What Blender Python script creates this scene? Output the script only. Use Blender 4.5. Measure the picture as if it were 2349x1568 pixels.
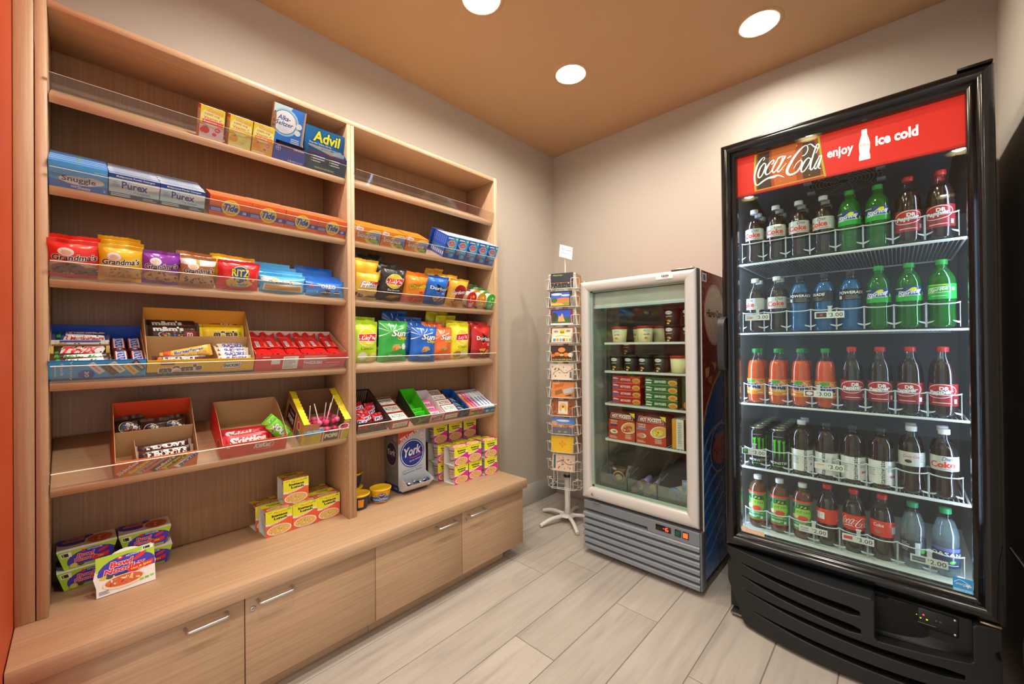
import bpy, bmesh, math, random
from mathutils import Matrix, Vector
from math import radians, sin, cos, pi

sc = bpy.context.scene
for o in list(bpy.data.objects):
    bpy.data.objects.remove(o)
COL = sc.collection
random.seed(7)

# ------------------------------------------------------------------ camera
CAM = Vector((2.02095, -2.65314, 1.2))
yaw, pit, rol = radians(43.32492), radians(0.32406), radians(0.55960)
fw = Vector((-sin(yaw) * cos(pit), cos(yaw) * cos(pit), sin(pit)))
rt = Vector((cos(yaw), sin(yaw), 0))
dn = fw.cross(rt)
r2 = cos(rol) * rt + sin(rol) * dn
d2 = -sin(rol) * rt + cos(rol) * dn
cd = bpy.data.cameras.new('camera')
cd.sensor_width = 36.0
cd.lens = 36.0 * 936.92 / 2349
cd.clip_start = 0.02
cam = bpy.data.objects.new('camera', cd)
COL.objects.link(cam)
cam.matrix_world = Matrix(((r2.x, -d2.x, -fw.x, CAM.x), (r2.y, -d2.y, -fw.y, CAM.y), (r2.z, -d2.z, -fw.z, CAM.z), (0, 0, 0, 1)))
sc.camera = cam

# ------------------------------------------------------------------ light and exposure
WORLD = 0.8
LAMP = 500.0
sc.view_settings.view_transform = 'Standard'
sc.view_settings.look = 'None'
sc.view_settings.gamma = 1.0
sc.view_settings.use_curve_mapping = False
sc.view_settings.exposure = 0.22
sc.cycles.use_light_tree = False
sc.cycles.max_bounces = 6
sc.cycles.diffuse_bounces = 3
sc.cycles.glossy_bounces = 3
sc.cycles.transmission_bounces = 3
sc.cycles.transparent_max_bounces = 10
sc.cycles.caustics_reflective = False
sc.cycles.caustics_refractive = False
w = bpy.data.worlds.new('world')
sc.world = w
w.use_nodes = True
w.node_tree.nodes['Background'].inputs[0].default_value = (0.96, 0.98, 1.0, 1)
w.node_tree.nodes['Background'].inputs[1].default_value = WORLD


# ------------------------------------------------------------------ colour and materials
def lin(h):
    if not isinstance(h, str):
        return tuple(h) + (1.0,) if len(h) == 3 else tuple(h)
    h = h.lstrip('#')
    out = []
    for i in (0, 2, 4):
        c = int(h[i:i + 2], 16) / 255
        out.append(c / 12.92 if c <= 0.04045 else ((c + 0.055) / 1.055) ** 2.4)
    return (out[0], out[1], out[2], 1.0)


MATS = {}


def nodes(name):
    m = bpy.data.materials.new(name)
    m.use_nodes = True
    nt = m.node_tree
    return m, nt, nt.nodes['Principled BSDF']


def tinted(name, rough, metallic=0.0, coat=0.0, emit=0.0, bump=0.0, bscale=300):
    """colour comes from each face's own print colour"""
    m, nt, p = nodes(name)
    a = nt.nodes.new('ShaderNodeAttribute')
    a.attribute_name = 'tint'
    nt.links.new(a.outputs['Color'], p.inputs['Base Color'])
    p.inputs['Metallic'].default_value = metallic
    p.inputs['Coat Weight'].default_value = coat
    p.inputs['Coat Roughness'].default_value = 0.08
    n = nt.nodes.new('ShaderNodeTexNoise')
    n.inputs['Scale'].default_value = 60
    mr = nt.nodes.new('ShaderNodeMapRange')
    mr.inputs['To Min'].default_value = rough * 0.85
    mr.inputs['To Max'].default_value = rough * 1.15
    nt.links.new(n.outputs['Fac'], mr.inputs['Value'])
    nt.links.new(mr.outputs['Result'], p.inputs['Roughness'])
    if emit:
        nt.links.new(a.outputs['Color'], p.inputs['Emission Color'])
        p.inputs['Emission Strength'].default_value = emit
    if bump:
        b = nt.nodes.new('ShaderNodeBump')
        b.inputs['Strength'].default_value = bump
        n2 = nt.nodes.new('ShaderNodeTexNoise')
        n2.inputs['Scale'].default_value = bscale
        nt.links.new(n2.outputs['Fac'], b.inputs['Height'])
        nt.links.new(b.outputs['Normal'], p.inputs['Normal'])
    MATS[name] = m
    if emit and emit < 10:
        m.cycles.emission_sampling = 'NONE'


tinted('card', 0.5)
tinted('film', 0.27, coat=0.25)
tinted('plastic', 0.4)
tinted('gloss', 0.16)
tinted('matte', 0.85)
tinted('metal', 0.32, metallic=0.95)
tinted('foil', 0.2, metallic=0.9)
tinted('textured', 0.5, bump=0.25, bscale=900)
tinted('sign', 0.4, emit=0.62)
tinted('led', 0.4, emit=6.0)
tinted('lamp', 0.5, emit=LAMP)
tinted('tube', 0.5, emit=26.0)
tinted('satin', 0.3, metallic=0.1)


def grain(name, c1, c2, axis, scale=1.0, rough=0.42, bump=0.05):
    m, nt, p = nodes(name)
    tc = nt.nodes.new('ShaderNodeTexCoord')
    mp = nt.nodes.new('ShaderNodeMapping')
    s = [140 * scale] * 3
    s['xyz'.index(axis)] = 3.0 * scale
    mp.inputs['Scale'].default_value = s
    n = nt.nodes.new('ShaderNodeTexNoise')
    n.inputs['Scale'].default_value = 1.0
    n.inputs['Detail'].default_value = 4
    n.inputs['Roughness'].default_value = 0.65
    r = nt.nodes.new('ShaderNodeValToRGB')
    r.color_ramp.elements[0].position = 0.33
    r.color_ramp.elements[1].position = 0.68
    r.color_ramp.elements[0].color = lin(c1)
    r.color_ramp.elements[1].color = lin(c2)
    nt.links.new(tc.outputs['Object'], mp.inputs['Vector'])
    nt.links.new(mp.outputs['Vector'], n.inputs['Vector'])
    nt.links.new(n.outputs['Fac'], r.inputs['Fac'])
    nt.links.new(r.outputs['Color'], p.inputs['Base Color'])
    p.inputs['Roughness'].default_value = rough
    b = nt.nodes.new('ShaderNodeBump')
    b.inputs['Strength'].default_value = bump
    b.inputs['Distance'].default_value = 0.002
    nt.links.new(n.outputs['Fac'], b.inputs['Height'])
    nt.links.new(b.outputs['Normal'], p.inputs['Normal'])
    MATS[name] = m


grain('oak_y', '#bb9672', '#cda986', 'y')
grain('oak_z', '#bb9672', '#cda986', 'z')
grain('oak_back_shaded', '#96704e', '#aa835f', 'z')  # same oak veneer, darkened: deep shade of the bays put into the colour


def paint(name, col, rough=0.6, bump=0.12, scale=170):
    m, nt, p = nodes(name)
    tc = nt.nodes.new('ShaderNodeTexCoord')
    n = nt.nodes.new('ShaderNodeTexNoise')
    n.inputs['Scale'].default_value = scale
    n.inputs['Detail'].default_value = 2
    b = nt.nodes.new('ShaderNodeBump')
    b.inputs['Strength'].default_value = bump
    b.inputs['Distance'].default_value = 0.004
    nt.links.new(tc.outputs['Object'], n.inputs['Vector'])
    nt.links.new(n.outputs['Fac'], b.inputs['Height'])
    nt.links.new(b.outputs['Normal'], p.inputs['Normal'])
    p.inputs['Base Color'].default_value = lin(col)
    p.inputs['Roughness'].default_value = rough
    MATS[name] = m


paint('wall_paint', '#c4baac')
paint('ceiling_paint', '#cca67b', 0.55)
paint('orange_paint', '#c8481a', 0.5, 0.05)
paint('grout', '#7d7268', 0.9, 0.3, 400)


def tile_mat(name, a, b_, c):
    m, nt, p = nodes(name)
    tc = nt.nodes.new('ShaderNodeTexCoord')
    oi = nt.nodes.new('ShaderNodeObjectInfo')
    ad = nt.nodes.new('ShaderNodeVectorMath')
    ad.operation = 'ADD'
    mu = nt.nodes.new('ShaderNodeVectorMath')
    mu.operation = 'SCALE'
    mu.inputs[0].default_value = (37, 91, 13)
    nt.links.new(oi.outputs['Random'], mu.inputs['Scale'])
    nt.links.new(tc.outputs['Object'], ad.inputs[0])
    nt.links.new(mu.outputs['Vector'], ad.inputs[1])
    mp = nt.nodes.new('ShaderNodeMapping')
    mp.inputs['Scale'].default_value = (18, 1.6, 18)
    n = nt.nodes.new('ShaderNodeTexNoise')
    n.inputs['Scale'].default_value = 1.6
    n.inputs['Detail'].default_value = 6
    n.inputs['Distortion'].default_value = 0.6
    r = nt.nodes.new('ShaderNodeValToRGB')
    r.color_ramp.elements[0].position = 0.28
    r.color_ramp.elements[1].position = 0.74
    r.color_ramp.elements[0].color = lin(a)
    r.color_ramp.elements[1].color = lin(b_)
    e = r.color_ramp.elements.new(0.5)
    e.color = lin(c)
    nt.links.new(ad.outputs['Vector'], mp.inputs['Vector'])
    nt.links.new(mp.outputs['Vector'], n.inputs['Vector'])
    nt.links.new(n.outputs['Fac'], r.inputs['Fac'])
    hs = nt.nodes.new('ShaderNodeHueSaturation')
    mr = nt.nodes.new('ShaderNodeMapRange')
    mr.inputs['To Min'].default_value = 0.94
    mr.inputs['To Max'].default_value = 1.05
    nt.links.new(oi.outputs['Random'], mr.inputs['Value'])
    nt.links.new(mr.outputs['Result'], hs.inputs['Value'])
    nt.links.new(r.outputs['Color'], hs.inputs['Color'])
    nt.links.new(hs.outputs['Color'], p.inputs['Base Color'])
    p.inputs['Roughness'].default_value = 0.42
    MATS[name] = m


tile_mat('wood_tile', '#aba197', '#c5bcb1', '#bcb2a6')
tile_mat('base_tile', '#b4ada3', '#cbc4b9', '#c0b9ae')


def clear(name, tint, refl=0.09, rough=0.02, film=0.0, film_col='#ffffff', edge=0.5):
    """thin clear sheet: see-through with a Fresnel reflection and a little haze"""
    m, nt, p = nodes(name)
    out = nt.nodes['Material Output']
    t = nt.nodes.new('ShaderNodeBsdfTransparent')
    t.inputs['Color'].default_value = lin(tint)
    g = nt.nodes.new('ShaderNodeBsdfGlossy')
    g.inputs['Roughness'].default_value = rough
    lw = nt.nodes.new('ShaderNodeLayerWeight')
    lw.inputs['Blend'].default_value = 0.25
    mr = nt.nodes.new('ShaderNodeMapRange')
    mr.inputs['To Min'].default_value = refl
    mr.inputs['To Max'].default_value = refl + edge
    nt.links.new(lw.outputs['Facing'], mr.inputs['Value'])
    mx = nt.nodes.new('ShaderNodeMixShader')
    nt.links.new(mr.outputs['Result'], mx.inputs[0])
    src = t
    if film:
        d = nt.nodes.new('ShaderNodeBsdfDiffuse')
        d.inputs['Color'].default_value = lin(film_col)
        m2 = nt.nodes.new('ShaderNodeMixShader')
        m2.inputs[0].default_value = film
        nt.links.new(t.outputs[0], m2.inputs[1])
        nt.links.new(d.outputs[0], m2.inputs[2])
        src = m2
    nt.links.new(src.outputs[0], mx.inputs[1])
    nt.links.new(g.outputs[0], mx.inputs[2])
    nt.links.new(mx.outputs[0], out.inputs['Surface'])
    nt.nodes.remove(p)
    MATS[name] = m


clear('door_glass', '#f4fbf7', 0.025, 0.01, 0.0, edge=0.3)
clear('acrylic', '#f6f6f4', 0.03, 0.04, 0.03, '#e8e4dc', edge=0.2)
clear('bin_plastic', '#eef3f2', 0.1, 0.06, 0.12, '#dfe6e2')
clear('pet_clear', '#fafcfc', 0.04, 0.05, 0.0, '#dfe8ee', edge=0.3)
clear('pet_green', '#48d060', 0.05, 0.05, 0.30, '#1f9a34', edge=0.3)
clear('water', '#dfeef4', 0.04, 0.05, 0.22, '#b9ccd4', edge=0.3)
clear('lemon_lime', '#3fc458', 0.03, 0.05, 0.45, '#1d9a35', edge=0.2)
clear('blue_drink', '#1c86c8', 0.03, 0.05, 0.72, '#1272b4', edge=0.2)
clear('purple_drink', '#5a2420', 0.03, 0.05, 0.55, '#3a1612', edge=0.2)
clear('tea', '#b06a44', 0.03, 0.05, 0.55, '#8a4c2c', edge=0.2)


# ------------------------------------------------------------------ geometry collector
class G:
    def __init__(s, mat='card'):
        s.v, s.f, s.c, s.mi, s.sm, s.mats = [], [], [], [], [], []
        s.use(mat)

    def use(s, mat):
        if mat not in s.mats:
            s.mats.append(mat)
        s.m = s.mats.index(mat)
        return s

    def add(s, vs, fs, col='#ffffff', smooth=False):
        o = len(s.v)
        s.v.extend(tuple(p) for p in vs)
        c = lin(col)
        for f in fs:
            s.f.append(tuple(i + o for i in f))
            s.c.append(c)
            s.mi.append(s.m)
            s.sm.append(smooth)
        return s

    def box(s, x0, x1, y0, y1, z0, z1, col='#ffffff', top=None, front=None):
        x0, x1 = min(x0, x1), max(x0, x1)
        y0, y1 = min(y0, y1), max(y0, y1)
        z0, z1 = min(z0, z1), max(z0, z1)
        vs = [(x0, y0, z0), (x1, y0, z0), (x1, y1, z0), (x0, y1, z0), (x0, y0, z1), (x1, y0, z1), (x1, y1, z1), (x0, y1, z1)]
        s.add(vs, [(0, 3, 2, 1), (0, 1, 5, 4), (2, 3, 7, 6), (3, 0, 4, 7)], col)
        s.add(vs, [(4, 5, 6, 7)], top or col)
        s.add(vs, [(1, 2, 6, 5)], front or col)
        return s

    def rbox(s, x0, x1, y0, y1, z0, z1, col='#ffffff', r=0.004, seg=2):
        """box with rounded edges"""
        bm = bmesh.new()
        bmesh.ops.create_cube(bm, size=1)
        for v in bm.verts:
            v.co = Vector(((x0 + x1) / 2 + v.co.x * (x1 - x0), (y0 + y1) / 2 + v.co.y * (y1 - y0), (z0 + z1) / 2 + v.co.z * (z1 - z0)))
        bmesh.ops.bevel(bm, geom=bm.edges[:], offset=r, segments=seg, affect='EDGES', profile=0.5)
        s.bm(bm, col, True)
        return s

    def bm(s, bm, col, smooth=False):
        bm.verts.index_update()
        s.add([v.co[:] for v in bm.verts], [[v.index for v in f.verts] for f in bm.faces], col, smooth)
        bm.free()

    def slab(s, pts, h0, h1, axis, col, cap=None):
        """closed prism: 2-D outline pts, extruded along axis x, y or z from h0 to h1"""
        n = len(pts)
        k = {'x': lambda p, h: (h, p[0], p[1]), 'y': lambda p, h: (p[0], h, p[1]), 'z': lambda p, h: (p[0], p[1], h)}[axis]
        vs = [k(p, h0) for p in pts] + [k(p, h1) for p in pts]
        s.add(vs, [tuple(range(n))[::-1], tuple(range(n, 2 * n))], cap or col)
        s.add(vs, [(i, (i + 1) % n, (i + 1) % n + n, i + n) for i in range(n)], col)
        return s

    def lathe(s, prof, seg=24, col='#ffffff', cols=None, cx=0, cy=0, cap=True):
        n = len(prof)
        vs = []
        for r, z in prof:
            for k in range(seg):
                a = 2 * pi * k / seg
                vs.append((cx + r * cos(a), cy + r * sin(a), z))
        for i in range(n - 1):
            fs = [(i * seg + k, i * seg + (k + 1) % seg, (i + 1) * seg + (k + 1) % seg, (i + 1) * seg + k) for k in range(seg)]
            s.add(vs if i == 0 else [], [] if i == 0 else [], col)
            if i == 0:
                base = len(s.v) - len(vs)
            c = lin(cols[i] if cols else col)
            for f in fs:
                s.f.append(tuple(j + base for j in f))
                s.c.append(c)
                s.mi.append(s.m)
                s.sm.append(True)
        if cap:
            for i, rev in ((0, True), (n - 1, False)):
                if prof[i][0] > 1e-5:
                    f = [base + i * seg + k for k in range(seg)]
                    s.f.append(tuple(f[::-1] if rev else f))
                    s.c.append(lin(cols[min(i, n - 2)] if cols else col))
                    s.mi.append(s.m)
                    s.sm.append(False)
        return s

    def tube(s, path, r, col='#ffffff', seg=6, close=False, caps=True):
        P = [Vector(p) for p in path]
        n = len(P)
        vs = []
        up = None
        for i, p in enumerate(P):
            a = P[(i - 1) % n] if (i or close) else p
            b = P[(i + 1) % n] if (i < n - 1 or close) else p
            t = (b - a).normalized()
            if up is None:
                up = Vector((0, 0, 1)) if abs(t.z) < 0.9 else Vector((1, 0, 0))
            x = t.cross(up)
            if x.length < 1e-4:
                x = t.orthogonal()
            x.normalize()
            up = x.cross(t).normalized()
            for k in range(seg):
                an = 2 * pi * k / seg
                vs.append(p + r * (cos(an) * x + sin(an) * up))
        fs = []
        for i in range(n if close else n - 1):
            j = (i + 1) % n
            for k in range(seg):
                fs.append((i * seg + k, i * seg + (k + 1) % seg, j * seg + (k + 1) % seg, j * seg + k))
        s.add(vs, fs, col, True)
        if caps and not close:
            s.add([vs[k] for k in range(seg)], [tuple(range(seg))[::-1]], col)
            s.add([vs[(n - 1) * seg + k] for k in range(seg)], [tuple(range(seg))], col)
        return s

    def grid(s, fn, nu, nv, col='#ffffff', smooth=True, flip=False):
        vs = [fn(i / nu, j / nv) for j in range(nv + 1) for i in range(nu + 1)]
        fs = []
        for j in range(nv):
            for i in range(nu):
                a = j * (nu + 1) + i
                q = (a, a + 1, a + nu + 2, a + nu + 1)
                fs.append(q[::-1] if flip else q)
        s.add(vs, fs, col, smooth)
        return s

    def xform(s, M, start=0):
        for i in range(start, len(s.v)):
            s.v[i] = tuple(M @ Vector(s.v[i]))
        return s

    def mesh(s, name='part'):
        me = bpy.data.meshes.new(name)
        me.from_pydata(s.v, [], s.f)
        for m in s.mats:
            me.materials.append(MATS[m])
        me.polygons.foreach_set('material_index', s.mi)
        me.polygons.foreach_set('use_smooth', s.sm)
        at = me.color_attributes.new('tint', 'FLOAT_COLOR', 'CORNER')
        buf = []
        ink = [m in ('card', 'film') for m in s.mats]
        for f, c, mi in zip(s.f, s.c, s.mi):
            if ink[mi]:
                c = tuple(min(1 - (1 - k) ** 1.5, 0.9) for k in c[:3]) + (1.0,)
            buf.extend(c * len(f))
        at.data.foreach_set('color', buf)
        me.update()
        return me


def tf(loc=(0, 0, 0), rz=0.0, ry=0.0, rx=0.0):
    return Matrix.Translation(loc) @ Matrix.Rotation(radians(rz), 4, 'Z') @ Matrix.Rotation(radians(ry), 4, 'Y') @ Matrix.Rotation(radians(rx), 4, 'X')


def link(name, data, M=None, parent=None):
    o = bpy.data.objects.new(name, data)
    COL.objects.link(o)
    if parent:
        o.parent = parent
    if M is not None:
        if parent:
            o.matrix_local = M
        else:
            o.matrix_world = M
    return o


def meshof(g, name):
    return g.mesh(name) if isinstance(g, G) else g


def thing(name, label, cat, M=None, group=None, data=None):
    o = link(name, meshof(data, name) if data else None, M if M is not None else Matrix())
    if not data:
        o.empty_display_size = 0.03
    o['label'] = label
    o['category'] = cat
    if group:
        o['group'] = group
    return o


def part(name, g, parent, M=None, label=None, kind=None):
    o = link(name, meshof(g, name), M, parent)
    if label:
        o['label'] = label
    if kind:
        o['kind'] = kind
    return o


def struct(name, g, label=None, cat=None, M=None):
    o = link(name, meshof(g, name) if g else None, M if M is not None else Matrix())
    o['kind'] = 'structure'
    o['label'] = label or name.replace('_', ' ')
    o['category'] = cat or name.split('_')[0]
    return o


def dup(root, M, label=None, group=None):
    """a copy of a thing, its parts and their sub-parts, sharing mesh data"""
    def cp(o, par):
        c = o.copy()
        COL.objects.link(c)
        if par:
            c.parent = par
        for k in o.children:
            cp(k, c)
        return c
    r = cp(root, None)
    r.matrix_world = M
    if label:
        r['label'] = label
    if group:
        r['group'] = group
    return r


# ------------------------------------------------------------------ print: lettering and flat shapes laid on a surface
_T = {}


def glyphs(text, bold=0.0, shear=0.0, space=1.0):
    k = (text, bold, shear, space)
    if k not in _T:
        cu = bpy.data.curves.new('lettering', 'FONT')
        cu.body = text
        cu.size = 1.0
        cu.resolution_u = 2
        cu.offset = bold
        cu.shear = shear
        cu.space_character = space
        ob = bpy.data.objects.new('lettering', cu)
        me = ob.to_mesh()
        v = [(p.co.x, p.co.y) for p in me.vertices]
        f = [tuple(p.vertices) for p in me.polygons]
        ob.to_mesh_clear()
        bpy.data.objects.remove(ob)
        bpy.data.curves.remove(cu)
        xs = [p[0] for p in v] or [0, 1]
        ys = [p[1] for p in v] or [0, 1]
        _T[k] = (v, f, min(xs), max(xs), min(ys), max(ys))
    return _T[k]


def ell(cx, cy, rx, ry, n=24, rot=0.0, a0=0, a1=360):
    out = []
    full = abs(a1 - a0) >= 360
    for k in range(n if full else n + 1):
        a = radians(a0 + (a1 - a0) * k / n)
        x, y = rx * cos(a), ry * sin(a)
        r = radians(rot)
        out.append((cx + x * cos(r) - y * sin(r), cy + x * sin(r) + y * cos(r)))
    return out


def spline(pts, sub=5):
    """Catmull-Rom through points of any dimension"""
    out = []
    n = len(pts)
    for i in range(n - 1):
        p0, p1, p2, p3 = pts[max(i - 1, 0)], pts[i], pts[i + 1], pts[min(i + 2, n - 1)]
        for k in range(sub):
            t = k / sub
            out.append(tuple(0.5 * (2 * b + (c - a) * t + (2 * a - 5 * b + 4 * c - d) * t * t + (3 * b - a - 3 * c + d) * t ** 3) for a, b, c, d in zip(p0, p1, p2, p3)))
    out.append(tuple(pts[-1]))
    return out


def ribbon(pts):
    """stroke of varying width (x, y, width) -> quads"""
    vs, fs = [], []
    n = len(pts)
    for i, (x, y, w_) in enumerate(pts):
        a, b = pts[max(i - 1, 0)], pts[min(i + 1, n - 1)]
        dx, dy = b[0] - a[0], b[1] - a[1]
        L = math.hypot(dx, dy) or 1
        nx, ny = -dy / L * w_ / 2, dx / L * w_ / 2
        vs += [(x + nx, y + ny), (x - nx, y - ny)]
    for i in range(n - 1):
        fs.append((2 * i, 2 * i + 1, 2 * i + 3, 2 * i + 2))
    return vs, fs


def art(g, w, h, ops, fmap=None, step=0, vstep=0, eps=0.00012, base=0.00025):
    """lay printed shapes (fractions of a w x h panel) on a surface; fmap(u, v, lift) gives the place in 3-D"""
    fmap = fmap or (lambda u, v, l: (l, u, v))
    boxes = []
    for op in ops:
        k = op[0]
        if k == 'r':
            x, y, a, b, c = op[1:6]
            vs, fs = [(x * w, y * h), ((x + a) * w, y * h), ((x + a) * w, (y + b) * h), (x * w, (y + b) * h)], [(0, 1, 2, 3)]
        elif k == 'e':
            cx, cy, rx, ry, c = op[1:6]
            rot = op[6] if len(op) > 6 else 0
            vs = ell(cx * w, cy * h, rx * w, ry * h, 20, rot)
            fs = [tuple(range(len(vs)))]
        elif k == 'p':
            vs = [(x * w, y * h) for x, y in op[1]]
            fs = [tuple(range(len(vs)))]
            c = op[2]
        elif k == 's':      # stroke: points (x, y), width as a fraction of h
            pts = spline([(x * w, y * h, op[2] * h) for x, y in op[1]], 4) if len(op[1]) > 2 else [(x * w, y * h, op[2] * h) for x, y in op[1]]
            vs, fs = ribbon(pts)
            c = op[3]
        elif k == 'm':      # ready strokes in metres-like units fitted to a box
            strokes, cx, cy, bw, bh, c = op[1:7]
            allp = [p for st in strokes for p in st]
            x0, x1 = min(p[0] for p in allp), max(p[0] for p in allp)
            y0, y1 = min(p[1] for p in allp), max(p[1] for p in allp)
            sx, sy = bw * w / (x1 - x0), bh * h / (y1 - y0)
            vs, fs = [], []
            for st in strokes:
                a_, b_ = ribbon(spline(st, 4))
                o = len(vs)
                vs += [((x - (x0 + x1) / 2) * sx + cx * w, (y - (y0 + y1) / 2) * sy + cy * h) for x, y in a_]
                fs += [tuple(i + o for i in f) for f in b_]
        elif k == 't':
            text, cx, cy, bw, bh, c = op[1:7]
            o = op[7] if len(op) > 7 else {}
            draws = [(o['out'], o.get('ow', 0.05))] if 'out' in o else []
            draws.append((c, 0))
            ref = glyphs(text, o.get('bold', 0.0), o.get('shear', 0.0), o.get('sp', 1.0))
            sx = bw * w / max(ref[3] - ref[2], 1e-6)
            sy = bh * h / max(ref[5] - ref[4], 1e-6)
            mx, my = (ref[2] + ref[3]) / 2, (ref[4] + ref[5]) / 2
            r = radians(o.get('rot', 0))
            for c, ow in draws:
                v0, f0 = glyphs(text, o.get('bold', 0.0) + ow, o.get('shear', 0.0), o.get('sp', 1.0))[:2]
                vs = []
                for x, y in v0:
                    X, Y = (x - mx) * sx, (y - my) * sy
                    if 'arc' in o:
                        Y += o['arc'] * h * (1 - (2 * X / (bw * w)) ** 2)
                    if 'tilt' in o:
                        Y += o['tilt'] * X
                    vs.append((cx * w + X * cos(r) - Y * sin(r), cy * h + X * sin(r) + Y * cos(r)))
                _lay(g, vs, f0, c, fmap, step, vstep, eps, base, boxes)
            continue
        if k != 'm':
            vs = [(min(max(x, 0), w), min(max(y, 0), h)) for x, y in vs]
        _lay(g, vs, fs, c, fmap, step, vstep, eps, base, boxes)
    return g


def _lay(g, vs, fs, c, fmap, step, vstep, eps, base, boxes):
    if not vs:
        return
    bb = (min(p[0] for p in vs), max(p[0] for p in vs), min(p[1] for p in vs), max(p[1] for p in vs))
    lv = 0
    for b, l in boxes:
        if bb[0] < b[1] and bb[1] > b[0] and bb[2] < b[3] and bb[3] > b[2]:
            lv = max(lv, l + 1)
    boxes.append((bb, lv))
    lift = base + lv * eps
    if step and (bb[1] - bb[0] > step or (vstep and bb[3] - bb[2] > vstep)):
        bm = bmesh.new()
        bv = [bm.verts.new((x, y, 0)) for x, y in vs]
        for f in fs:
            try:
                bm.faces.new([bv[i] for i in f])
            except ValueError:
                pass
        cuts = [((k * step, 0, 0), (1, 0, 0)) for k in range(math.ceil(bb[0] / step), math.floor(bb[1] / step) + 1)]
        if vstep:
            cuts += [((0, k * vstep, 0), (0, 1, 0)) for k in range(math.ceil(bb[2] / vstep), math.floor(bb[3] / vstep) + 1)]
        for co, no in cuts:
            bmesh.ops.bisect_plane(bm, geom=bm.verts[:] + bm.edges[:] + bm.faces[:], plane_co=co, plane_no=no, dist=1e-6)
        bm.verts.index_update()
        vs = [(v.co.x, v.co.y) for v in bm.verts]
        fs = [tuple(v.index for v in f.verts) for f in bm.faces]
        bm.free()
    g.add([fmap(x, y, lift) for x, y in vs], fs, c, bool(step))


def plate(outer, holes, depth, bevel=0.0, res=2):
    """flat plate with holes from 2-D outlines, thickness along z (0 .. depth), as (verts, faces)"""
    cu = bpy.data.curves.new('outline', 'CURVE')
    cu.dimensions = '2D'
    cu.fill_mode = 'BOTH'
    cu.extrude = max(depth / 2 - bevel, 1e-5)
    cu.bevel_depth = bevel
    cu.bevel_resolution = res
    cu.offset = -bevel
    for pts in [outer] + holes:
        sp = cu.splines.new('POLY')
        sp.points.add(len(pts) - 1)
        for p, q in zip(sp.points, pts):
            p.co = (q[0], q[1], 0, 1)
        sp.use_cyclic_u = True
    ob = bpy.data.objects.new('outline', cu)
    me = ob.to_mesh()
    v = [(p.co.x, p.co.y, p.co.z + depth / 2) for p in me.vertices]
    f = [tuple(p.vertices) for p in me.polygons]
    ob.to_mesh_clear()
    bpy.data.objects.remove(ob)
    bpy.data.curves.remove(cu)
    return v, f


def rrect(x0, x1, y0, y1, r, n=5):
    out = []
    for cx, cy, a in ((x1 - r, y0 + r, -90), (x1 - r, y1 - r, 0), (x0 + r, y1 - r, 90), (x0 + r, y0 + r, 180)):
        for k in range(n + 1):
            an = radians(a + 90 * k / n)
            out.append((cx + r * cos(an), cy + r * sin(an)))
    return out

# ================================================================== the room
H = 2.711
XR = 2.34            # wall behind the cooler's far side
YN = -2.778          # orange wall beside the shelving
YB = -6.0            # lobby behind the camera
XL = 5.2
LIGHTS = [(0.715, -1.443), (0.705, -0.757), (1.56, -0.433), (0.715, -2.13), (1.56, -1.45), (1.56, -2.45), (0.9, -3.6), (2.4, -3.6), (3.9, -3.6), (0.9, -5.0), (2.4, -5.0), (3.9, -5.0)]  # lamps out of view are added to light the room
RL = 0.082

# ceiling with round openings for the downlights
vs, fs = plate([(-0.1, YB), (XL, YB), (XL, 0.1), (-0.1, 0.1)], [ell(x, y, RL, RL, 32) for x, y in LIGHTS], 0.02)
g = G('ceiling_paint').add([(x, y, z + H) for x, y, z in vs], fs)
struct('ceiling', g, 'tan painted ceiling with recessed round downlights')
g = G('wall_paint').box(-0.1, 0, YN, 0.1, 0, H + 0.02)
struct('wall_left', g, 'cream textured wall behind the wooden shelving')
g = G('wall_paint').box(0, XR + 0.1, 0, 0.1, 0, H + 0.02)
struct('wall_back', g, 'cream textured wall behind the two glass-door coolers')
g = G('wall_paint').box(XR, XR + 0.1, -1.9, 0, 0, H + 0.02)
struct('wall_right', g, 'cream wall beside the black drinks cooler')
g = G('orange_paint').box(-0.1, 0.75, YN - 0.12, YN, 0, H + 0.02)
struct('wall_near', g, 'orange painted wall end beside the shelving')

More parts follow.
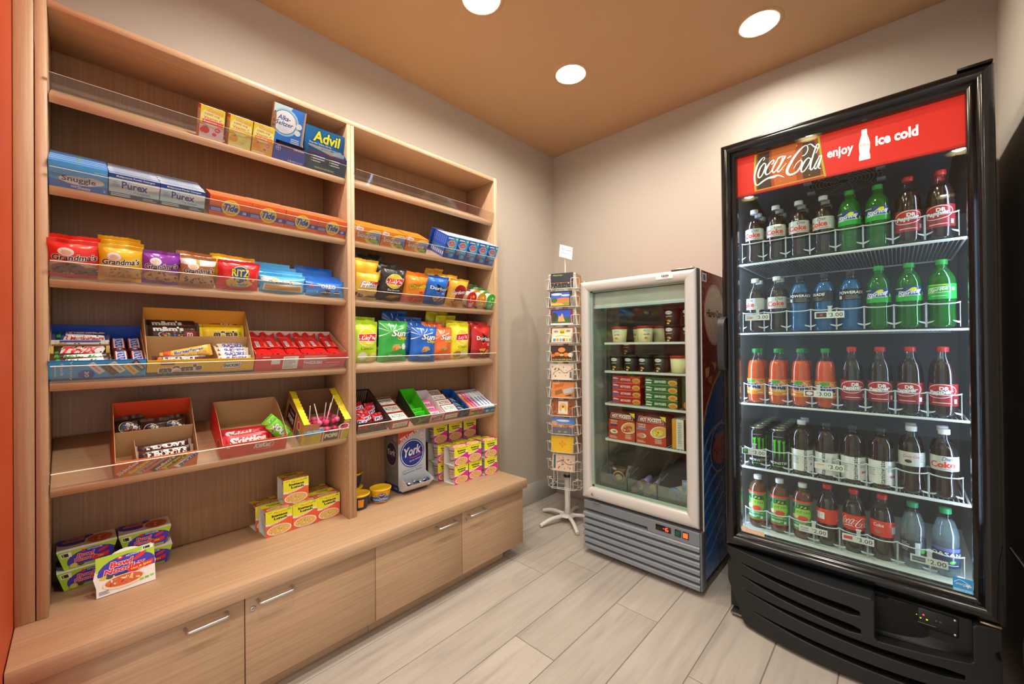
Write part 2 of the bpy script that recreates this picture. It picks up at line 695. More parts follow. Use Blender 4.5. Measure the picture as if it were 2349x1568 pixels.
# floor: grout bed and wood-look tile planks
g = G('grout').box(-0.1, XL, YB, 0.1, -0.05, -0.0015)
floor = struct('floor', g, 'pale wood-look plank tile floor')
PW, PL, GAP = 0.1985, 1.19, 0.0035
xj0 = 0.4655         # a long joint seen beside the cabinets
offs = {0: -0.99, 1: -1.99, 2: -1.42, 3: -0.95, 4: -1.55, 5: -1.15, 6: -1.75, 7: -1.3, 8: -0.9, -1: -1.0, -2: -1.6, -3: -0.7}
meshes = {}
for i in range(-3, 24):
    x0 = xj0 + i * PW
    off = offs.get(i, -0.4 * (i % 3) - 0.2)
    j = 0
    for k in range(-2, 6):
        ya, yb = off - (k + 1) * PL, off - k * PL
        ya, yb = max(ya, YB), min(yb, 0.0)
        xa, xb = max(x0, 0.0), min(x0 + PW, XL)
        if yb - ya < 0.02 or xb - xa < 0.02:
            continue
        if x0 > XR and yb > -1.9:
            pass
        key = (round(xb - xa, 3), round(yb - ya, 3))
        if key not in meshes:
            q = G('wood_tile')
            hx, hy, e = key[0] / 2 - GAP / 2, key[1] / 2 - GAP / 2, 0.0012
            v = [(-hx, -hy, -0.004), (hx, -hy, -0.004), (hx, hy, -0.004), (-hx, hy, -0.004), (-hx, -hy, -e), (hx, -hy, -e), (hx, hy, -e), (-hx, hy, -e),
                 (-hx + e, -hy + e, 0), (hx - e, -hy + e, 0), (hx - e, hy - e, 0), (-hx + e, hy - e, 0)]
            q.add(v, [(0, 1, 5, 4), (1, 2, 6, 5), (2, 3, 7, 6), (3, 0, 4, 7), (4, 5, 9, 8), (5, 6, 10, 9), (6, 7, 11, 10), (7, 4, 8, 11), (8, 9, 10, 11)])
            meshes[key] = q.mesh('plank')
        part('plank', meshes[key], floor, tf(((xa + xb) / 2, (ya + yb) / 2, 0)))

# tile skirting along the back and shelf walls
def skirting(name, p0, p1, axis, n, face):
    root = struct(name, None, 'low tile skirting along the foot of the wall', 'baseboard')
    L = (p1 - p0) / n
    for k in range(n):
        a, b = p0 + k * L + 0.0015, p0 + (k + 1) * L - 0.0015
        q = G('base_tile')
        if axis == 'x':
            q.rbox(a, b, face - 0.009, face, 0.0, 0.151, r=0.002, seg=1)
        else:
            q.rbox(face, face + 0.009, a, b, 0.0, 0.151, r=0.002, seg=1)
        part('tile', q, root)


skirting('baseboard_back', 0.009, XR, 'x', 4, 0.0)
skirting('baseboard_left', -0.9, -0.009, 'y', 2, 0.0)

# downlights
for i, (x, y) in enumerate(LIGHTS):
    lab = {0: 'recessed round downlight cut by the upper picture edge', 1: 'recessed round downlight nearest the ceiling corner', 2: 'recessed round downlight above the black drinks cooler'}.get(i, 'recessed round downlight added out of view')
    t = thing('downlight', lab, 'ceiling light', tf((x, y, H)), 'recessed ceiling downlights')
    g = G('plastic')
    prof = [(RL - 0.002, 0.0), (RL - 0.002, -0.004), (RL + 0.008, -0.0045), (RL + 0.018, -0.0025), (RL + 0.02, 0.0)]
    g.lathe(prof, 32, '#c9a67c', cap=False)
    part('trim_ring', g, t)
    g = G('metal').lathe([(RL - 0.003, 0.0), (RL - 0.006, 0.03), (0.06, 0.07), (0.02, 0.09)], 32, '#f3dfae', cap=False)
    part('reflector', g, t)
    g = G('lamp').lathe([(0.0001, 0.009), (0.025, 0.012), (0.04, 0.021), (0.046, 0.036)], 12, '#fff9ee', cap=False)
    part('bulb', g, t)

# ================================================================== built-in shelving unit
XS, XF = 0.261, 0.251
TA = radians(27)
SZ = {1: 1.938, 2: 1.669, 3: 1.400, 4: 1.098, 5: 0.791}
ZC = 0.439
unit = thing('display_shelving', 'tall light oak shelving unit with two bays of sloped shelves', 'shelves', Matrix())
part('side_panel', G('oak_z').rbox(0.0, XS, -2.737, -2.714, ZC, 2.205, r=0.001, seg=1), unit)
part('filler_strip', G('oak_z').rbox(XS - 0.022, XS - 0.001, YN + 0.001, -2.739, ZC, 2.7, r=0.001, seg=1), unit)
part('divider', G('oak_z').rbox(0.0, XS, -1.839, -1.8225, ZC, 2.182, r=0.001, seg=1), unit)
part('divider', G('oak_z').rbox(0.0, XS, -1.8215, -1.805, ZC, 2.182, r=0.001, seg=1), unit)
part('side_panel', G('oak_z').rbox(0.0, XS, -0.933, -0.907, ZC, 2.205, r=0.001, seg=1), unit)
part('top_panel', G('oak_y').rbox(0.0, XS - 0.0005, -2.7135, -0.9335, 2.182, 2.204, r=0.001, seg=1), unit)
part('back_panel', G('oak_back_shaded').box(0.001, 0.006, -2.713, -1.84, ZC, 2.182), unit)
part('back_panel', G('oak_back_shaded').box(0.001, 0.006, -1.804, -0.934, ZC, 2.182), unit)
BAYS = ((-2.7135, -1.8395), (-1.8045, -0.9335))
RY = Matrix.Rotation(TA, 4, 'Y')


def on_shelf(s, y, d=-0.015, rz=0.0, lean=0.0, n=0.0):
    """frame of a thing standing on sloped shelf s: x out of the shelf, z square to it"""
    return Matrix.Translation((XF, 0, SZ[s])) @ RY @ Matrix.Translation((d, y, n)) @ Matrix.Rotation(radians(rz), 4, 'Z') @ Matrix.Rotation(-radians(lean), 4, 'Y')


dep = 0.243 / cos(TA)
for (ya, yb) in BAYS:
    L = yb - ya
    sg = G('oak_y').rbox(-dep + 0.012, 0, 0.002, L - 0.002, -0.025, 0, r=0.0015, seg=1).mesh('shelf')
    gg = G('acrylic').box(-0.0065, -0.0025, 0.004, L - 0.004, 0.0, 0.055)
    gg = gg.mesh('lip_guard')
    ge = G('gloss').box(-0.0066, -0.0024, 0.004, L - 0.004, 0.0551, 0.0563, '#f2ece0').mesh('guard_edge')
    for s in range(1, 6):
        o = part('shelf', sg, unit, Matrix.Translation((XF, ya, SZ[s])) @ RY)
        part('lip_guard', gg, o, Matrix())
        part('guard_edge', ge, o, Matrix())
# shelf-pin holes up the inner faces of the uprights
for yv, sgn in ((-1.839, -1), (-0.933, -1), (-1.805, 1), (-2.714, 1)):
    g = G('matte')
    z = 0.55
    while z < 2.1:
        for xx in (0.222,):
            pts = ell(xx, z, 0.0028, 0.0028, 8)
            g.slab(pts, yv + sgn * 0.0002, yv + sgn * 0.0006, 'y', '#e8d2b4')
        z += 0.032
    part('pin_holes', g, unit, kind='stuff')

# worktop and base cabinets
g = G('oak_y').rbox(0.001, 0.49, YN + 0.002, -0.9155, ZC - 0.0475, ZC - 0.0005, r=0.0012, seg=1)
thing('worktop', 'thick light oak worktop running along under the shelving', 'worktop', Matrix(), data=g)
SEAMS = [-2.736, -2.283, -1.824, -1.367, -0.919]
ZD0, ZD1 = 0.075, ZC - 0.050
def cabinet(a, b, m, label, lab1, lab2):
    t = thing('base_cabinet', label, 'cabinet', Matrix(), 'base cabinets under the worktop')
    part('carcass', G('oak_y').box(0.012, 0.438, a + 0.001, b - 0.001, 0.074, ZD1 - 0.001), t)
    part('toe_kick', G('oak_y').box(0.3, 0.392, a + 0.001, b - (0.1 if b > -1 else 0.001), 0.0005, 0.0735), t)
    for k, (y0, y1, hl) in enumerate(((a, m, 'far'), (m, b, 'near'))):
        d = part('door', G('oak_y').rbox(0.440, 0.459, y0 + 0.0015, y1 - 0.0015, ZD0, ZD1, r=0.001, seg=1), t)
        hy0, hy1 = ((y1 - 0.155, y1 - 0.05) if hl == 'far' else (y0 + 0.035, y0 + 0.14))
        z = 0.358
        path = [(0.459, hy0, z), (0.483, hy0, z), (0.489, hy0 + 0.002, z), (0.492, hy0 + 0.008, z), (0.492, hy1 - 0.008, z), (0.489, hy1 - 0.002, z), (0.483, hy1, z), (0.459, hy1, z)]
        part('handle', G('metal').tube(path, 0.0045, '#d4d4d2', 8), d, label='brushed steel bar handle')
        if hl == 'near':
            q = G('metal').lathe([(0.0001, 0), (0.008, 0), (0.008, 0.003), (0.0065, 0.004), (0.0001, 0.004)], 16, '#cfc8bd')
            q.box(-0.0008, 0.0008, -0.004, 0.004, 0.0041, 0.0044, '#2a2522')
            q.xform(tf((0.459, y0 + 0.022, 0.335), ry=90))
            part('lock', q, d)


cabinet(SEAMS[0], SEAMS[2], SEAMS[1], 'light oak base cabinet with two flat doors at the orange wall', '', '')
cabinet(SEAMS[2], SEAMS[4], SEAMS[3], 'light oak base cabinet with two flat doors nearest the postcard rack', '', '')
g = G('oak_y').box(0.3, 0.455, YN + 0.002, SEAMS[0] - 0.002, 0.074, ZD1)
part('end_filler', g, [o for o in COL.objects if o.name == 'base_cabinet'][0])

# ================================================================== package builders (front faces +x, width along +y, base at z = 0)
def carton(w, h, d, base, front=(), side=(), top=(), mat='card', edge=None):
    g = G(mat)
    g.box(-d, 0, 0, w, 0, h, base, top=edge)
    if front:
        art(g, w, h, front)
    if side:
        art(g, d, h, side, lambda u, v, l: (-d + u, -l, v))
    if top:
        art(g, w, d, top, lambda u, v, l: (-v, u, h + l))
    return g


def pouch(w, h, t, base, ops=(), back=None, seed=0, mat='film', squash=0.06, nu=12, nv=12, slump=0.0, nobot=False):
    """inflated film bag; returns (body, top seal, bottom seal)"""
    rnd = random.Random(seed)
    ph = [rnd.uniform(0, 6.3) for _ in range(8)]
    am = [rnd.uniform(0.5, 1.0) for _ in range(4)]

    def prof(u, v):
        a = max(0.0, 1 - abs(2 * u - 1) ** 2.6)
        b = max(0.0, 1 - abs(2 * v - 1) ** 3.2)
        return (a ** 0.55) * (b ** 0.7)

    def pt(u, v, side, l=0.0):
        k = prof(u, v)
        y = w * (0.5 + (u - 0.5) * (1 - squash * sin(pi * v)))
        wr = 0.05 * t * (am[0] * sin(9 * u + 5 * v + ph[0]) + am[1] * sin(13 * v - 6 * u + ph[1])) * k
        end = (abs(2 * v - 1)) ** 4
        wr += 0.10 * t * end * (am[2] * sin(7 * u + ph[2]) + am[3] * sin(15 * u + ph[3])) * (0.3 + 0.7 * min(1, 6 * u * (1 - u)))
        x = -t / 2 + side * (t / 2 * k) + wr + l - slump * v * v
        return (x, y, h * v)
    g = G(mat)
    g.grid(lambda u, v: pt(u, v, 1), nu, nv, base)
    g.grid(lambda u, v: pt(u, v, -1), nu, nv, back or base, flip=True)
    if ops:
        art(g, w, h, ops, lambda a, b, l: pt(min(max(a / w, 0), 1), min(max(b / h, 0), 1), 1, l + 0.0006), w / nu, h / nv)

    def seal(v0, sgn):
        q = G(mat)
        n = 16
        vs = []
        for i in range(n + 1):
            p = pt(i / n, v0, 0)
            vs.append((p[0] + 0.0004, p[1], p[2]))
        for i in range(n + 1):
            p = pt(i / n, v0, 0)
            z = sgn * (0.010 + 0.0015 * (i % 2))
            vs.append((p[0] - 0.0015 * sin(6 * i / n + ph[4]), p[1], p[2] + z))
        q.add(vs, [(i, i + 1, n + 2 + i, n + 1 + i) if sgn > 0 else (i + 1, i, n + 1 + i, n + 2 + i) for i in range(n)], base, True)
        return q
    return g, seal(1.0, 1), seal(0.0, -1)


MESH = {}


def bag(key, name, label, cat, M, group=None, **kw):
    if key not in MESH:
        a, b, c = pouch(**kw)
        MESH[key] = (a.mesh(name), b.mesh('top_seal'), c.mesh('bottom_seal'))
    a, b, c = MESH[key]
    lift = 0.0115
    t = thing(name, label, cat, M @ Matrix.Translation((0, 0, lift)), group, data=a)
    part('top_seal', b, t)
    part('bottom_seal', c, t)
    return t


def flatbar(key, name, label, cat, M, group=None, L=0.11, w=0.035, t=0.018, base='#333333', ops=(), ends=None, mat='film'):
    """wrapped bar with crimped ends: long axis y, face +x, base z = 0"""
    if key not in MESH:
        g = G(mat)

        def pt(u, v, s, l=0.0):
            e = max(0.0, 1 - abs(2 * u - 1) ** 8)
            k = max(0.0, 1 - abs(2 * v - 1) ** 3.5) ** 0.6 * e ** 0.5
            return (-t / 2 + s * t / 2 * k + 0.0006 * sin(31 * u + 7 * v) * e + l, L * u, w * v)
        g.grid(lambda u, v: pt(u, v, 1), 14, 6, base)
        g.grid(lambda u, v: pt(u, v, -1), 14, 6, base, flip=True)
        if ops:
            art(g, L, w, ops, lambda a, b, l: pt(min(max(a / L, 0), 1), min(max(b / w, 0), 1), 1, l + 0.0006), L / 14, w / 6)
        q = []
        for y0, sg in ((0, -1), (L, 1)):
            c = G(mat)
            vs = []
            for k in range(9):
                z = w * k / 8
                vs.append((-t / 2 + 0.0008 * (k % 2), y0, z))
                vs.append((-t / 2 + 0.0012 * ((k + 1) % 2), y0 + sg * (0.008 + 0.0012 * (k % 2)), z))
            c.add(vs, [(2 * k, 2 * k + 1, 2 * k + 3, 2 * k + 2) if sg > 0 else (2 * k + 1, 2 * k, 2 * k + 2, 2 * k + 3) for k in range(8)], ends or base, True)
            q.append(c.mesh('end_crimp'))
        MESH[key] = (g.mesh(name), q[0], q[1])
    a, b, c = MESH[key]
    o = thing(name, label, cat, M, group, data=a)
    part('end_crimp', b, o)
    part('end_crimp', c, o)
    return o


def tray(w, d, hf, hb, out, inn, front=(), side=(), th=0.0015, curve=False, floor=True):
    """open cardboard tray: low front, high back, sloping sides; list of (part name, G)"""
    P = []
    g = G('card')
    g.box(-th, 0, 0, w, 0, hf, out)
    g.add([(-th - 0.0001, 0, hf), (-th - 0.0001, w, hf), (-th - 0.0001, w, 0), (-th - 0.0001, 0, 0)], [(0, 1, 2, 3)], inn)
    if front:
        art(g, w, hf, front)
    P.append(('front_panel', g))
    g = G('card')
    g.box(-d, -d + th, 0, w, 0, hb, out, front=inn)
    P.append(('back_panel', g))
    for y in (0, w - th):
        if curve:
            prof = [(-th, 0), (-d + th, 0), (-d + th, hb)] + [(-d + th + (d - 2 * th) * k / 8, hb - (hb - hf) * (1 - cos(pi / 2 * k / 8)) if True else 0) for k in range(1, 8)] + [(-th, hf)]
        else:
            prof = [(-th, 0), (-d + th, 0), (-d + th, hb), (-th, hf)]
        g = G('card')
        g.slab(prof, y, y + th, 'y', inn, inn)
        # outer face shows the printed side
        oy = y - 0.0001 if y == 0 else y + th + 0.0001
        n = len(prof)
        g.add([(p[0], oy, p[1]) for p in prof], [tuple(range(n)) if y == 0 else tuple(range(n))[::-1]], out)
        if side and y == 0:
            art(g, d, hf, side, lambda u, v, l: (-d + u, -l - 0.0001, v))
        P.append(('side_panel', g))
    if floor:
        P.append(('tray_floor', G('card').box(-d + th, -th, th, w - th, 0.0004, 0.0014, inn)))
    return P


def build(name, label, cat, M, parts, group=None):
    t = thing(name, label, cat, M, group)
    for p in parts:
        part(p[0], p[1], t, p[2] if len(p) > 2 else None)
    return t


# wordmark strokes of the red header sign (x, y, width in millimetres)
COLA = {
'C':[(102.9,126.3,2.6),(108.9,131.6,2.9),(106.7,138.7,3.3),(96.5,133.0,4.8),(82.7,113.7,6.7),(73.3,86.5,7.1),(70.0,61.6,6.4),(73.2,40.2,5.6),(79.1,30.0,4.9),(89.8,33.3,5.6),(103.8,41.7,6.6),(122.2,48.4,7.2),(139.3,47.7,10.0),(154.5,50.0,5.3),(166.7,44.0,3.5),(177.9,34.9,1.0)],
'o':[(106.8,114.8,4.0),(91.8,98.1,5.9),(84.1,72.6,6.3),(87.7,58.7,4.8),(98.5,66.2,4.4),(109.9,92.6,4.8),(112.3,107.8,4.0),(105.7,114.7,3.7)],
'c':[(133.3,101.4,3.6),(139.4,104.7,4.3),(142.4,113.8,3.6),(137.0,116.4,3.9),(122.8,103.5,6.1),(111.2,79.5,6.6),(114.0,64.9,5.1),(126.0,67.7,4.0),(139.7,83.6,2.9)],
'a':[(164.0,117.8,3.5),(158.8,120.3,4.2),(148.9,103.9,5.7),(136.6,80.4,6.1),(139.0,65.4,4.6),(149.4,72.4,3.9),(164.7,94.8,3.5),(172.8,117.1,3.8)],
'a2':[(182.4,118.6,5.2),(165.5,90.4,5.6),(154.3,70.9,5.3),(158.5,63.0,4.2),(170.6,74.3,3.1),(185.0,90.1,2.1)],
'at':[(158.8,119.5,4.4),(166,122.2,4.6),(174,121,4.6),(184,118.5,4.6)],
'bt':[(291.5,82.0,3.4),(295.5,84.6,3.6),(301,83.4,3.6)],
'h':[(188.7,108.9,4.5),(202.1,114.3,4.4)],
'D':[(238.5,101.7,3.0),(249.6,105.6,3.3),(257.1,120.1,3.2),(255.3,136.3,3.2),(244.2,138.1,4.3),(220.7,117.0,7.3),(197.4,82.6,9.5),(186.9,58.1,9.3),(191.9,43.7,7.9),(203.8,39.8,6.8),(221.6,46.7,6.0),(234.4,65.1,5.9),(237.6,80.7,4.3),(232.0,87.0,3.3),(219.4,77.8,3.3),(209.9,60.0,1.7)],
'f':[(256.5,139.3,2.3),(267.0,139.5,3.9),(277.3,126.5,4.1),(290.7,114.9,1.9)],
'p':[(258.7,89.2,3.6),(247.1,79.3,5.2),(235.3,54.8,5.6),(236.8,39.8,4.3),(246.4,43.4,3.9),(259.7,63.4,3.9),(266.0,81.3,3.5),(258.0,89.0,3.2)],
'l':[(282.6,98.8,2.5),(292.3,120.2,2.8),(290.9,131.5,3.1),(284.5,126.8,4.1),(271.2,83.6,5.4),(264.4,51.9,5.5),(268.3,38.8,3.8),(281.3,56.7,2.2)],
'b':[(292.7,81.7,3.1),(285.1,65.4,4.7),(277.5,47.9,4.8),(281.9,38.3,3.5),(290.1,57.9,3.1),(298.2,78.0,2.8)],
'b2':[(300.6,83.1,4.1),(293.2,53.0,4.4),(290.2,40.2,3.8),(297.7,35.9,1.6)],
}
COLA = list(COLA.values())


def barcode(x, y, w_, h_, n=9, c='#222222', bg='#ffffff'):
    return [('r', x, y, w_, h_, bg)] + [('r', x + w_ * (0.08 + 0.84 * k / n), y + h_ * 0.12, w_ * (0.03 + 0.03 * (k % 3 == 0)), h_ * 0.76, c) for k in range(n)]


def lines(x, y, w_, n, dy, h_, c, seed=1):
    r = random.Random(seed)
    return [('r', x, y - k * dy, w_ * r.uniform(0.65, 1.0), h_, c) for k in range(n)]


def bits(n, x0, x1, y0, y1, cols, r0=0.02, r1=0.05, seed=3, asp=1.0):
    r = random.Random(seed)
    return [('e', r.uniform(x0, x1), r.uniform(y0, y1), r.uniform(r0, r1), r.uniform(r0, r1) * asp, r.choice(cols), r.uniform(0, 180)) for _ in range(n)]


def inside(n, cx, cy, rx, ry, cols, r0=0.02, r1=0.05, seed=3, asp=1.0):
    """flecks scattered inside an ellipse (food in a bowl)"""
    r = random.Random(seed)
    out = []
    for _ in range(n):
        a, q = r.uniform(0, 2 * pi), math.sqrt(r.uniform(0, 1))
        out.append(('e', cx + rx * q * cos(a), cy + ry * q * sin(a), r.uniform(r0, r1), r.uniform(r0, r1) * asp, r.choice(cols), r.uniform(0, 180)))
    return out

# ================================================================== goods on the sloped shelves, far bay first
B = {'bold': 0.012}
BI = {'bold': 0.015, 'shear': 0.25}

# ---- top shelf
def vitamin(flav, fc, fruit, low):
    return [('r', 0, 0.45, 1, 0.55, '#ffc61a'), ('e', 0.5, 0.68, 0.48, 0.28, '#ffe98a'), ('r', 0, 0, 1, 0.42, low),
            ('p', [(0.22, 0.86), (0.9, 0.8), (0.94, 0.9), (0.25, 0.97)], '#ffb000'), ('t', 'Emergen-C', 0.58, 0.885, 0.62, 0.09, '#ffffff', {'shear': 0.3, 'out': '#c4511a', 'ow': 0.03, 'tilt': -0.08}),
            ('t', '1000 mg', 0.48, 0.755, 0.6, 0.085, '#b5381d', {'bold': 0.008}), ('t', 'Vitamin C', 0.52, 0.645, 0.76, 0.09, '#b5381d', {'bold': 0.008}),
            ('r', 0.1, 0.47, 0.86, 0.12, fc), ('t', flav, 0.42, 0.53, 0.52, 0.075, '#ffffff', B),
            ('e', 0.24, 0.27, 0.17, 0.115, fruit), ('e', 0.12, 0.24, 0.1, 0.075, fruit), ('p', [(0.2, 0.38), (0.32, 0.4), (0.26, 0.33)], '#3f8f2a'),
            ('e', 0.74, 0.33, 0.15, 0.085, '#ffffff'), ('e', 0.74, 0.33, 0.13, 0.072, fc), ('e', 0.62, 0.18, 0.12, 0.068, '#ffffff'), ('e', 0.62, 0.18, 0.1, 0.055, fc)] + lines(0.66, 0.345, 0.16, 2, 0.03, 0.012, '#ffffff') + [('r', 0.05, 0.03, 0.6, 0.03, '#ffffff')]


vside = [('r', 0, 0, 1, 1, '#d9762a'), ('r', 0.08, 0.4, 0.84, 0.46, '#e9dccb'), ('r', 0, 0.9, 1, 0.1, '#c4511a')] + lines(0.14, 0.8, 0.7, 8, 0.05, 0.012, '#4a3a30')
for y, fl, fc, fr, low, lb in ((-2.362, 'Raspberry', '#e02a50', '#d81e2c', '#f6b8c4', 'orange vitamin drink box with raspberries and a red flavour band'),
                               (-2.276, 'Tangerine', '#f7b733', '#f79420', '#ffd46a', 'orange vitamin drink box with a tangerine and a yellow band'),
                               (-2.202, 'Super Orange', '#f0641e', '#f28a1c', '#ff9c40', 'orange vitamin drink box with a cut orange and an orange band')):
    thing('vitamin_box', lb, 'box', on_shelf(1, y), 'vitamin drink boxes on the top shelf', data=carton(0.0705, 0.105, 0.05, '#e8862c', vitamin(fl, fc, fr, low), vside, edge='#fff0d8'))

# antacid dispenser
P = []
g = G('card')
g.box(-0.075, -0.0735, 0, 0.117, 0, 0.2, '#b08a64', front='#2a63c9')
art(g, 0.117, 0.2, [('r', 0, 0.2, 1, 0.8, '#2f6fd6'), ('p', [(0, 0.55), (0, 1), (0.6, 1), (0.35, 0.7)], '#b9d8f7'), ('e', 0.42, 0.7, 0.43, 0.26, '#8fc3f5'), ('e', 0.4, 0.7, 0.38, 0.225, '#22409c'), ('e', 0.4, 0.7, 0.362, 0.214, '#ffffff'),
                    ('t', 'Alka-', 0.37, 0.775, 0.4, 0.09, '#1a2f86', BI), ('t', 'Seltzer', 0.4, 0.672, 0.56, 0.085, '#1a2f86', BI), ('e', 0.86, 0.7, 0.1, 0.055, '#e8f3ff'), ('e', 0.84, 0.57, 0.1, 0.055, '#dcecff')]
    + lines(0.2, 0.61, 0.4, 4, 0.028, 0.012, '#bcd2ea', 3) + lines(0.66, 0.42, 0.3, 6, 0.035, 0.016, '#ffffff', 5), lambda u, v, l: (-0.0735 + l, u, v))
P.append(('back_panel', g))
g = G('card').box(-0.0015, 0, 0, 0.117, 0, 0.06, '#2b2c86')
art(g, 0.117, 0.06, [('r', 0, 0, 1, 1, '#2d3a9e'), ('r', 0, 0.78, 1, 0.22, '#4a1d52'), ('t', 'ORIGINAL', 0.78, 0.88, 0.34, 0.13, '#ffffff', BI), ('e', 0.14, 0.72, 0.08, 0.16, '#aab0dd'), ('e', 0.14, 0.72, 0.065, 0.13, '#2d3a9e'), ('r', 0.08, 0.7, 0.12, 0.04, '#aab0dd'), ('r', 0.13, 0.6, 0.02, 0.24, '#aab0dd'),
                     ('t', '116', 0.53, 0.12, 0.1, 0.13, '#ffffff', B), ('t', 'EFFERVESCENT TABLETS', 0.78, 0.11, 0.36, 0.08, '#ffffff')])
P.append(('front_panel', g))
for y in (0, 0.1155):
    g = G('card').slab([(-0.0735, 0), (-0.0015, 0), (-0.0015, 0.06), (-0.03, 0.055), (-0.05, 0.08), (-0.06, 0.2), (-0.0735, 0.2)], y, y + 0.0015, 'y', '#c7a27c', '#c7a27c')
    if y == 0:
        art(g, 0.072, 0.2, [('e', 0.5, 0.62, 0.38, 0.24, '#2a2a2a'), ('e', 0.5, 0.62, 0.35, 0.225, '#c7a27c'), ('t', 'Alka-', 0.5, 0.69, 0.42, 0.07, '#2a2a2a', BI), ('t', 'Seltzer', 0.5, 0.6, 0.58, 0.07, '#2a2a2a', BI)], lambda u, v, l: (-0.0735 + u, -l, v))
    P.append(('side_panel', g))
build('antacid_dispenser', 'tall blue antacid display carton with a white round emblem', 'carton', on_shelf(1, -2.129), P)
sach = G('foil').box(-0.0008, 0, 0, 0.05, 0, 0.068, '#2b3442').mesh('tablet_sachet')
for k in range(7):
    thing('tablet_sachet', 'dark foil tablet sachet standing in the blue antacid carton', 'sachet', on_shelf(1, -2.125 + 0.015 + (k % 2) * 0.045, -0.026 - 0.0065 * k, 2 * (k % 3 - 1), n=0.0015), 'sachets in the antacid carton', data=sach)

# pain-relief dispenser
P = []
g = G('card').box(-0.07, -0.0685, 0, 0.163, 0, 0.164, '#8a6a48', front='#0f4f86')
art(g, 0.163, 0.164, [('r', 0, 0, 1, 1, '#125b95')] + [('r', 0, 0.06 * k, 1, 0.004, '#2a77b4') for k in range(1, 17)] + [('r', 0.055 * k, 0, 0.003, 1, '#2a77b4') for k in range(1, 18)] + [
    ('t', 'Advil', 0.56, 0.8, 0.68, 0.26, '#ffe22b', {'bold': 0.03, 'out': '#0a3a68', 'ow': 0.05}), ('t', 'Ibuprofen Tablets, 200 mg', 0.42, 0.625, 0.56, 0.055, '#ffffff', B), ('t', 'Pain Reliever/Fever Reducer (NSAID)', 0.5, 0.555, 0.74, 0.055, '#ffffff', B),
    ('r', 0.42, 0.4, 0.48, 0.1, '#d2232a'), ('t', 'Tablets', 0.76, 0.45, 0.22, 0.07, '#ffffff', B), ('e', 0.55, 0.47, 0.05, 0.045, '#e0834a')], lambda u, v, l: (-0.0685 + l, u, v))
P.append(('back_panel', g))
vv = [(0, 0), (0.163, 0), (0.163, 0.075), (0.115, 0.075)] + ell(0.1, 0.075, 0.013, 0.013, 8, 0, 0, -180)[1:] + [(0.085, 0.075), (0.0, 0.09)]
g = G('card').slab(vv, -0.0015, 0, 'x', '#12406c', '#12406c')
art(g, 0.163, 0.075, [('r', 0.01, 0.02, 0.98, 0.9, '#15324e'), ('r', 0.01, 0.88, 0.98, 0.09, '#581c3a')] + lines(0.14, 0.72, 0.3, 3, 0.13, 0.05, '#f2f2f2', 2) + lines(0.6, 0.72, 0.3, 3, 0.13, 0.05, '#f2f2f2', 4) + [('r', 0.1, 0.72 - 0.13 * k, 0.02, 0.05, '#f0d94a') for k in range(3)] + [('r', 0.56, 0.72 - 0.13 * k, 0.02, 0.05, '#f0d94a') for k in range(3)] + [('t', '50 PACKETS OF 2 COATED TABLETS EACH', 0.46, 0.17, 0.5, 0.08, '#f0d94a', B)])
P.append(('front_panel', g))
for y in (0, 0.1615):
    P.append(('side_panel', G('card').slab([(-0.0685, 0), (-0.0015, 0), (-0.0015, 0.09 if y == 0 else 0.075), (-0.055, 0.10), (-0.0685, 0.164)], y, y + 0.0015, 'y', '#1a5a92', '#1a5a92')))
build('pain_relief_dispenser', 'low navy painkiller display carton with yellow lettering', 'carton', on_shelf(1, -2.006), P)
sach = G('foil').box(-0.0008, 0, 0, 0.048, 0, 0.082, '#d8dcde').mesh('tablet_packet')
for k in range(12):
    thing('tablet_packet', 'silver tablet packet standing in the navy painkiller carton', 'packet', on_shelf(1, -1.998 + (k % 3) * 0.05, -0.022 - 0.0036 * k, 5 * (k % 3 - 1), 0, 0.002 + 0.004 * (k % 4)), 'packets in the painkiller carton', data=sach)

# ---- second shelf, far bay: laundry boxes, one thin box behind the other
def row_of(name, cat, s, y, w_, h_, d_, n, base, front, lab_front, lab_back, group, edge=None, side=(), top=(), jitter=0.0):
    m1 = carton(w_ - 0.0015, h_, d_ - 0.0006, base, front, side, top, edge=edge).mesh(name)
    m2 = carton(w_ - 0.0015, h_, d_ - 0.0006, base, (), side, top, edge=edge).mesh(name)
    r = random.Random(int(y * -1000))
    for k in range(n):
        thing(name, lab_front if k == 0 else lab_back, cat, on_shelf(s, y + (r.uniform(-jitter, jitter) if k else 0), -0.015 - k * d_, 0, 0, (r.uniform(0.0, 0.0022) if k else 0.0)), group, data=m1 if k == 0 else m2)


snug = [('r', 0, 0, 1, 1, '#3f97e6'), ('p', [(0, 0), (1, 0), (1, 0.3), (0.5, 0.18), (0, 0.32)], '#2a62c8'), ('e', 0.5, 0.36, 0.34, 0.17, '#d8edfb'), ('e', 0.74, 0.42, 0.2, 0.14, '#d8edfb'),
        ('t', 'Snuggle', 0.5, 0.37, 0.58, 0.27, '#262a78', {'bold': 0.02}), ('t', 'Sheets', 0.58, 0.1, 0.22, 0.13, '#ffffff', B), ('t', '2', 0.94, 0.12, 0.04, 0.1, '#ffffff', B), ('r', 0.36, 0.12, 0.1, 0.02, '#ffffff'), ('r', 0.36, 0.08, 0.1, 0.02, '#ffffff'), ('t', 'Exclusive Vending Line', 0.87, 0.82, 0.2, 0.06, '#ffffff')]
row_of('dryer_sheet_box', 'box', 2, -2.7125, 0.123, 0.073, 0.0155, 10, '#2f86dc', snug, 'front sky blue dryer sheet box beside the shelving upright', 'sky blue dryer sheet box in the row behind the front one', 'blue dryer sheet boxes', edge='#1f7ad6', top=[('r', 0, 0.82, 1, 0.18, '#e6f2fc'), ('r', 0.46, 0.15, 0.08, 0.6, '#3f8a7a')])
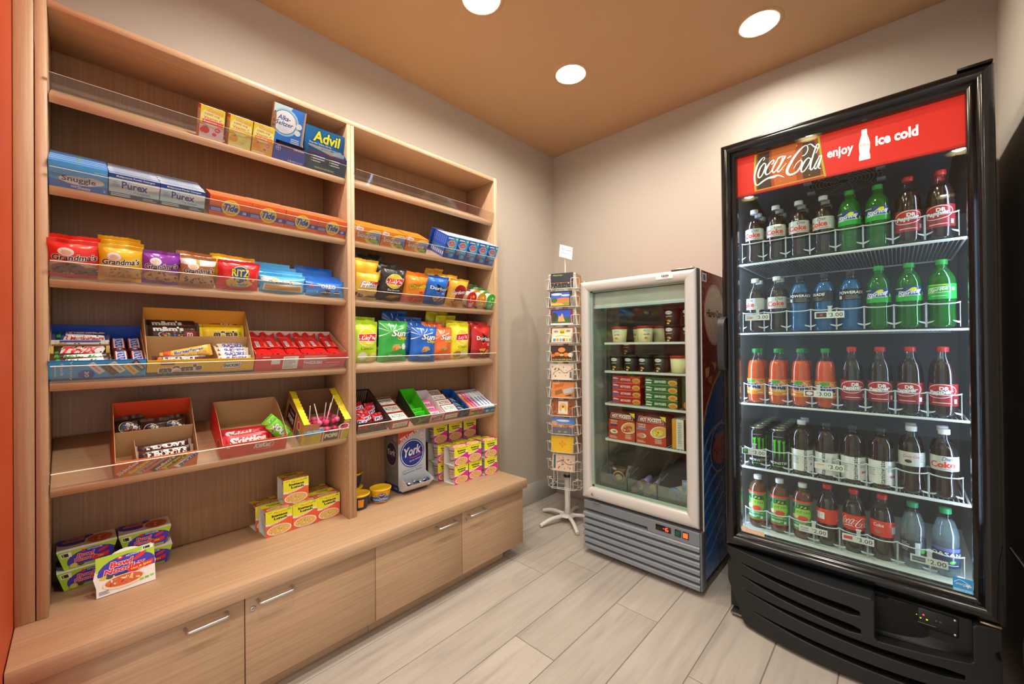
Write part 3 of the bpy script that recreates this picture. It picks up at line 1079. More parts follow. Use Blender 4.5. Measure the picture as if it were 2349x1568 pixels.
purex = [('r', 0, 0, 1, 1, '#a8cbe6'), ('p', [(0.55, 0.34), (1, 0.62), (1, 0.8), (0.4, 0.7)], '#dcebf5'), ('r', 0, 0.82, 1, 0.18, '#143a80'), ('t', 'Multipurpose Powder Detergent', 0.52, 0.905, 0.76, 0.1, '#ffffff', {'bold': 0.02}), ('r', 0, 0, 1, 0.21, '#2f3d52'),
         ('t', 'Purex', 0.5, 0.58, 0.52, 0.32, '#1a3f96', {'bold': 0.03, 'out': '#ffffff', 'ow': 0.05}), ('t', 'Crystals', 0.68, 0.31, 0.27, 0.15, '#24466e', {'shear': 0.2}), ('t', 'with', 0.5, 0.34, 0.06, 0.05, '#24466e')] + lines(0.07, 0.62, 0.14, 3, 0.07, 0.025, '#4a86c0') + lines(0.04, 0.14, 0.4, 2, 0.07, 0.035, '#d5dde6', 6) + lines(0.66, 0.12, 0.28, 2, 0.06, 0.025, '#aab6c4', 8)
for y, q in ((-2.5885, 'next to the sky blue boxes'), (-2.4675, 'next to the orange detergent boxes')):
    row_of('detergent_box', 'box', 2, y, 0.1205, 0.071, 0.0155, 10, '#2a4f96', purex, 'front pale blue powder detergent box ' + q, 'pale blue powder detergent box behind the one ' + q, 'pale blue detergent boxes', edge='#8fa8cc', top=[('r', 0, 0, 1, 0.25, '#c8d6ea'), ('r', 0.1, 0.35, 0.75, 0.2, '#24488e'), ('r', 0, 0.82, 1, 0.18, '#e8eef6')], jitter=0.0015)
tide = [('r', 0, 0, 1, 1, '#f15a22'), ('r', 0, 0.22, 1, 0.24, '#3b3fa6'), ('e', 0.52, 0.5, 0.235, 0.4, '#ffd21f'), ('e', 0.52, 0.5, 0.195, 0.335, '#f68b1f'), ('e', 0.52, 0.5, 0.14, 0.24, '#ffd21f'),
        ('t', 'Tide', 0.52, 0.5, 0.36, 0.38, '#273a9e', {'bold': 0.04, 'shear': 0.3, 'out': '#ffffff', 'ow': 0.05}), ('r', 0.83, 0.28, 0.09, 0.13, '#ffffff'), ('r', 0.842, 0.3, 0.066, 0.09, '#3b3fa6'), ('e', 0.875, 0.34, 0.02, 0.035, '#ffffff'), ('t', '1', 0.06, 0.87, 0.015, 0.09, '#7a2a10')] + lines(0.04, 0.37, 0.26, 3, 0.055, 0.022, '#c9d0f2', 5) + lines(0.04, 0.14, 0.44, 2, 0.06, 0.02, '#8a3512', 7) + lines(0.1, 0.86, 0.22, 2, 0.04, 0.014, '#b5431a', 9)
for y, q in ((-2.334, 'nearest the pale blue boxes'), (-2.2115, 'second from the pale blue boxes'), (-2.0875, 'second from the shelf divider'), (-1.9645, 'against the shelf divider')):
    row_of('detergent_box', 'box', 2, y, 0.1235, 0.071, 0.021, 4, '#f15a22', tide, 'front orange detergent box with a round emblem, ' + q, 'orange detergent box behind the one ' + q, 'orange detergent boxes', edge='#e65318', top=[('r', 0, 0.9, 1, 0.1, '#fbd9b8')])

# ---- second shelf, near bay
bounce = [('r', 0, 0, 1, 1, '#f47a20'), ('e', 0.78, 0.42, 0.4, 0.5, '#ffd24a'), ('e', 0.82, 0.42, 0.34, 0.42, '#f9a63a'), ('e', 0.84, 0.42, 0.3, 0.38, '#8f8fd0'), ('p', [(0.55, 0.3), (0.75, 0.42), (0.95, 0.36), (0.99, 0.15), (0.8, 0.06), (0.62, 0.12)], '#3f6f86'), ('r', 0.62, 0.12, 0.3, 0.16, '#9bb42a'),
          ('p', [(0.02, 0.72), (0.2, 0.66), (0.3, 0.72), (0.3, 0.9), (0.1, 0.98), (0.02, 0.94)], '#ffffff'), ('t', 'NEW', 0.18, 0.81, 0.14, 0.1, '#d8232a', B), ('t', 'bounce', 0.47, 0.47, 0.74, 0.33, '#ffffff', {'bold': 0.045, 'out': '#d8232a', 'ow': 0.045})] + lines(0.05, 0.18, 0.3, 2, 0.07, 0.025, '#c9501a')
bs = [('r', 0, 0, 1, 1, '#f0701c'), ('p', [(0.3, 0.75), (1, 0.7), (1, 0.95), (0.4, 0.9)], '#ffffff')]
for y, q in ((-1.802, 'against the shelf divider'), (-1.672, 'in the middle of three rows'), (-1.538, 'next to the bare stretch of shelf')):
    row_of('fabric_sheet_box', 'box', 2, y, 0.127, 0.072, 0.04, 3, '#f0701c', bounce, 'front orange fabric sheet box with puffy white lettering, ' + q, 'orange fabric sheet box behind the one ' + q, 'orange fabric sheet boxes', edge='#ee6c18', side=bs)
clor = [('r', 0, 0, 1, 1, '#1560c8'), ('p', [(0.4, 0), (1, 0.25), (1, 1), (0.7, 1), (0.3, 0.5)], '#2a9ae0'), ('p', [(0, 0), (0.5, 0), (0.3, 0.5), (0, 0.7)], '#163a9c'), ('r', 0.1, 0.87, 0.5, 0.06, '#e8eef6'),
        ('p', [(0.08, 0.66), (0.32, 0.81), (0.68, 0.81), (0.92, 0.66), (0.68, 0.52), (0.32, 0.52)], '#ffffff'), ('p', [(0.12, 0.66), (0.33, 0.79), (0.67, 0.79), (0.88, 0.66), (0.67, 0.54), (0.33, 0.54)], '#e8642c'), ('p', [(0.14, 0.62), (0.86, 0.62), (0.86, 0.71), (0.14, 0.71)], '#163a9c'), ('t', 'CLOROX', 0.5, 0.665, 0.66, 0.075, '#ffffff', B),
        ('t', 'Stain Fighter', 0.5, 0.42, 0.86, 0.085, '#ffffff', B), ('t', '+Color Booster', 0.52, 0.34, 0.8, 0.06, '#ffffff', B), ('r', 0.1, 0.23, 0.36, 0.05, '#e8642c'), ('e', 0.88, 0.9, 0.09, 0.05, '#f2e04a')] + lines(0.62, 0.2, 0.3, 4, 0.04, 0.014, '#cfe4f8')
cs = [('r', 0, 0, 1, 1, '#2a55d8'), ('r', 0.2, 0.1, 0.6, 0.16, '#e8eef6'), ('r', 0.25, 0.34, 0.5, 0.12, '#4a8a5a')] + lines(0.2, 0.9, 0.6, 6, 0.06, 0.02, '#9ab8f4')
m1 = carton(0.0745, 0.119, 0.0175, '#1c48c8', clor, cs, edge='#8fa6d8', top=[('r', 0, 0.7, 1, 0.3, '#dfe6f2')]).mesh('stain_fighter_box')
m2 = carton(0.0745, 0.119, 0.0175, '#1c48c8', (), cs, edge='#8fa6d8', top=[('r', 0, 0.7, 1, 0.3, '#dfe6f2')]).mesh('stain_fighter_box')
pos = ('first from the bare shelf', 'second from the bare shelf', 'middle of the front five', 'second from the end upright', 'against the end upright')
for c in range(5):
    for k in range(8 if c == 0 else 7):
        thing('stain_fighter_box', ('front royal blue stain fighter box, ' + pos[c]) if k == 0 else 'royal blue stain fighter box in the rows behind the front five', 'box', on_shelf(2, -1.3055 + c * 0.0758, -0.015 - k * 0.0182 - (0.02 if k == 7 else 0)), 'royal blue stain fighter boxes', data=m1 if k == 0 else m2)

# ---- third shelf, far bay: biscuits
def gma(bg, low, sub, cook='#b9875c', chip='#5a3420', subc='#f4e2c8'):
    return [('r', 0, 0, 1, 1, bg), ('e', 0.42, 0.14, 0.6, 0.34, low), ('e', 0.4, 0.2, 0.36, 0.22, cook), ('e', 0.82, 0.12, 0.26, 0.18, cook)] + inside(14, 0.42, 0.2, 0.32, 0.17, [chip], 0.02, 0.045, len(sub) + 2) + inside(6, 0.82, 0.12, 0.16, 0.1, [chip], 0.02, 0.04, 9) + [
        ('e', 0.34, 0.76, 0.16, 0.13, '#e6ecf6'), ('e', 0.34, 0.74, 0.1, 0.09, '#e8b490'), ('t', "Grandma's", 0.51, 0.6, 0.9, 0.19, '#2a1a14', {'bold': 0.025, 'shear': 0.12, 'out': '#f6efe2', 'ow': 0.05, 'tilt': 0.08}), ('t', sub, 0.8, 0.42, 0.32, 0.08, subc, {'shear': 0.3})]


BG = 'bags of biscuits on the third shelf'
bag('gr', 'cookie_bag', 'front red cookie bag beside the shelving upright', 'bag', on_shelf(3, -2.716, -0.012, 0, 3), BG, w=0.108, h=0.092, t=0.036, base='#d8281e', ops=gma('#d8281e', '#b98a6a', 'Chocolate', '#6a4630', '#2a160e'), seed=1)
bag('gr', 'cookie_bag', 'red cookie bag half hidden behind the front red one', 'bag', on_shelf(3, -2.712, -0.058, 1, 2), BG)
bag('gy', 'cookie_bag', 'front yellow cookie bag between the red and purple ones', 'bag', on_shelf(3, -2.613, -0.012, 0, 2), BG, w=0.1, h=0.094, t=0.034, base='#f2a81c', ops=gma('#f2a81c', '#c99a5c', 'Peanut', '#c08a4c', '#8a5a2c', '#3a2416'), seed=2)
bag('gy', 'cookie_bag', 'yellow cookie bag directly behind the front yellow one', 'bag', on_shelf(3, -2.606, -0.055, 2, 0), BG)
bag('gy', 'cookie_bag', 'rearmost yellow cookie bag, tallest of the yellow three', 'bag', on_shelf(3, -2.612, -0.108, -2, -2), BG)
bag('gp', 'cookie_bag', 'purple cookie bag with an oatmeal biscuit picture', 'bag', on_shelf(3, -2.514, -0.014, 0, 4), BG, w=0.096, h=0.09, t=0.034, base='#7a2c96', ops=gma('#7a2c96', '#8a5a60', 'Oatmeal', '#b9854e', '#5a3a2a'), seed=3)
bag('gb', 'cookie_bag', 'front brown and white cookie bag beside the red cracker bag', 'bag', on_shelf(3, -2.418, -0.012, 0, 2), BG, w=0.1, h=0.088, t=0.036, base='#a8683a', ops=[('r', 0, 0, 1, 1, '#a8683a')] + [('r', 0, 0.8, 1, 0.2, '#f4ede2'), ('r', 0.42, 0.8, 0.1, 0.2, '#d8843a')] + gma('#a8683a', '#b98a5c', 'Choco', '#c09060', '#4a2a1a')[1:], seed=4)
bag('gb', 'cookie_bag', 'brown and white cookie bag behind the front brown one', 'bag', on_shelf(3, -2.426, -0.058, -3, 2), BG)
ritz = [('r', 0, 0, 1, 1, '#d81f26'), ('e', 0.5, 0.25, 0.3, 0.3, '#e8a63a'), ('e', 0.52, 0.66, 0.21, 0.3, '#f7d21f'), ('e', 0.52, 0.66, 0.195, 0.275, '#1f3f96'), ('t', 'RITZ', 0.52, 0.68, 0.42, 0.3, '#f7d21f', {'bold': 0.03, 'out': '#1f2f76', 'ow': 0.04}),
        ('p', [(0.36, 0.42), (0.5, 0.22), (0.68, 0.36), (0.68, 0.5), (0.36, 0.5)], '#1f3f96'), ('t', 'BITS', 0.53, 0.39, 0.26, 0.14, '#f7d21f', {'bold': 0.02}), ('r', 0.32, 0.06, 0.38, 0.14, '#3a86c8'), ('t', 'Cheese', 0.51, 0.13, 0.3, 0.1, '#f7e21f', B), ('e', 0.24, 0.3, 0.06, 0.07, '#e8b25a'), ('e', 0.78, 0.24, 0.06, 0.07, '#e8b25a'), ('e', 0.86, 0.4, 0.04, 0.06, '#e8b25a')]
bag('rz', 'cracker_bag', 'red cracker bag with a blue and yellow disc emblem', 'bag', on_shelf(3, -2.314, -0.012, 0, 3), BG, w=0.134, h=0.088, t=0.04, base='#d81f26', ops=ritz, seed=5)
bag('yl', 'snack_bag', 'yellow and white snack bag behind the red cracker bag', 'bag', on_shelf(3, -2.33, -0.075, -4, -4), BG, w=0.14, h=0.09, t=0.036, base='#f2b01e', ops=[('r', 0.3, 0.5, 0.6, 0.5, '#f6ece0'), ('e', 0.5, 0.8, 0.12, 0.1, '#d8843a'), ('e', 0.8, 0.7, 0.1, 0.1, '#d8843a')], seed=6)
sand = [('r', 0, 0, 1, 1, '#4aa0e0'), ('e', 0.2, 0.78, 0.2, 0.16, '#eaf4fb'), ('e', 0.55, 0.68, 0.4, 0.12, '#eaf4fb'), ('r', 0.06, 0.04, 0.88, 0.46, '#e8ddc8')] + [('e', 0.1 + 0.044 * k, 0.27, 0.021, 0.2, '#c08a50') for k in range(19)] + [('r', 0.12 + 0.044 * k, 0.1, 0.006, 0.34, '#8a5a30') for k in range(19)] + [('e', 0.3, 0.82, 0.07, 0.1, '#e8a860'), ('t', "Grandma's", 0.42, 0.66, 0.56, 0.2, '#3a2a20', {'bold': 0.02, 'shear': 0.15, 'out': '#ffffff', 'ow': 0.04})]
for k, q in enumerate(('front', 'second', 'third', 'rearmost')):
    bag('sc', 'cookie_pack', q + ' sky blue sandwich cookie pack in its sloping row', 'pack', on_shelf(3, -2.175 - (0.004, 0.0, 0.012, 0.024)[k] + 0.004, -0.012 - k * 0.044, 0, 14), 'sky blue cookie packs', w=0.166, h=0.058, t=0.042, base='#4aa0e0', ops=sand, seed=7)
oreo = [('r', 0, 0, 1, 1, '#1d62c4'), ('p', [(0, 0), (1, 0), (1, 0.45), (0, 0.3)], '#2f86e2'), ('p', [(0.04, 0.55), (0.12, 0.8), (0.18, 0.55)], '#d8323a'), ('t', 'OREO', 0.56, 0.68, 0.42, 0.3, '#ffffff', {'bold': 0.035, 'out': '#12306c', 'ow': 0.04}), ('e', 0.5, 0.24, 0.14, 0.2, '#2a1c18'), ('r', 0.37, 0.2, 0.26, 0.06, '#f4f0ea'), ('e', 0.8, 0.22, 0.1, 0.14, '#2a1c18'), ('r', 0.71, 0.19, 0.18, 0.05, '#f4f0ea'), ('t', '6', 0.26, 0.24, 0.03, 0.14, '#ffffff', B)]
for k in range(6):
    q = ('front', 'second', 'third', 'fourth', 'fifth', 'rearmost')[k]
    bag('or', 'sandwich_biscuit_pack', q + ' royal blue sandwich biscuit pack in its sloping row', 'pack', on_shelf(3, -2.0045 + (0, 0.002, -0.004, -0.012, -0.004, -0.006)[k], -0.012 - k * 0.031, (0, 2, -2, 3, -1, -3)[k], 24 if k < 5 else 5), 'royal blue biscuit packs', w=0.160, h=0.056, t=0.034, base='#1d62c4', ops=oreo, seed=8, nu=10, nv=8)

# ---- third shelf, near bay: small crisp bags
def lays(bg, fl, fc='#ffffff', low=()):
    return [('r', 0, 0, 1, 1, bg)] + list(low) + [('e', 0.5, 0.66, 0.34, 0.24, '#fff6d8'), ('e', 0.5, 0.66, 0.32, 0.225, '#f9c11e'), ('e', 0.56, 0.62, 0.22, 0.14, '#f6d860'), ('p', [(0.16, 0.57), (0.18, 0.75), (0.88, 0.77), (0.84, 0.55)], '#ffffff'), ('p', [(0.18, 0.58), (0.2, 0.74), (0.86, 0.755), (0.82, 0.562)], '#d2202a'),
            ('t', "Lay's", 0.52, 0.645, 0.5, 0.13, '#ffffff', {'bold': 0.02, 'shear': 0.15, 'tilt': 0.05}), ('t', fl, 0.52, 0.37, 0.5, 0.075, fc)]


BS = 'small crisp bags on the third shelf'
fritos = [('r', 0, 0, 1, 1, '#f0b23a'), ('e', 0.5, 0.02, 0.75, 0.26, '#4a2a1c'), ('e', 0.5, 0.24, 0.4, 0.1, '#e0a04a'), ('p', [(0.46, 0.48), (0.5, 0.74), (0.95, 0.72), (0.97, 0.56), (0.8, 0.44)], '#d2202a'), ('t', 'Fritos', 0.52, 0.58, 0.8, 0.28, '#ffffff', {'bold': 0.035, 'shear': 0.35, 'out': '#7a3a8a', 'ow': 0.04}), ('t', 'CHILI CHEESE', 0.56, 0.13, 0.68, 0.08, '#f2ead8', {'shear': 0.2})]
bag('fr', 'corn_chip_bag', 'front orange and brown corn chip bag beside the divider', 'bag', on_shelf(3, -1.797, -0.012, 2, 6), BS, w=0.115, h=0.112, t=0.05, base='#f0b23a', ops=fritos, seed=11)
bag('fr2', 'corn_chip_bag', 'taller orange corn chip bag behind the small front one', 'bag', on_shelf(3, -1.803, -0.075, -2, 2), BS, w=0.125, h=0.15, t=0.05, base='#f0a828', ops=[('p', [(0.4, 0.4), (0.5, 0.62), (0.95, 0.6), (0.97, 0.46)], '#d2202a'), ('e', 0.5, 0.1, 0.6, 0.2, '#c8301e'), ('t', 'Fritos', 0.55, 0.52, 0.7, 0.2, '#ffffff', {'bold': 0.035, 'shear': 0.35, 'out': '#7a3a8a', 'ow': 0.04})], seed=12)
bag('fr3', 'corn_chip_bag', 'black snack bag in the shade behind the orange bags', 'bag', on_shelf(3, -1.775, -0.15, 3, -2), BS, w=0.15, h=0.16, t=0.05, base='#1c1a18', ops=[('e', 0.5, 0.5, 0.3, 0.2, '#5a4a1c')], seed=13)
bbq = lays('#262422', 'Barbecue', '#e8e2da', [('e', 0.56, 0.1, 0.3, 0.1, '#8a3f1e', 12), ('e', 0.52, 0.13, 0.22, 0.05, '#c06a34', 12)])
bag('bq', 'crisp_bag', 'black barbecue crisp bag with a yellow disc emblem', 'bag', on_shelf(3, -1.685, -0.012, 0, 4), BS, w=0.135, h=0.145, t=0.06, base='#262422', ops=bbq, seed=14)
bag('bq', 'crisp_bag', 'black barbecue crisp bag half hidden behind another one', 'bag', on_shelf(3, -1.7, -0.08, 6, 2), BS)
chee = [('r', 0, 0, 1, 1, '#f07818'), ('p', [(0, 0), (1, 0), (1, 0.3), (0, 0.2)], '#d8281e'), ('t', 'Cheetos', 0.55, 0.66, 0.8, 0.17, '#f9c81e', {'bold': 0.03, 'shear': 0.2, 'out': '#1c1410', 'ow': 0.045, 'tilt': 0.1})] + bits(12, 0.35, 0.95, 0.06, 0.36, ['#e8561c', '#c8321a', '#f08a2a', '#8a2414'], 0.02, 0.09, 4, 0.5) + [('e', 0.68, 0.42, 0.1, 0.07, '#c83a1e')]
bag('ch', 'cheese_puff_bag', 'front orange cheese puff bag with black edged lettering', 'bag', on_shelf(3, -1.555, -0.012, -2, 4), BS, w=0.132, h=0.13, t=0.055, base='#f07818', ops=chee, seed=15)
bag('ch', 'cheese_puff_bag', 'orange cheese puff bag just behind the front one', 'bag', on_shelf(3, -1.563, -0.05, -4, 0), BS)
dori = lambda bg, lo: [('r', 0, 0, 1, 1, bg), ('p', [(0, 0), (1, 0), (1, 0.16), (0, 0.3)], lo), ('p', [(0.42, 0.82), (0.78, 0.66), (0.5, 0.46)], '#1a1412'), ('p', [(0.45, 0.5), (0.5, 0.44), (0.72, 0.6), (0.55, 0.5)], '#e8632a'), ('t', 'Doritos', 0.54, 0.64, 0.76, 0.13, '#ffffff', {'bold': 0.025, 'out': '#1a1412', 'ow': 0.03, 'tilt': -0.06}),
                       ('p', [(0.3, 0.3), (0.66, 0.32), (0.5, 0.06)], '#e0a24a'), ('p', [(0.6, 0.08), (0.92, 0.26), (0.72, 0.28)], '#d0883a')] + lines(0.72, 0.46, 0.16, 2, 0.04, 0.018, '#ffffff')
bag('db', 'tortilla_chip_bag', 'blue tortilla chip bag with a black triangle emblem', 'bag', on_shelf(3, -1.436, -0.012, 0, 4), BS, w=0.148, h=0.134, t=0.055, base='#1c5ab8', ops=dori('#1c5ab8', '#16489a'), seed=16)
gard = [('r', 0, 0, 1, 1, '#e0982c'), ('e', 0.55, 0.62, 0.32, 0.26, '#8a1a1e'), ('r', 0.3, 0.22, 0.5, 0.3, '#7a2a20'), ('t', "Gardetto's", 0.54, 0.58, 0.84, 0.16, '#f6efe0', {'bold': 0.02, 'shear': 0.3, 'out': '#5a1414', 'ow': 0.04, 'tilt': 0.12})] + bits(14, 0.08, 0.92, 0.03, 0.2, ['#c8843a', '#8a5228', '#e8c88a', '#5a3418'], 0.02, 0.06, 6, 0.7)
bag('ga', 'snack_mix_bag', 'front tan snack mix bag with a dark red oval emblem', 'bag', on_shelf(3, -1.284, -0.012, 0, 4), BS, w=0.132, h=0.135, t=0.05, base='#e0982c', ops=gard, seed=17)
bag('ga', 'snack_mix_bag', 'tan snack mix bag directly behind the front tan one', 'bag', on_shelf(3, -1.33, -0.065, 3, 0), BS)
bag('ga', 'snack_mix_bag', 'rearmost tan snack mix bag, standing above the others', 'bag', on_shelf(3, -1.365, -0.15, 8, -2), BS)
# oval crisp tubs, lids to the front
def tub(col, lc):
    o = []
    n = 9
    prof = ell(0.035, 0.0635, 0.034, 0.034, n, 0, 0, 180) + ell(0.035, 0.034, 0.034, 0.034, n, 0, 180, 360)
    g = G('plastic').slab([(0.035 + (x - 0.035) * 0.9, 0.049 + (z - 0.049) * 0.9) for x, z in prof], -0.045, -0.003, 'x', '#e8e2d8')
    o.append(('tub', g))
    g = G('film').slab(prof, -0.003, 0, 'x', col)
    art(g, 0.07, 0.098, [('p', [(x / 0.07 * 0.86 + 0.07, z / 0.098 * 0.9 + 0.05) for x, z in prof], col), ('t', 'Pringles', 0.38, 0.55, 0.5, 0.08, '#ffffff', {'rot': -80, 'bold': 0.02}), ('e', 0.62, 0.72, 0.12, 0.08, lc)] + barcode(0.28, 0.12, 0.34, 0.2) + [('e', 0.66, 0.36, 0.1, 0.07, lc)])
    o.append(('foil_lid', g))
    return o


TB = 'oval crisp tubs'
tubs = {}
for cnm, col, lc, y in (('red', '#c8201e', '#f0a028', -1.146), ('orange', '#f08a1e', '#f6d87a', -1.071), ('green', '#34a82e', '#bfe08a', -0.995)):
    q = tub(col, lc)
    q = [(a, b.mesh(a)) for a, b in q]
    for k in range(4 if cnm == 'green' else 2):
        build('crisp_tub', cnm + ' oval crisp tub, ' + ('front of its row' if k == 0 else ('directly behind the front one' if k == 1 else 'third from the front' if k == 2 else 'rearmost of its row')), 'tub', on_shelf(3, y - (0.0 if k == 0 else 0.004 * k), -0.016 - 0.052 * k, 0, 8), q, TB)

# ---- fourth shelf, near bay: larger crisp bags, standing upright
BL = 'large crisp bags on the fourth shelf'
lim = lays('#a8cc1e', 'Lim\u00f3n', '#3a5a14', [('e', 0.34, 0.18, 0.18, 0.11, '#cfe28a'), ('e', 0.34, 0.18, 0.15, 0.09, '#e8f2c8'), ('e', 0.74, 0.2, 0.13, 0.06, '#e0c878'), ('e', 0.66, 0.06, 0.15, 0.07, '#e0c878')])
bag('lm', 'crisp_bag', 'front lime green crisp bag beside the divider', 'bag', on_shelf(4, -1.802, -0.022, 3, 22), BL, w=0.135, h=0.178, t=0.06, base='#a8cc1e', ops=lim, seed=21)
bag('lm', 'crisp_bag', 'lime green crisp bag peeping over the front lime one', 'bag', on_shelf(4, -1.812, -0.085, -4, 18), BL)
sun = lambda bg, fl, rot=0: [('r', 0, 0, 1, 1, bg)] + [('p', [(0.34, 0.78), (0.34 + 0.5 * cos(a), 0.78 + 0.3 * sin(a)), (0.34 + 0.5 * cos(a + 0.1), 0.78 + 0.3 * sin(a + 0.1))], '#e8f6da') for a in (0.3, 0.9, 1.5, 2.2, 2.8, 3.5)] + [('t', 'Sun', 0.62, 0.75, 0.58, 0.17, '#ffffff', {'bold': 0.03, 'shear': 0.3, 'out': '#5a3a1a', 'ow': 0.03}), ('t', 'Chips', 0.76, 0.61, 0.4, 0.11, '#f6b81e', {'bold': 0.03, 'shear': 0.3, 'out': '#5a3a1a', 'ow': 0.03}),
       ('p', [(0.38, 0.36), (0.6, 0.38), (0.66, 0.46), (0.46, 0.46)], '#c08a4a'), ('p', [(0.36, 0.28), (0.58, 0.3), (0.62, 0.37), (0.4, 0.36)], '#a8703a'), ('p', [(0.5, 0.31), (0.7, 0.36), (0.68, 0.42), (0.52, 0.38)], '#d0a060')] + [('t', fl, 0.54, 0.17, 0.5, 0.05 if ' ' not in fl else 0.06, '#ffffff')]
bag('sg', 'wholegrain_crisp_bag', 'green wholegrain crisp bag with an onion picture', 'bag', on_shelf(4, -1.672, -0.022, 0, 22), BL, w=0.158, h=0.188, t=0.06, base='#2f9a3a', ops=sun('#2f9a3a', 'FRENCH ONION') + [('e', 0.82, 0.4, 0.1, 0.08, '#eef2e6')], seed=22)
bag('sb', 'wholegrain_crisp_bag', 'front blue wholegrain crisp bag, tilted, third in the row', 'bag', on_shelf(4, -1.506, -0.018, -6, 22), BL, w=0.15, h=0.172, t=0.055, base='#1c56b4', ops=sun('#1c56b4', 'ORIGINAL'), seed=23)
bag('sb', 'wholegrain_crisp_bag', 'blue wholegrain crisp bag just behind the front blue one', 'bag', on_shelf(4, -1.522, -0.07, 2, 20), BL)
bag('sb', 'wholegrain_crisp_bag', 'blue wholegrain crisp bag rising in the middle of its row', 'bag', on_shelf(4, -1.548, -0.125, -4, 14), BL)
bag('sb', 'wholegrain_crisp_bag', 'rearmost blue wholegrain crisp bag in the shade', 'bag', on_shelf(4, -1.59, -0.185, 4, 10), BL)
bag('so', 'wholegrain_crisp_bag', 'front orange wholegrain crisp bag between blue and yellow bags', 'bag', on_shelf(4, -1.372, -0.02, 0, 22), BL, w=0.142, h=0.165, t=0.055, base='#e8602c', ops=sun('#e8602c', 'HARVEST CHEDDAR'), seed=24)
bag('so', 'wholegrain_crisp_bag', 'orange wholegrain crisp bag behind the front orange one', 'bag', on_shelf(4, -1.4, -0.08, 3, 18), BL)
bag('lc', 'crisp_bag', 'front yellow crisp bag with a potato picture', 'bag', on_shelf(4, -1.238, -0.022, 5, 22), BL, w=0.148, h=0.185, t=0.055, base='#f4d21c', ops=lays('#f4d21c', 'Classic', '#5a4a1c', [('e', 0.28, 0.14, 0.18, 0.1, '#a87a4a'), ('e', 0.64, 0.14, 0.22, 0.1, '#f0dc9a')]), seed=25)
bag('lc', 'crisp_bag', 'yellow crisp bag just behind the front yellow one', 'bag', on_shelf(4, -1.25, -0.075, -6, 20), BL)
bag('lc', 'crisp_bag', 'yellow crisp bag in the middle of its row', 'bag', on_shelf(4, -1.285, -0.13, 4, 14), BL)
bag('lc', 'crisp_bag', 'rearmost yellow crisp bag in the deep shade', 'bag', on_shelf(4, -1.33, -0.185, 0, 10), BL)
bag('dr', 'tortilla_chip_bag', 'front red tortilla chip bag beside the end upright', 'bag', on_shelf(4, -1.087, -0.022, 0, 22), BL, w=0.148, h=0.182, t=0.055, base='#a81c1a', ops=dori('#a81c1a', '#7a1412'), seed=26)
bag('dr', 'tortilla_chip_bag', 'red tortilla chip bag behind the front red one', 'bag', on_shelf(4, -1.1, -0.08, -5, 18), BL)

# ================================================================== fourth and fifth shelves, far bay: trays of sweets
def inner(s, y, d=-0.015):
    return on_shelf(s, y, d)


def put(base, x, y, z, rz=0.0, lean=0.0, rx=0.0):
    """frame inside a tray: lean tips the face of a bar up towards the viewer"""
    return base @ Matrix.Translation((x, y, z)) @ Matrix.Rotation(radians(rz), 4, 'Z') @ Matrix.Rotation(-radians(lean), 4, 'Y') @ Matrix.Rotation(radians(rx), 4, 'X')


KR = '#b08a60'
# variety tray
T1 = inner(4, -2.7135)
vf = [('r', 0, 0, 1, 1, '#2f97dc'), ('r', 0, 0.0, 1, 0.12, '#26419c'), ('r', 0, 0.95, 1, 0.05, '#1f49b8'), ('t', 'Variety', 0.21, 0.5, 0.3, 0.11, '#eaf4fb', {'rot': -90}), ('t', 'Pack', 0.125, 0.55, 0.2, 0.09, '#eaf4fb', {'rot': -90}), ('e', 0.36, 0.3, 0.085, 0.23, '#26419c'), ('t', '30', 0.365, 0.3, 0.1, 0.14, '#ffffff', {'rot': -90, 'bold': 0.01}),
      ('r', 0.055, 0.2, 0.012, 0.6, '#9fd0f0')]
for k, (cx, cy, c1, tx, tc) in enumerate(((0.46, 0.6, '#d8dce2', '3 Musketeers', '#c8242c'), (0.6, 0.5, '#5a3a26', 'Milky Way', '#2a8a3a'), (0.68, 0.62, '#ead6a8', 'SNICKERS', '#3a2a8a'), (0.83, 0.5, '#e8c24a', 'TWIX', '#c8242c'), (0.92, 0.68, '#5a3420', 'SNICKERS', '#e8e2f2'))):
    a = radians(-52)
    hw, hh = 0.1, 0.115
    pts = []
    for sx, sy in ((-1, -1), (1, -1), (1, 1), (-1, 1)):
        X, Y = sx * hw * 0.21, sy * hh * 0.067 * 1.1
        pts.append((cx + (X * cos(a) - Y * sin(a)) / 0.21, cy + (X * sin(a) + Y * cos(a)) / 0.067))
    vf += [('p', pts, c1), ('t', tx, cx, cy, 0.15, 0.1, tc, {'rot': -52, 'bold': 0.02})]
TG = 'cardboard trays of sweets'
tp = tray(0.209, 0.2, 0.067, 0.078, '#2f97dc', KR, vf)
tp[1] = ('back_panel', G('card').box(-0.2, -0.1985, 0, 0.209, 0, 0.09, '#1f49b8', front='#1f49b8'))
tp += [('divider', G('card').box(-0.197, -0.003, 0.127, 0.1285, 0.0015, 0.055, KR)), ('divider', G('card').box(-0.118, -0.1165, 0.003, 0.126, 0.0015, 0.062, KR))]
build('sweets_tray', 'blue tray of mixed chocolate bars at the shelving upright', 'tray', T1, tp, TG)
musk = [('r', 0, 0, 1, 1, '#1c2a6c'), ('p', [(0.12, 0.1), (0.2, 0.95), (0.96, 0.8), (0.98, 0.4), (0.5, 0.15)], '#d8dde6'), ('t', '3 Musketeers', 0.56, 0.52, 0.8, 0.5, '#b81e2a', {'bold': 0.03, 'shear': 0.3, 'out': '#ffffff', 'ow': 0.04}), ('r', 0.02, 0.6, 0.08, 0.3, '#2a8a3a')]
SW = 'chocolate bars in the blue tray'
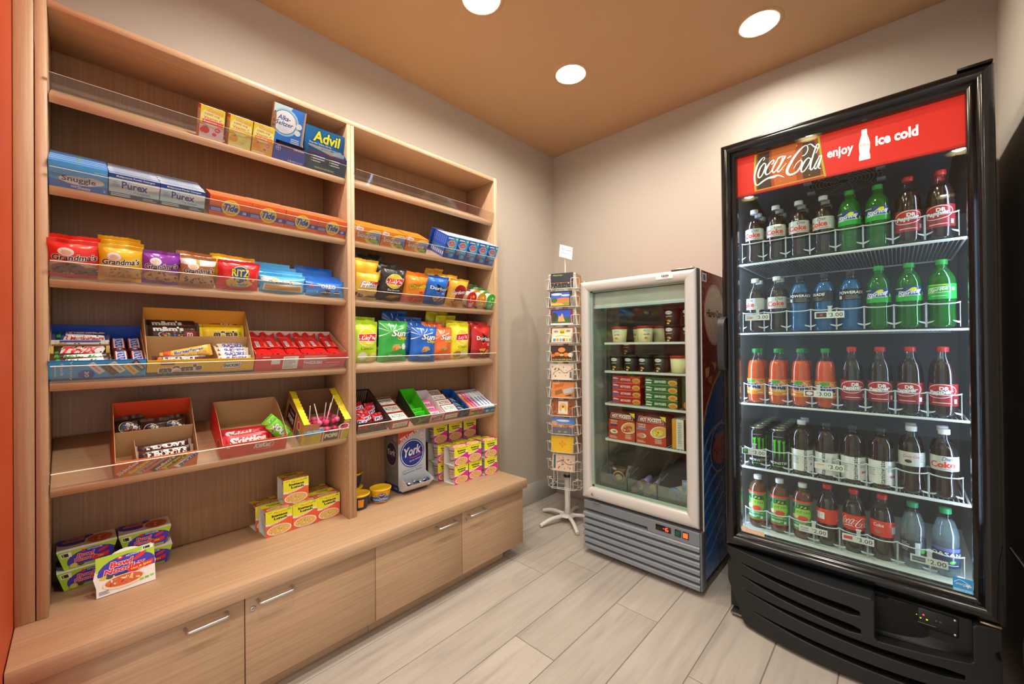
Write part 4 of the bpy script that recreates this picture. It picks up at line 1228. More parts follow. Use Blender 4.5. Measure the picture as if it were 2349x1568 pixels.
for k in range(3):
    q = ('front', 'middle', 'rear')[k]
    if k == 0:
        flatbar('almond', 'chocolate_bar', 'white almond chocolate bar in front of the silver ones', 'chocolate bar', put(T1, -0.122, 0.008, 0.04, lean=40), SW, L=0.112, w=0.034, t=0.016, base='#e8e2d2', ops=[('t', 'Almond', 0.6, 0.4, 0.6, 0.5, '#3a2a1a', {'bold': 0.03, 'shear': 0.2}), ('e', 0.16, 0.4, 0.1, 0.3, '#b98a52'), ('r', 0.1, 0.7, 0.8, 0.2, '#2a3a8a')])
    else:
        flatbar('musk', 'chocolate_bar', ('front' if k == 1 else 'rear') + ' silver and navy chocolate bar in the blue tray', 'chocolate bar', put(T1, -0.125 - 0.028 * k, 0.008 + 0.002 * k, 0.045, lean=40), SW, L=0.112, w=0.036, t=0.018, base='#1c2a6c', ops=musk)
twix = [('r', 0, 0, 1, 1, '#3a2a14'), ('p', [(0.1, 0.2), (0.14, 0.6), (0.95, 0.95), (0.98, 0.7), (0.9, 0.2)], '#f4f0e8'), ('t', 'TWIX', 0.52, 0.54, 0.76, 0.62, '#d21f26', {'bold': 0.06, 'shear': 0.5, 'out': '#ffffff', 'ow': 0.05}), ('r', 0.02, 0.2, 0.07, 0.3, '#3aa044')]
flatbar('twix', 'chocolate_bar', 'gold and brown chocolate bar with slanted red lettering', 'chocolate bar', put(T1, -0.072, 0.008, 0.04, lean=45), SW, L=0.112, w=0.04, t=0.02, base='#c8a23a', ops=twix, ends='#d8b44a')
mw = [('r', 0, 0, 1, 1, '#3a2418'), ('p', [(0.14, 0.06), (0.2, 0.8), (0.9, 0.95), (0.94, 0.3)], '#f0f4ea'), ('t', 'Milky Way', 0.54, 0.5, 0.74, 0.6, '#1f8a3a', {'bold': 0.05, 'shear': 0.3, 'out': '#ffffff', 'ow': 0.04}), ('e', 0.06, 0.6, 0.05, 0.25, '#3aa044')]
for k in range(2):
    flatbar('mw', 'chocolate_bar', ('front' if k == 0 else 'rear') + ' dark brown chocolate bar with green slanted lettering', 'chocolate bar', put(T1, -0.008 - 0.027 * k, 0.008 + 0.003 * (1 - k), 0.036, lean=40), SW, L=0.112, w=0.036, t=0.018, base='#3a2418', ops=mw)
snk = [('r', 0, 0, 1, 1, '#3a2016'), ('p', [(0.06, 0.08), (0.06, 0.92), (0.94, 0.92), (0.94, 0.08)], '#c8242c'), ('p', [(0.08, 0.14), (0.08, 0.86), (0.92, 0.86), (0.92, 0.14)], '#ffffff'), ('t', 'SNICKERS', 0.5, 0.5, 0.8, 0.56, '#2a3f9e', {'bold': 0.06, 'shear': 0.15})]
for k, (yy, xx, q) in enumerate(((0.136, -0.012, 'front bar, nearer the silver bars'), (0.175, -0.012, 'front bar, by the tray side'), (0.134, -0.105, 'rear bar, nearer the silver bars'), (0.172, -0.105, 'rear bar, by the tray side'))):
    M = T1 @ Matrix.Translation((xx, yy + 0.033, 0.05)) @ Matrix.Rotation(radians(180), 4, 'Z') @ Matrix.Rotation(radians(-90), 4, 'X') @ Matrix.Rotation(radians(0), 4, 'Y')
    M = T1 @ Matrix.Translation((xx - 0.085, yy, 0.052)) @ Matrix(((0, 1, 0, 0), (0, 0, 1, 0), (1, 0, 0, 0), (0, 0, 0, 1)))
    flatbar('snk', 'peanut_bar', 'brown peanut chocolate bar laid lengthwise, ' + q, 'chocolate bar', M, SW, L=0.083, w=0.034, t=0.018, base='#3a2016', ops=snk)

# yellow tray
T2 = inner(4, -2.5025)
mf = [('r', 0, 0, 1, 1, '#f0a81e'), ('p', [(0, 0), (1, 0), (1, 0.16), (0.7, 0.12), (0.3, 0.24), (0, 0.28)], '#3a4660'),
      ('t', "m&m's", 0.29, 0.46, 0.38, 0.4, '#5a4a3e', {'bold': 0.07, 'out': '#f4efe4', 'ow': 0.06, 'tilt': 0.06}), ('r', 0.11, 0.7, 0.12, 0.18, '#4a2c20'), ('t', 'MILK CHOCOLATE', 0.17, 0.79, 0.1, 0.06, '#e8d8b8'), ('p', [(0.66, 0.32), (0.7, 0.72), (0.88, 0.74), (0.85, 0.36)], '#7a3428'), ('p', [(0.665, 0.34), (0.705, 0.7), (0.875, 0.72), (0.845, 0.38)], '#f4efe4'), ('t', 'SNICKERS', 0.77, 0.53, 0.17, 0.2, '#3a3a4a', {'bold': 0.05, 'shear': 0.35, 'tilt': 0.05})] + [('e', 0.1 + 0.09 * k, 0.06, 0.03, 0.08, '#27324a') for k in range(7)]
tp = tray(0.302, 0.2, 0.061, 0.163, '#f0a81e', KR, mf)
tp[1] = ('back_panel', G('card').box(-0.2, -0.1985, 0, 0.302, 0, 0.163, '#8a5a1e', front='#d88a24'))
tp += [('divider', G('card').box(-0.11, -0.1085, 0.003, 0.299, 0.0015, 0.095, KR)), ('divider', G('card').box(-0.108, -0.003, 0.187, 0.1885, 0.0015, 0.07, KR))]
build('sweets_tray', 'yellow divided tray of chocolate bars in the middle of the shelf', 'tray', T2, tp, TG)
SY = 'bars in the yellow tray'
mmd = [('r', 0, 0, 1, 1, '#2e1a12'), ('e', 0.45, 0.36, 0.26, 0.28, '#f2ece2'), ('e', 0.45, 0.36, 0.24, 0.25, '#3a2218')] + inside(12, 0.45, 0.36, 0.18, 0.17, ['#d8242c', '#2a6ad0', '#f0c01e', '#3aa044', '#f07a1e'], 0.02, 0.035, 5, 2) + [('t', "m&m's", 0.4, 0.74, 0.62, 0.32, '#e8e0d4', {'bold': 0.05, 'shear': -0.1}), ('r', 0.72, 0.1, 0.26, 0.5, '#8a1c1e'), ('t', 'm', 0.84, 0.35, 0.12, 0.28, '#ffffff', B)]
for k in range(2):
    flatbar('mmd', 'candy_pack', ('front' if k == 0 else 'rear') + ' dark brown pack of coloured chocolate beans in the yellow tray', 'candy pack', put(T2, -0.125 - 0.035 * k, 0.012, 0.075 + 0.005 * k, lean=35, rz=2 * k), SY, L=0.135, w=0.052, t=0.022, base='#2e1a12', ops=mmd)
mmy = [('r', 0, 0, 1, 1, '#f0b81e'), ('t', "m&m's", 0.56, 0.46, 0.62, 0.42, '#3a2016', {'bold': 0.07, 'out': '#f6f0e4', 'ow': 0.05}), ('p', [(0.92, 0.3), (0.97, 0.45), (0.92, 0.6)], '#3a8a3a')]
for k in range(2):
    flatbar('mmy', 'candy_pack', ('front' if k == 0 else 'rear') + ' yellow pack of peanut chocolate beans in the yellow tray', 'candy pack', put(T2, -0.125 - 0.03 * k, 0.165, 0.075, lean=35, rz=3 - 5 * k), SY, L=0.125, w=0.048, t=0.022, base='#f0b81e', ops=mmy)
for k in range(2):
    flatbar('kkb', 'wafer_bar', ('lower' if k == 0 else 'upper') + ' red wafer bar at the rear of the yellow tray', 'chocolate bar', put(T2, -0.182, 0.19 - 0.004 * k, 0.075 + 0.024 * k, lean=60), SY, L=0.1, w=0.03, t=0.014, base='#a81c1a', ops=[('t', 'KitKat', 0.6, 0.5, 0.4, 0.5, '#ffffff', BI)])
bf = [('r', 0, 0, 1, 1, '#f0a63a'), ('r', 0, 0, 0.18, 1, '#e0582a'), ('t', 'Butterfinger', 0.56, 0.72, 0.66, 0.34, '#2a5aa8', {'bold': 0.04, 'out': '#ffffff', 'ow': 0.03}), ('t', 'CUPS', 0.72, 0.36, 0.4, 0.3, '#c89a3a', {'bold': 0.06, 'out': '#6a3a1a', 'ow': 0.03}), ('e', 0.36, 0.3, 0.13, 0.2, '#6a3a22')]
flatbar('bf', 'peanut_butter_bar', 'orange peanut butter bar lying aslant in the yellow tray', 'chocolate bar', put(T2, -0.038, 0.052, 0.026, rz=-4, lean=28, rx=14), SY, L=0.125, w=0.04, t=0.018, base='#f0a63a', ops=bf)
hb = [('r', 0, 0, 1, 1, '#4a2418'), ('r', 0.16, 0.1, 0.56, 0.6, '#f4ede0'), ('t', 'HEATH', 0.45, 0.5, 0.62, 0.7, '#f4ede0', {'bold': 0.06, 'out': '#4a2418', 'ow': 0.05}), ('r', 0.02, 0, 0.14, 0.4, '#c83a6a'), ('e', 0.08, 0.6, 0.05, 0.3, '#e0782a'), ('r', 0.2, 0.02, 0.7, 0.1, '#3a4aa8')]
flatbar('hb', 'toffee_bar', 'brown toffee bar with cream capital letters behind the yellow front', 'chocolate bar', put(T2, -0.008, 0.022, 0.034, lean=25), SY, L=0.135, w=0.034, t=0.016, base='#4a2418', ops=hb)
sn2 = [('r', 0, 0, 1, 1, '#e8ddc8'), ('p', [(0.02, 0.2), (0.12, 0.45), (0.02, 0.8)], '#a8243a'), ('t', 'SNICKERS', 0.56, 0.6, 0.72, 0.42, '#3230a0', {'bold': 0.06, 'shear': 0.25, 'out': '#ffffff', 'ow': 0.03}), ('t', 'Almond', 0.76, 0.2, 0.34, 0.22, '#6a4a2a', {'bold': 0.04, 'shear': 0.2}), ('e', 0.5, 0.92, 0.08, 0.08, '#8a5a34')]
for k in range(4):
    flatbar('sn2', 'nut_bar', ('front', 'second', 'third', 'rearmost')[k] + ' cream nut bar with blue lettering in the yellow tray', 'chocolate bar', put(T2, -0.008 - 0.026 * k, 0.199, 0.032 + 0.004 * k, rz=(0, 3, -3, 2)[k], lean=42), SY, L=0.09, w=0.036, t=0.017, base='#e8ddc8', ops=sn2)

# red liquorice tray
T3 = inner(4, -2.1975)
tf3 = [('r', 0, 0, 1, 1, '#c8322c'), ('r', 0.16, 0.42, 0.09, 0.3, '#e8e0dc'), ('r', 0.28, 0.1, 0.16, 0.8, '#e8e4de')] + lines(0.29, 0.82, 0.14, 9, 0.08, 0.022, '#4a4440', 3) + [('t', 'TWIZZLERS', 0.61, 0.44, 0.22, 0.18, '#f6efe8', {'bold': 0.05, 'out': '#7a1a18', 'ow': 0.03})] + lines(0.5, 0.88, 0.36, 6, 0.06, 0.018, '#f0c8c0', 4) + lines(0.76, 0.4, 0.2, 1, 0.06, 0.03, '#f0c8c0', 5) + lines(0.5, 0.26, 0.44, 4, 0.06, 0.018, '#e8a8a0', 6) + lines(0.07, 0.86, 0.1, 1, 0.06, 0.04, '#f0c8c0', 8)
n = 40
zig = [(0, 0), (0.347, 0), (0.347, 0.082), (0.325, 0.072)] + [(0.325 - 0.31 * k / n, 0.071 + 0.002 * (k % 2)) for k in range(n)] + [(0.012, 0.072), (0, 0.08)]
g = G('card').slab(zig, -0.0015, 0, 'x', '#c8322c')
art(g, 0.347, 0.07, tf3)
tp = tray(0.347, 0.2, 0.075, 0.08, '#c8322c', '#a88a68')
tp[0] = ('front_panel', g)
tp[1] = ('back_panel', G('card').box(-0.2, -0.1985, 0, 0.347, 0, 0.08, '#c8322c', front='#e8e0d8'))
build('sweets_tray', 'red tray of liquorice twist packs beside the divider', 'tray', T3, tp, TG)
for k in range(6):
    M = T3 @ Matrix.Translation((-0.012, 0.012 + 0.055 * k, 0.004)) @ Matrix.Rotation(radians((-2, 3, 0, -3, 2, -2)[k]), 4, 'Z')
    if 'tw' not in MESH:
        g = G('film')
        for j in range(6):
            g.tube([(-0.006, 0.006 + 0.0082 * j, 0.046), (-0.17, 0.006 + 0.0082 * j, 0.05)], 0.0052, '#9a1410', 7)
        g.grid(lambda u, v: (-0.17 * v - 0.002, 0.054 * u, 0.047 + 0.007 * sin(pi * min(max(u, .05), .95)) ** 0.5 + 0.002 * v), 8, 6, '#c01c18')
        tw = g.mesh('twists')
        g = G('film')
        g.grid(lambda u, v: (-0.065 - 0.06 * v, 0.054 * u, 0.0555 + 0.004 * sin(pi * min(max(u, .05), .95)) ** 0.5), 6, 3, '#d82822')
        art(g, 0.06, 0.054, [('r', 0.1, 0.15, 0.8, 0.24, '#e8e4e8'), ('t', 'TWIZZLERS', 0.5, 0.27, 0.7, 0.16, '#2a2a50', B), ('r', 0.1, 0.7, 0.6, 0.12, '#f07a5a')], lambda u, v, l: (-0.065 - u, v, 0.0605 + l))
        g1 = G('film').grid(lambda u, v: (0.002 - 0.022 * v, 0.054 * u, 0.06 + 0.008 * sin(9 * u) * (1 - v) - 0.008 * v), 8, 2, '#e03028')
        g2 = G('film').grid(lambda u, v: (-0.165 - 0.02 * v, 0.054 * u, 0.054 + 0.008 * sin(7 * u) * v + 0.01 * v), 8, 2, '#d02620')
        MESH['tw'] = (tw, g.mesh('label_band'), g1.mesh('end_flap'), g2.mesh('end_flap'))
    t = thing('liquorice_pack', ('first', 'second', 'third', 'fourth', 'fifth', 'sixth')[k] + ' red liquorice twist pack counting from the yellow tray', 'candy pack', M, 'liquorice packs in the red tray', data=MESH['tw'][0])
    part('label_band', MESH['tw'][1], t)
    part('end_flap', MESH['tw'][2], t)
    part('end_flap', MESH['tw'][3], t)

# ---- fifth shelf, far bay
T4 = inner(5, -2.578, -0.008)
cf = [('r', 0, 0, 1, 1, '#f0662a')]
for cx, c1, tx, tc, o in ((0.14, '#c8282a', 'Skittles', '#ffffff', {}), (0.27, '#e86a2a', 'Starburst', '#f6e24a', {}), (0.41, '#aab0b6', '3 Musketeers', '#c8282a', {}), (0.58, '#4a3426', "m&m's", '#f0ece4', {}), (0.72, '#f0c01e', "m&m's", '#5a3a1e', {}), (0.88, '#e8e2ea', 'SNICKERS', '#2a3a8a', {})):
    a = radians(42)
    pts = []
    for sx, sy in ((-1, -1), (1, -1), (1, 1), (-1, 1)):
        X, Y = sx * 0.042, sy * 0.0115
        pts.append((cx + (X * cos(a) - Y * sin(a)) / 0.205, min(max(0.5 + (X * sin(a) + Y * cos(a)) / 0.06, 0.01), 0.99)))
    cf += [('p', pts, c1), ('t', tx, cx, 0.5, 0.3, 0.2, tc, {'rot': 42, 'bold': 0.05})]
tp = tray(0.205, 0.2, 0.06, 0.15, '#e85a1e', KR, cf)
tp[1] = ('back_panel', G('card').box(-0.2, -0.1985, 0, 0.205, 0, 0.15, '#3a1c10', front='#c83a14'))
tp += [('divider', G('card').box(-0.1, -0.0985, 0.003, 0.202, 0.0015, 0.1, KR)), ('divider', G('card').box(-0.097, -0.003, 0.048, 0.0495, 0.0015, 0.066, KR))]
build('sweets_tray', 'orange divided tray with chocolate packs on the fifth shelf', 'tray', T4, tp, TG)
SO = 'packs in the orange tray'
mm2 = [('r', 0, 0, 1, 1, '#2e1a12'), ('e', 0.36, 0.5, 0.26, 0.34, '#f2ece2'), ('e', 0.36, 0.5, 0.24, 0.31, '#3a2218')] + inside(10, 0.36, 0.5, 0.16, 0.2, ['#d8242c', '#2a6ad0', '#f0c01e', '#3aa044', '#f07a1e'], 0.03, 0.05, 8) + [('t', "m&m's", 0.62, 0.5, 0.6, 0.3, '#e8e0d4', {'bold': 0.06, 'rot': -35, 'out': '#2e1a12', 'ow': 0.04}), ('r', 0.5, 0.12, 0.3, 0.16, '#c8242c')]
for k, (yy, rz) in enumerate(((0.008, 6), (0.062, -6), (0.124, 5))):
    bag('mm2', 'candy_pack', ('dark candy bean pack at the near end of the orange tray', 'dark candy bean pack in the middle of the orange tray', 'dark candy bean pack at the far end of the orange tray')[k], 'candy pack', put(T4, -0.105 - 0.02 * (k == 0), yy, 0.05, rz=rz, lean=40), SO, w=0.075, h=0.055, t=0.03, base='#2e1a12', ops=mm2, seed=31)
hs = [('r', 0, 0, 1, 1, '#3a1a16'), ('t', "HERSHEY'S", 0.54, 0.52, 0.76, 0.56, '#e8e4de', {'bold': 0.07})]
for k in range(2):
    flatbar('hs', 'chocolate_bar', ('front' if k == 0 else 'rear') + ' maroon chocolate bar with silver capitals in the orange tray', 'chocolate bar', put(T4, -0.012 - 0.028 * k, 0.056, 0.038, rz=2 * k, lean=48), SO, L=0.132, w=0.036, t=0.014, base='#3a1a16', ops=hs, ends='#8a7a6a')

T5 = inner(5, -2.303, -0.008)
kf = [('r', 0, 0, 1, 1, '#d8322a'), ('e', 0.62, 0.58, 0.17, 0.3, '#e8b890'), ('e', 0.61, 0.59, 0.165, 0.285, '#d8322a'), ('t', 'KitKat', 0.6, 0.6, 0.28, 0.34, '#f6efe8', {'bold': 0.05, 'shear': 0.35, 'out': '#8a1a16', 'ow': 0.03}), ('t', '36', 0.085, 0.86, 0.045, 0.12, '#f6efe8', B), ('r', 0.06, 0.72, 0.05, 0.05, '#f6efe8'), ('t', 'Crisp Wafers in Milk Chocolate', 0.63, 0.2, 0.6, 0.13, '#5a1a14', {'shear': 0.2})] + lines(0.05, 0.2, 0.12, 3, 0.07, 0.03, '#8a2a22')
tp = tray(0.213, 0.205, 0.062, 0.115, '#d8322a', KR, kf, side=[('e', 0.75, 0.45, 0.14, 0.3, '#c8a06a'), ('e', 0.75, 0.45, 0.11, 0.24, '#7a3a28')], curve=True)
build('sweets_tray', 'red curved-side tray with a few candy packs, half empty', 'tray', T5, tp, TG)
sk = lambda c, tx: [('r', 0, 0, 1, 1, c), ('t', tx, 0.48, 0.55, 0.84, 0.5, '#ffffff', {'bold': 0.06, 'shear': 0.15, 'out': '#7a1a1a' if c != '#6abf2a' else '#2a5a1a', 'ow': 0.03})] + bits(14, 0.02, 0.3, 0.02, 0.4, ['#f0c01e', '#3aa044', '#7a3a9a', '#f07a1e', '#e8e2d8'], 0.02, 0.04, 3, 2) + bits(8, 0.75, 0.98, 0.02, 0.5, ['#f0c01e', '#3aa044', '#f07a1e'], 0.02, 0.04, 5, 2)
SR = 'packs in the red tray'
flatbar('sk1', 'candy_pack', 'front red fruit candy pack with white lettering', 'candy pack', put(T5, -0.01, 0.02, 0.02, rz=3, lean=45), SR, L=0.145, w=0.06, t=0.018, base='#c8202a', ops=sk('#c8202a', 'Skittles'))
flatbar('sk1', 'candy_pack', 'rear red fruit candy pack with white lettering', 'candy pack', put(T5, -0.055, 0.012, 0.02, rz=-2, lean=50), SR)
flatbar('sk2', 'candy_pack', 'green sour candy pack leaning on the tray side', 'candy pack', put(T5, -0.035, 0.15, 0.078, rz=12, lean=20, rx=-52), SR, L=0.09, w=0.05, t=0.018, base='#6abf2a', ops=sk('#6abf2a', 'SOUR'))
flatbar('sk2', 'candy_pack', 'green sour candy pack behind the leaning one', 'candy pack', put(T5, -0.06, 0.142, 0.082, rz=8, lean=20, rx=-48), SR)

# lollipop box
T6 = inner(5, -2.0355, -0.008)
W6, D6, HB, HF = 0.195, 0.205, 0.135, 0.1
pf = [('r', 0, 0, 1, 0.5, '#c8b81e'), ('r', 0, 0.5, 0.32, 0.5, '#a86a4a'), ('r', 0.86, 0.5, 0.14, 0.5, '#a8786a'), ('p', [(0.05, 0.42), (0.03, 0.66), (0.44, 0.72), (0.42, 0.48)], '#4a9ac0'), ('t', 'Fun Flavor', 0.24, 0.62, 0.28, 0.08, '#ffffff', B), ('t', 'Assortment', 0.24, 0.53, 0.26, 0.07, '#ffffff', B), ('r', 0.38, 0.04, 0.07, 0.52, '#e8dcd2'), ('r', 0.395, 0.04, 0.035, 0.52, '#c8242c'),
      ('r', 0.46, 0.04, 0.32, 0.52, '#2a1c16'), ('t', 'Tootsie', 0.66, 0.5, 0.18, 0.08, '#f6efe4', BI), ('t', 'POPS', 0.62, 0.28, 0.28, 0.2, '#f4eaf0', {'bold': 0.05, 'out': '#c8b81e', 'ow': 0.06}), ('r', 0.785, 0.04, 0.07, 0.55, '#e8dcd2'), ('r', 0.8, 0.04, 0.035, 0.55, '#c8242c'), ('e', 0.87, 0.66, 0.12, 0.17, '#f0e4dc'), ('e', 0.87, 0.66, 0.09, 0.13, '#c83a5a'), ('e', 0.83, 0.7, 0.03, 0.05, '#5a2a1e'), ('t', '100', 0.9, 0.92, 0.12, 0.09, '#f0d81e', B)] + lines(0.06, 0.36, 0.18, 5, 0.07, 0.03, '#c8783a', 4)
fr = [(0, 0), (W6, 0), (W6, HF), (W6 - 0.01, HF)] + [(W6 - 0.012 - 0.004 * k, HF - 0.004 - 0.0075 * k + 0.002 * (k % 2)) for k in range(6)] + [(0.13, 0.056), (0.075, 0.052)] + [(0.066 - 0.005 * k, 0.058 + 0.007 * k + 0.002 * (k % 2)) for k in range(6)] + [(0.03, HF), (0, HF)]
P = [('front_panel', art(G('card').slab(fr, -0.0015, 0, 'x', '#a8784a'), W6, HF, pf)), ('back_panel', G('card').box(-D6, -D6 + 0.0015, 0, W6, 0, HB, '#8a6a48', front='#6a4c34')), ('tray_floor', G('card').box(-D6 + 0.0015, -0.0015, 0.0015, W6 - 0.0015, 0.0004, 0.0014, '#a8845c'))]
for y in (0, W6 - 0.0015):
    g = G('card').slab([(-D6 + 0.0015, 0), (-0.0015, 0), (-0.0015, HF), (-D6 + 0.0015, HB)], y, y + 0.0015, 'y', '#8a6a48', '#8a6a48')
    if y == 0:
        art(g, D6, HF, [('r', 0, 0, 1, 1, '#b8863a'), ('r', 0.12, 0.1, 0.42, 0.84, '#2a1c16'), ('t', 'POPS', 0.34, 0.42, 0.3, 0.24, '#f4eaf0', {'bold': 0.05, 'out': '#c8b81e', 'ow': 0.06}), ('t', 'Tootsie', 0.36, 0.74, 0.24, 0.12, '#f6efe4', BI), ('r', 0.56, 0, 0.03, 1, '#f0e4dc'), ('r', 0.61, 0, 0.03, 1, '#c8242c'), ('e', 0.78, 0.66, 0.09, 0.2, '#f0e4dc'), ('e', 0.78, 0.66, 0.07, 0.16, '#b83a4a'), ('e', 0.78, 0.24, 0.09, 0.2, '#4a6a9a')], lambda u, v, l: (-D6 + u, -l - 0.0001, v))
    P.append(('side_panel', g))
for side, y0 in ((0, 0.0), (1, W6)):
    pts = [(0, 0), (0, 1)]
    n = 22
    g = G('card')
    top, bot = [], []
    for k in range(n + 1):
        x = -0.0015 - (D6 - 0.003) * k / n
        z = HF + (HB - HF) * k / n + 0.0005
        wv = 0.024 + 0.003 * (k % 2)
        yy = y0 + (1 if side == 0 else -1) * wv
        top.append((x, y0, z))
        bot.append((x, yy, z - 0.004))
    g.add(top + bot, [((i, i + 1, n + 2 + i, n + 1 + i) if side else (i + 1, i, n + 1 + i, n + 2 + i)) for i in range(n)], '#e0c818')
    P.append(('top_flap', g))
build('lollipop_box', 'open yellow and brown lollipop box beside the divider', 'box', T6, P)
rr = random.Random(5)
lol = []
for c1, c2 in (('#d83a6a', '#f090a8'), ('#a8204a', '#d84a70'), ('#e86a8a', '#f8c0cc')):
    g = G('film')
    g.lathe([(0.0001, -0.012), (0.008, -0.010), (0.0125, -0.003), (0.0125, 0.004), (0.008, 0.010), (0.004, 0.014), (0.006, 0.02), (0.0005, 0.022)], 10, c1)
    g2 = G('plastic').tube([(0, 0, 0.01), (0, 0, 0.085)], 0.0022, '#f0ece6', 6)
    lol.append((g.mesh('wrapped_sweet'), g2.mesh('stick')))
for k in range(24):
    i, j = k % 6, k // 6
    up = k in (8, 9, 13, 15, 17, 22)
    a = rr.uniform(-14, 14) if up else rr.uniform(100, 200)
    M = T6 @ Matrix.Translation((-0.02 - 0.026 * j - rr.uniform(0, 0.01), 0.03 + 0.027 * i + rr.uniform(-.006, .006), 0.02 + 0.017 * (j % 2) + (0.025 if up or j < 2 else 0.008) + rr.uniform(0, 0.006))) @ Matrix.Rotation(radians(a), 4, 'X') @ Matrix.Rotation(radians(-27 + rr.uniform(-18, 18)), 4, 'Y')
    q = lol[k % 3]
    t = thing('lollipop', 'pink wrapped lollipop with its white stick pointing up' if up else 'pink wrapped lollipop lying among the others in its box', 'lollipop', M, 'lollipops in the yellow box', data=q[0])
    part('stick', q[1], t)

# ---- fifth shelf, near bay
M0 = inner(5, -1.803, -0.01)
# black slatted plastic basket
P = []
bw, bd, bh, bb = 0.168, 0.255, 0.06, 0.075
def slats(p0, p1, n, h0, h1, flare):
    g = G('plastic')
    for k in range(n + 1):
        t_ = k / n
        a = Vector(p0).lerp(Vector(p1), t_)
        hh = h0 + (h1 - h0) * t_
        g.tube([(a.x, a.y, 0.002), (a.x + flare[0], a.y + flare[1], hh)], 0.0019, '#161514', 5)
    return g


P.append(('slat_wall', slats((-0.008, 0.008, 0), (-0.008, bw - 0.008, 0), 18, bh, bh, (0.006, 0))))
P.append(('slat_wall', slats((-bd + 0.008, 0.008, 0), (-bd + 0.008, bw - 0.008, 0), 14, bb, bb, (-0.004, 0))))
P.append(('slat_wall', slats((-0.008, 0.008, 0), (-bd + 0.008, 0.008, 0), 26, bh, bb, (0, -0.004))))
P.append(('slat_wall', slats((-0.008, bw - 0.008, 0), (-bd + 0.008, bw - 0.008, 0), 26, bh, bb, (0, 0.004))))
g = G('plastic').tube([(-0.002, 0.004, bh), (-0.002, bw - 0.004, bh), (-bd + 0.003, bw - 0.004, bb), (-bd + 0.003, 0.004, bb)], 0.0042, '#161514', 6, close=True)
P.append(('rim', g))
P.append(('basket_floor', G('plastic').box(-bd + 0.006, -0.006, 0.006, bw - 0.006, 0.0004, 0.0025, '#161514')))
build('slatted_basket', 'black slatted plastic basket of small red candy bags', 'basket', M0, P)
pop = [('r', 0, 0, 1, 1, '#c02030'), ('p', [(0.06, 0.3), (0.1, 0.7), (0.94, 0.76), (0.92, 0.34)], '#f2eef6'), ('t', 'POP', 0.5, 0.52, 0.7, 0.32, '#3a2a7a', {'bold': 0.06})]
for k in range(9):
    bag('pop', 'candy_bag', 'small crinkled red candy bag lying in the black basket', 'candy bag', put(M0, -0.03 - 0.045 * (k // 3), 0.016 + 0.05 * (k % 3), 0.012 + 0.006 * (k % 2), rz=(-14, 20, 8, -25, 12, 30, -10, 18, 5)[k], lean=50), 'candy bags in the black basket', w=0.055, h=0.042, t=0.026, base='#c02030', ops=pop, seed=41, nu=8, nv=8)

# mint tins in their cartons
mint = [('r', 0, 0, 1, 1, '#a83a2c'), ('p', [(0.06, 0.1), (0.06, 0.9), (0.94, 0.9), (0.94, 0.1)], '#f0ece6'), ('t', 'ALTOIDS', 0.5, 0.56, 0.7, 0.36, '#3a3430', {'bold': 0.01, 'shear': 0.1}), ('r', 0.42, 0.22, 0.16, 0.04, '#5a4a8a')]
tin = []
g = G('gloss').rbox(-0.064, 0, 0, 0.096, 0, 0.02, '#a83a2c', 0.004, 2)
art(g, 0.096, 0.064, mint, lambda u, v, l: (-v, u, 0.02 + l))
tin = g.mesh('mint_tin')
for y0, lab, nn in ((-1.6285, 'beside the black basket', 3), (-1.3135, 'beside the pink gum box', 4)):
    T = inner(5, y0, -0.012)
    ff = [('r', 0, 0, 1, 1, '#a83a2c'), ('p', [(0.1, 0.14), (0.1, 0.8), (0.9, 0.86), (0.9, 0.2)], '#e8e0d0'), ('t', 'ALTOIDS', 0.5, 0.5, 0.64, 0.34, '#6a5a3a', {'shear': 0.15})]
    build('mint_carton', 'open red carton of white-lidded mint tins ' + lab, 'carton', T, tray(0.1015, 0.215, 0.04, 0.043, '#a83a2c', '#a88a68', ff), 'mint cartons')
    for k in range(nn):
        thing('mint_tin', ('front', 'second', 'third', 'rearmost')[k] + ' red and white mint tin in the carton ' + lab, 'tin', T @ Matrix.Translation((-0.0035 - (0.066 if nn == 3 else 0.0525) * k, 0.0028, 0.0245 if nn == 3 else 0.0245)) @ Matrix.Rotation(radians(0 if nn == 3 else 8), 4, 'Y'), 'mint tins', data=tin)

# gum boxes
def gum_tray(y0, w_, h_, hb_, col, inn, front, label):
    T = inner(5, y0, -0.012)
    build('gum_box', label, 'box', T, tray(w_, 0.2, h_, hb_, col, inn, front), 'open gum boxes')
    return T


five = lambda c: [('r', 0, 0, 1, 1, '#1c1c1a'), ('s', [(0.1, 0.1), (0.5, 0.5), (0.9, 0.9)], 0.06, c), ('s', [(0.3, 0.05), (0.6, 0.4), (0.95, 0.6)], 0.03, '#8a8a84'), ('t', '5', 0.3, 0.5, 0.14, 0.4, c, B)]
T7 = gum_tray(-1.494, 0.09, 0.05, 0.09, '#22301a', '#46b41e', five('#5ac82a'), 'open black and green gum box lined in bright green')
T8 = gum_tray(-1.402, 0.087, 0.05, 0.07, '#e890a0', '#f0d8d8', [('r', 0, 0, 1, 1, '#f0a0b0'), ('t', 'extra', 0.5, 0.5, 0.8, 0.42, '#3a2a30', {'bold': 0.04, 'shear': 0.2, 'out': '#ffffff', 'ow': 0.04, 'tilt': 0.1}), ('e', 0.5, 0.12, 0.4, 0.08, '#d84a6a')], 'open pink gum box between the green one and mint tins')
T9 = gum_tray(-1.2105, 0.075, 0.045, 0.06, '#1c1e22', '#1a4f9a', five('#3a8ad8'), 'open black and blue gum box lined in blue')
def gum(key, col, ops):
    g = G('film').rbox(-0.013, 0, 0, 0.072, 0, 0.052, col, 0.004, 2)
    art(g, 0.072, 0.052, ops)
    MESH[key] = g.mesh('gum_pack')


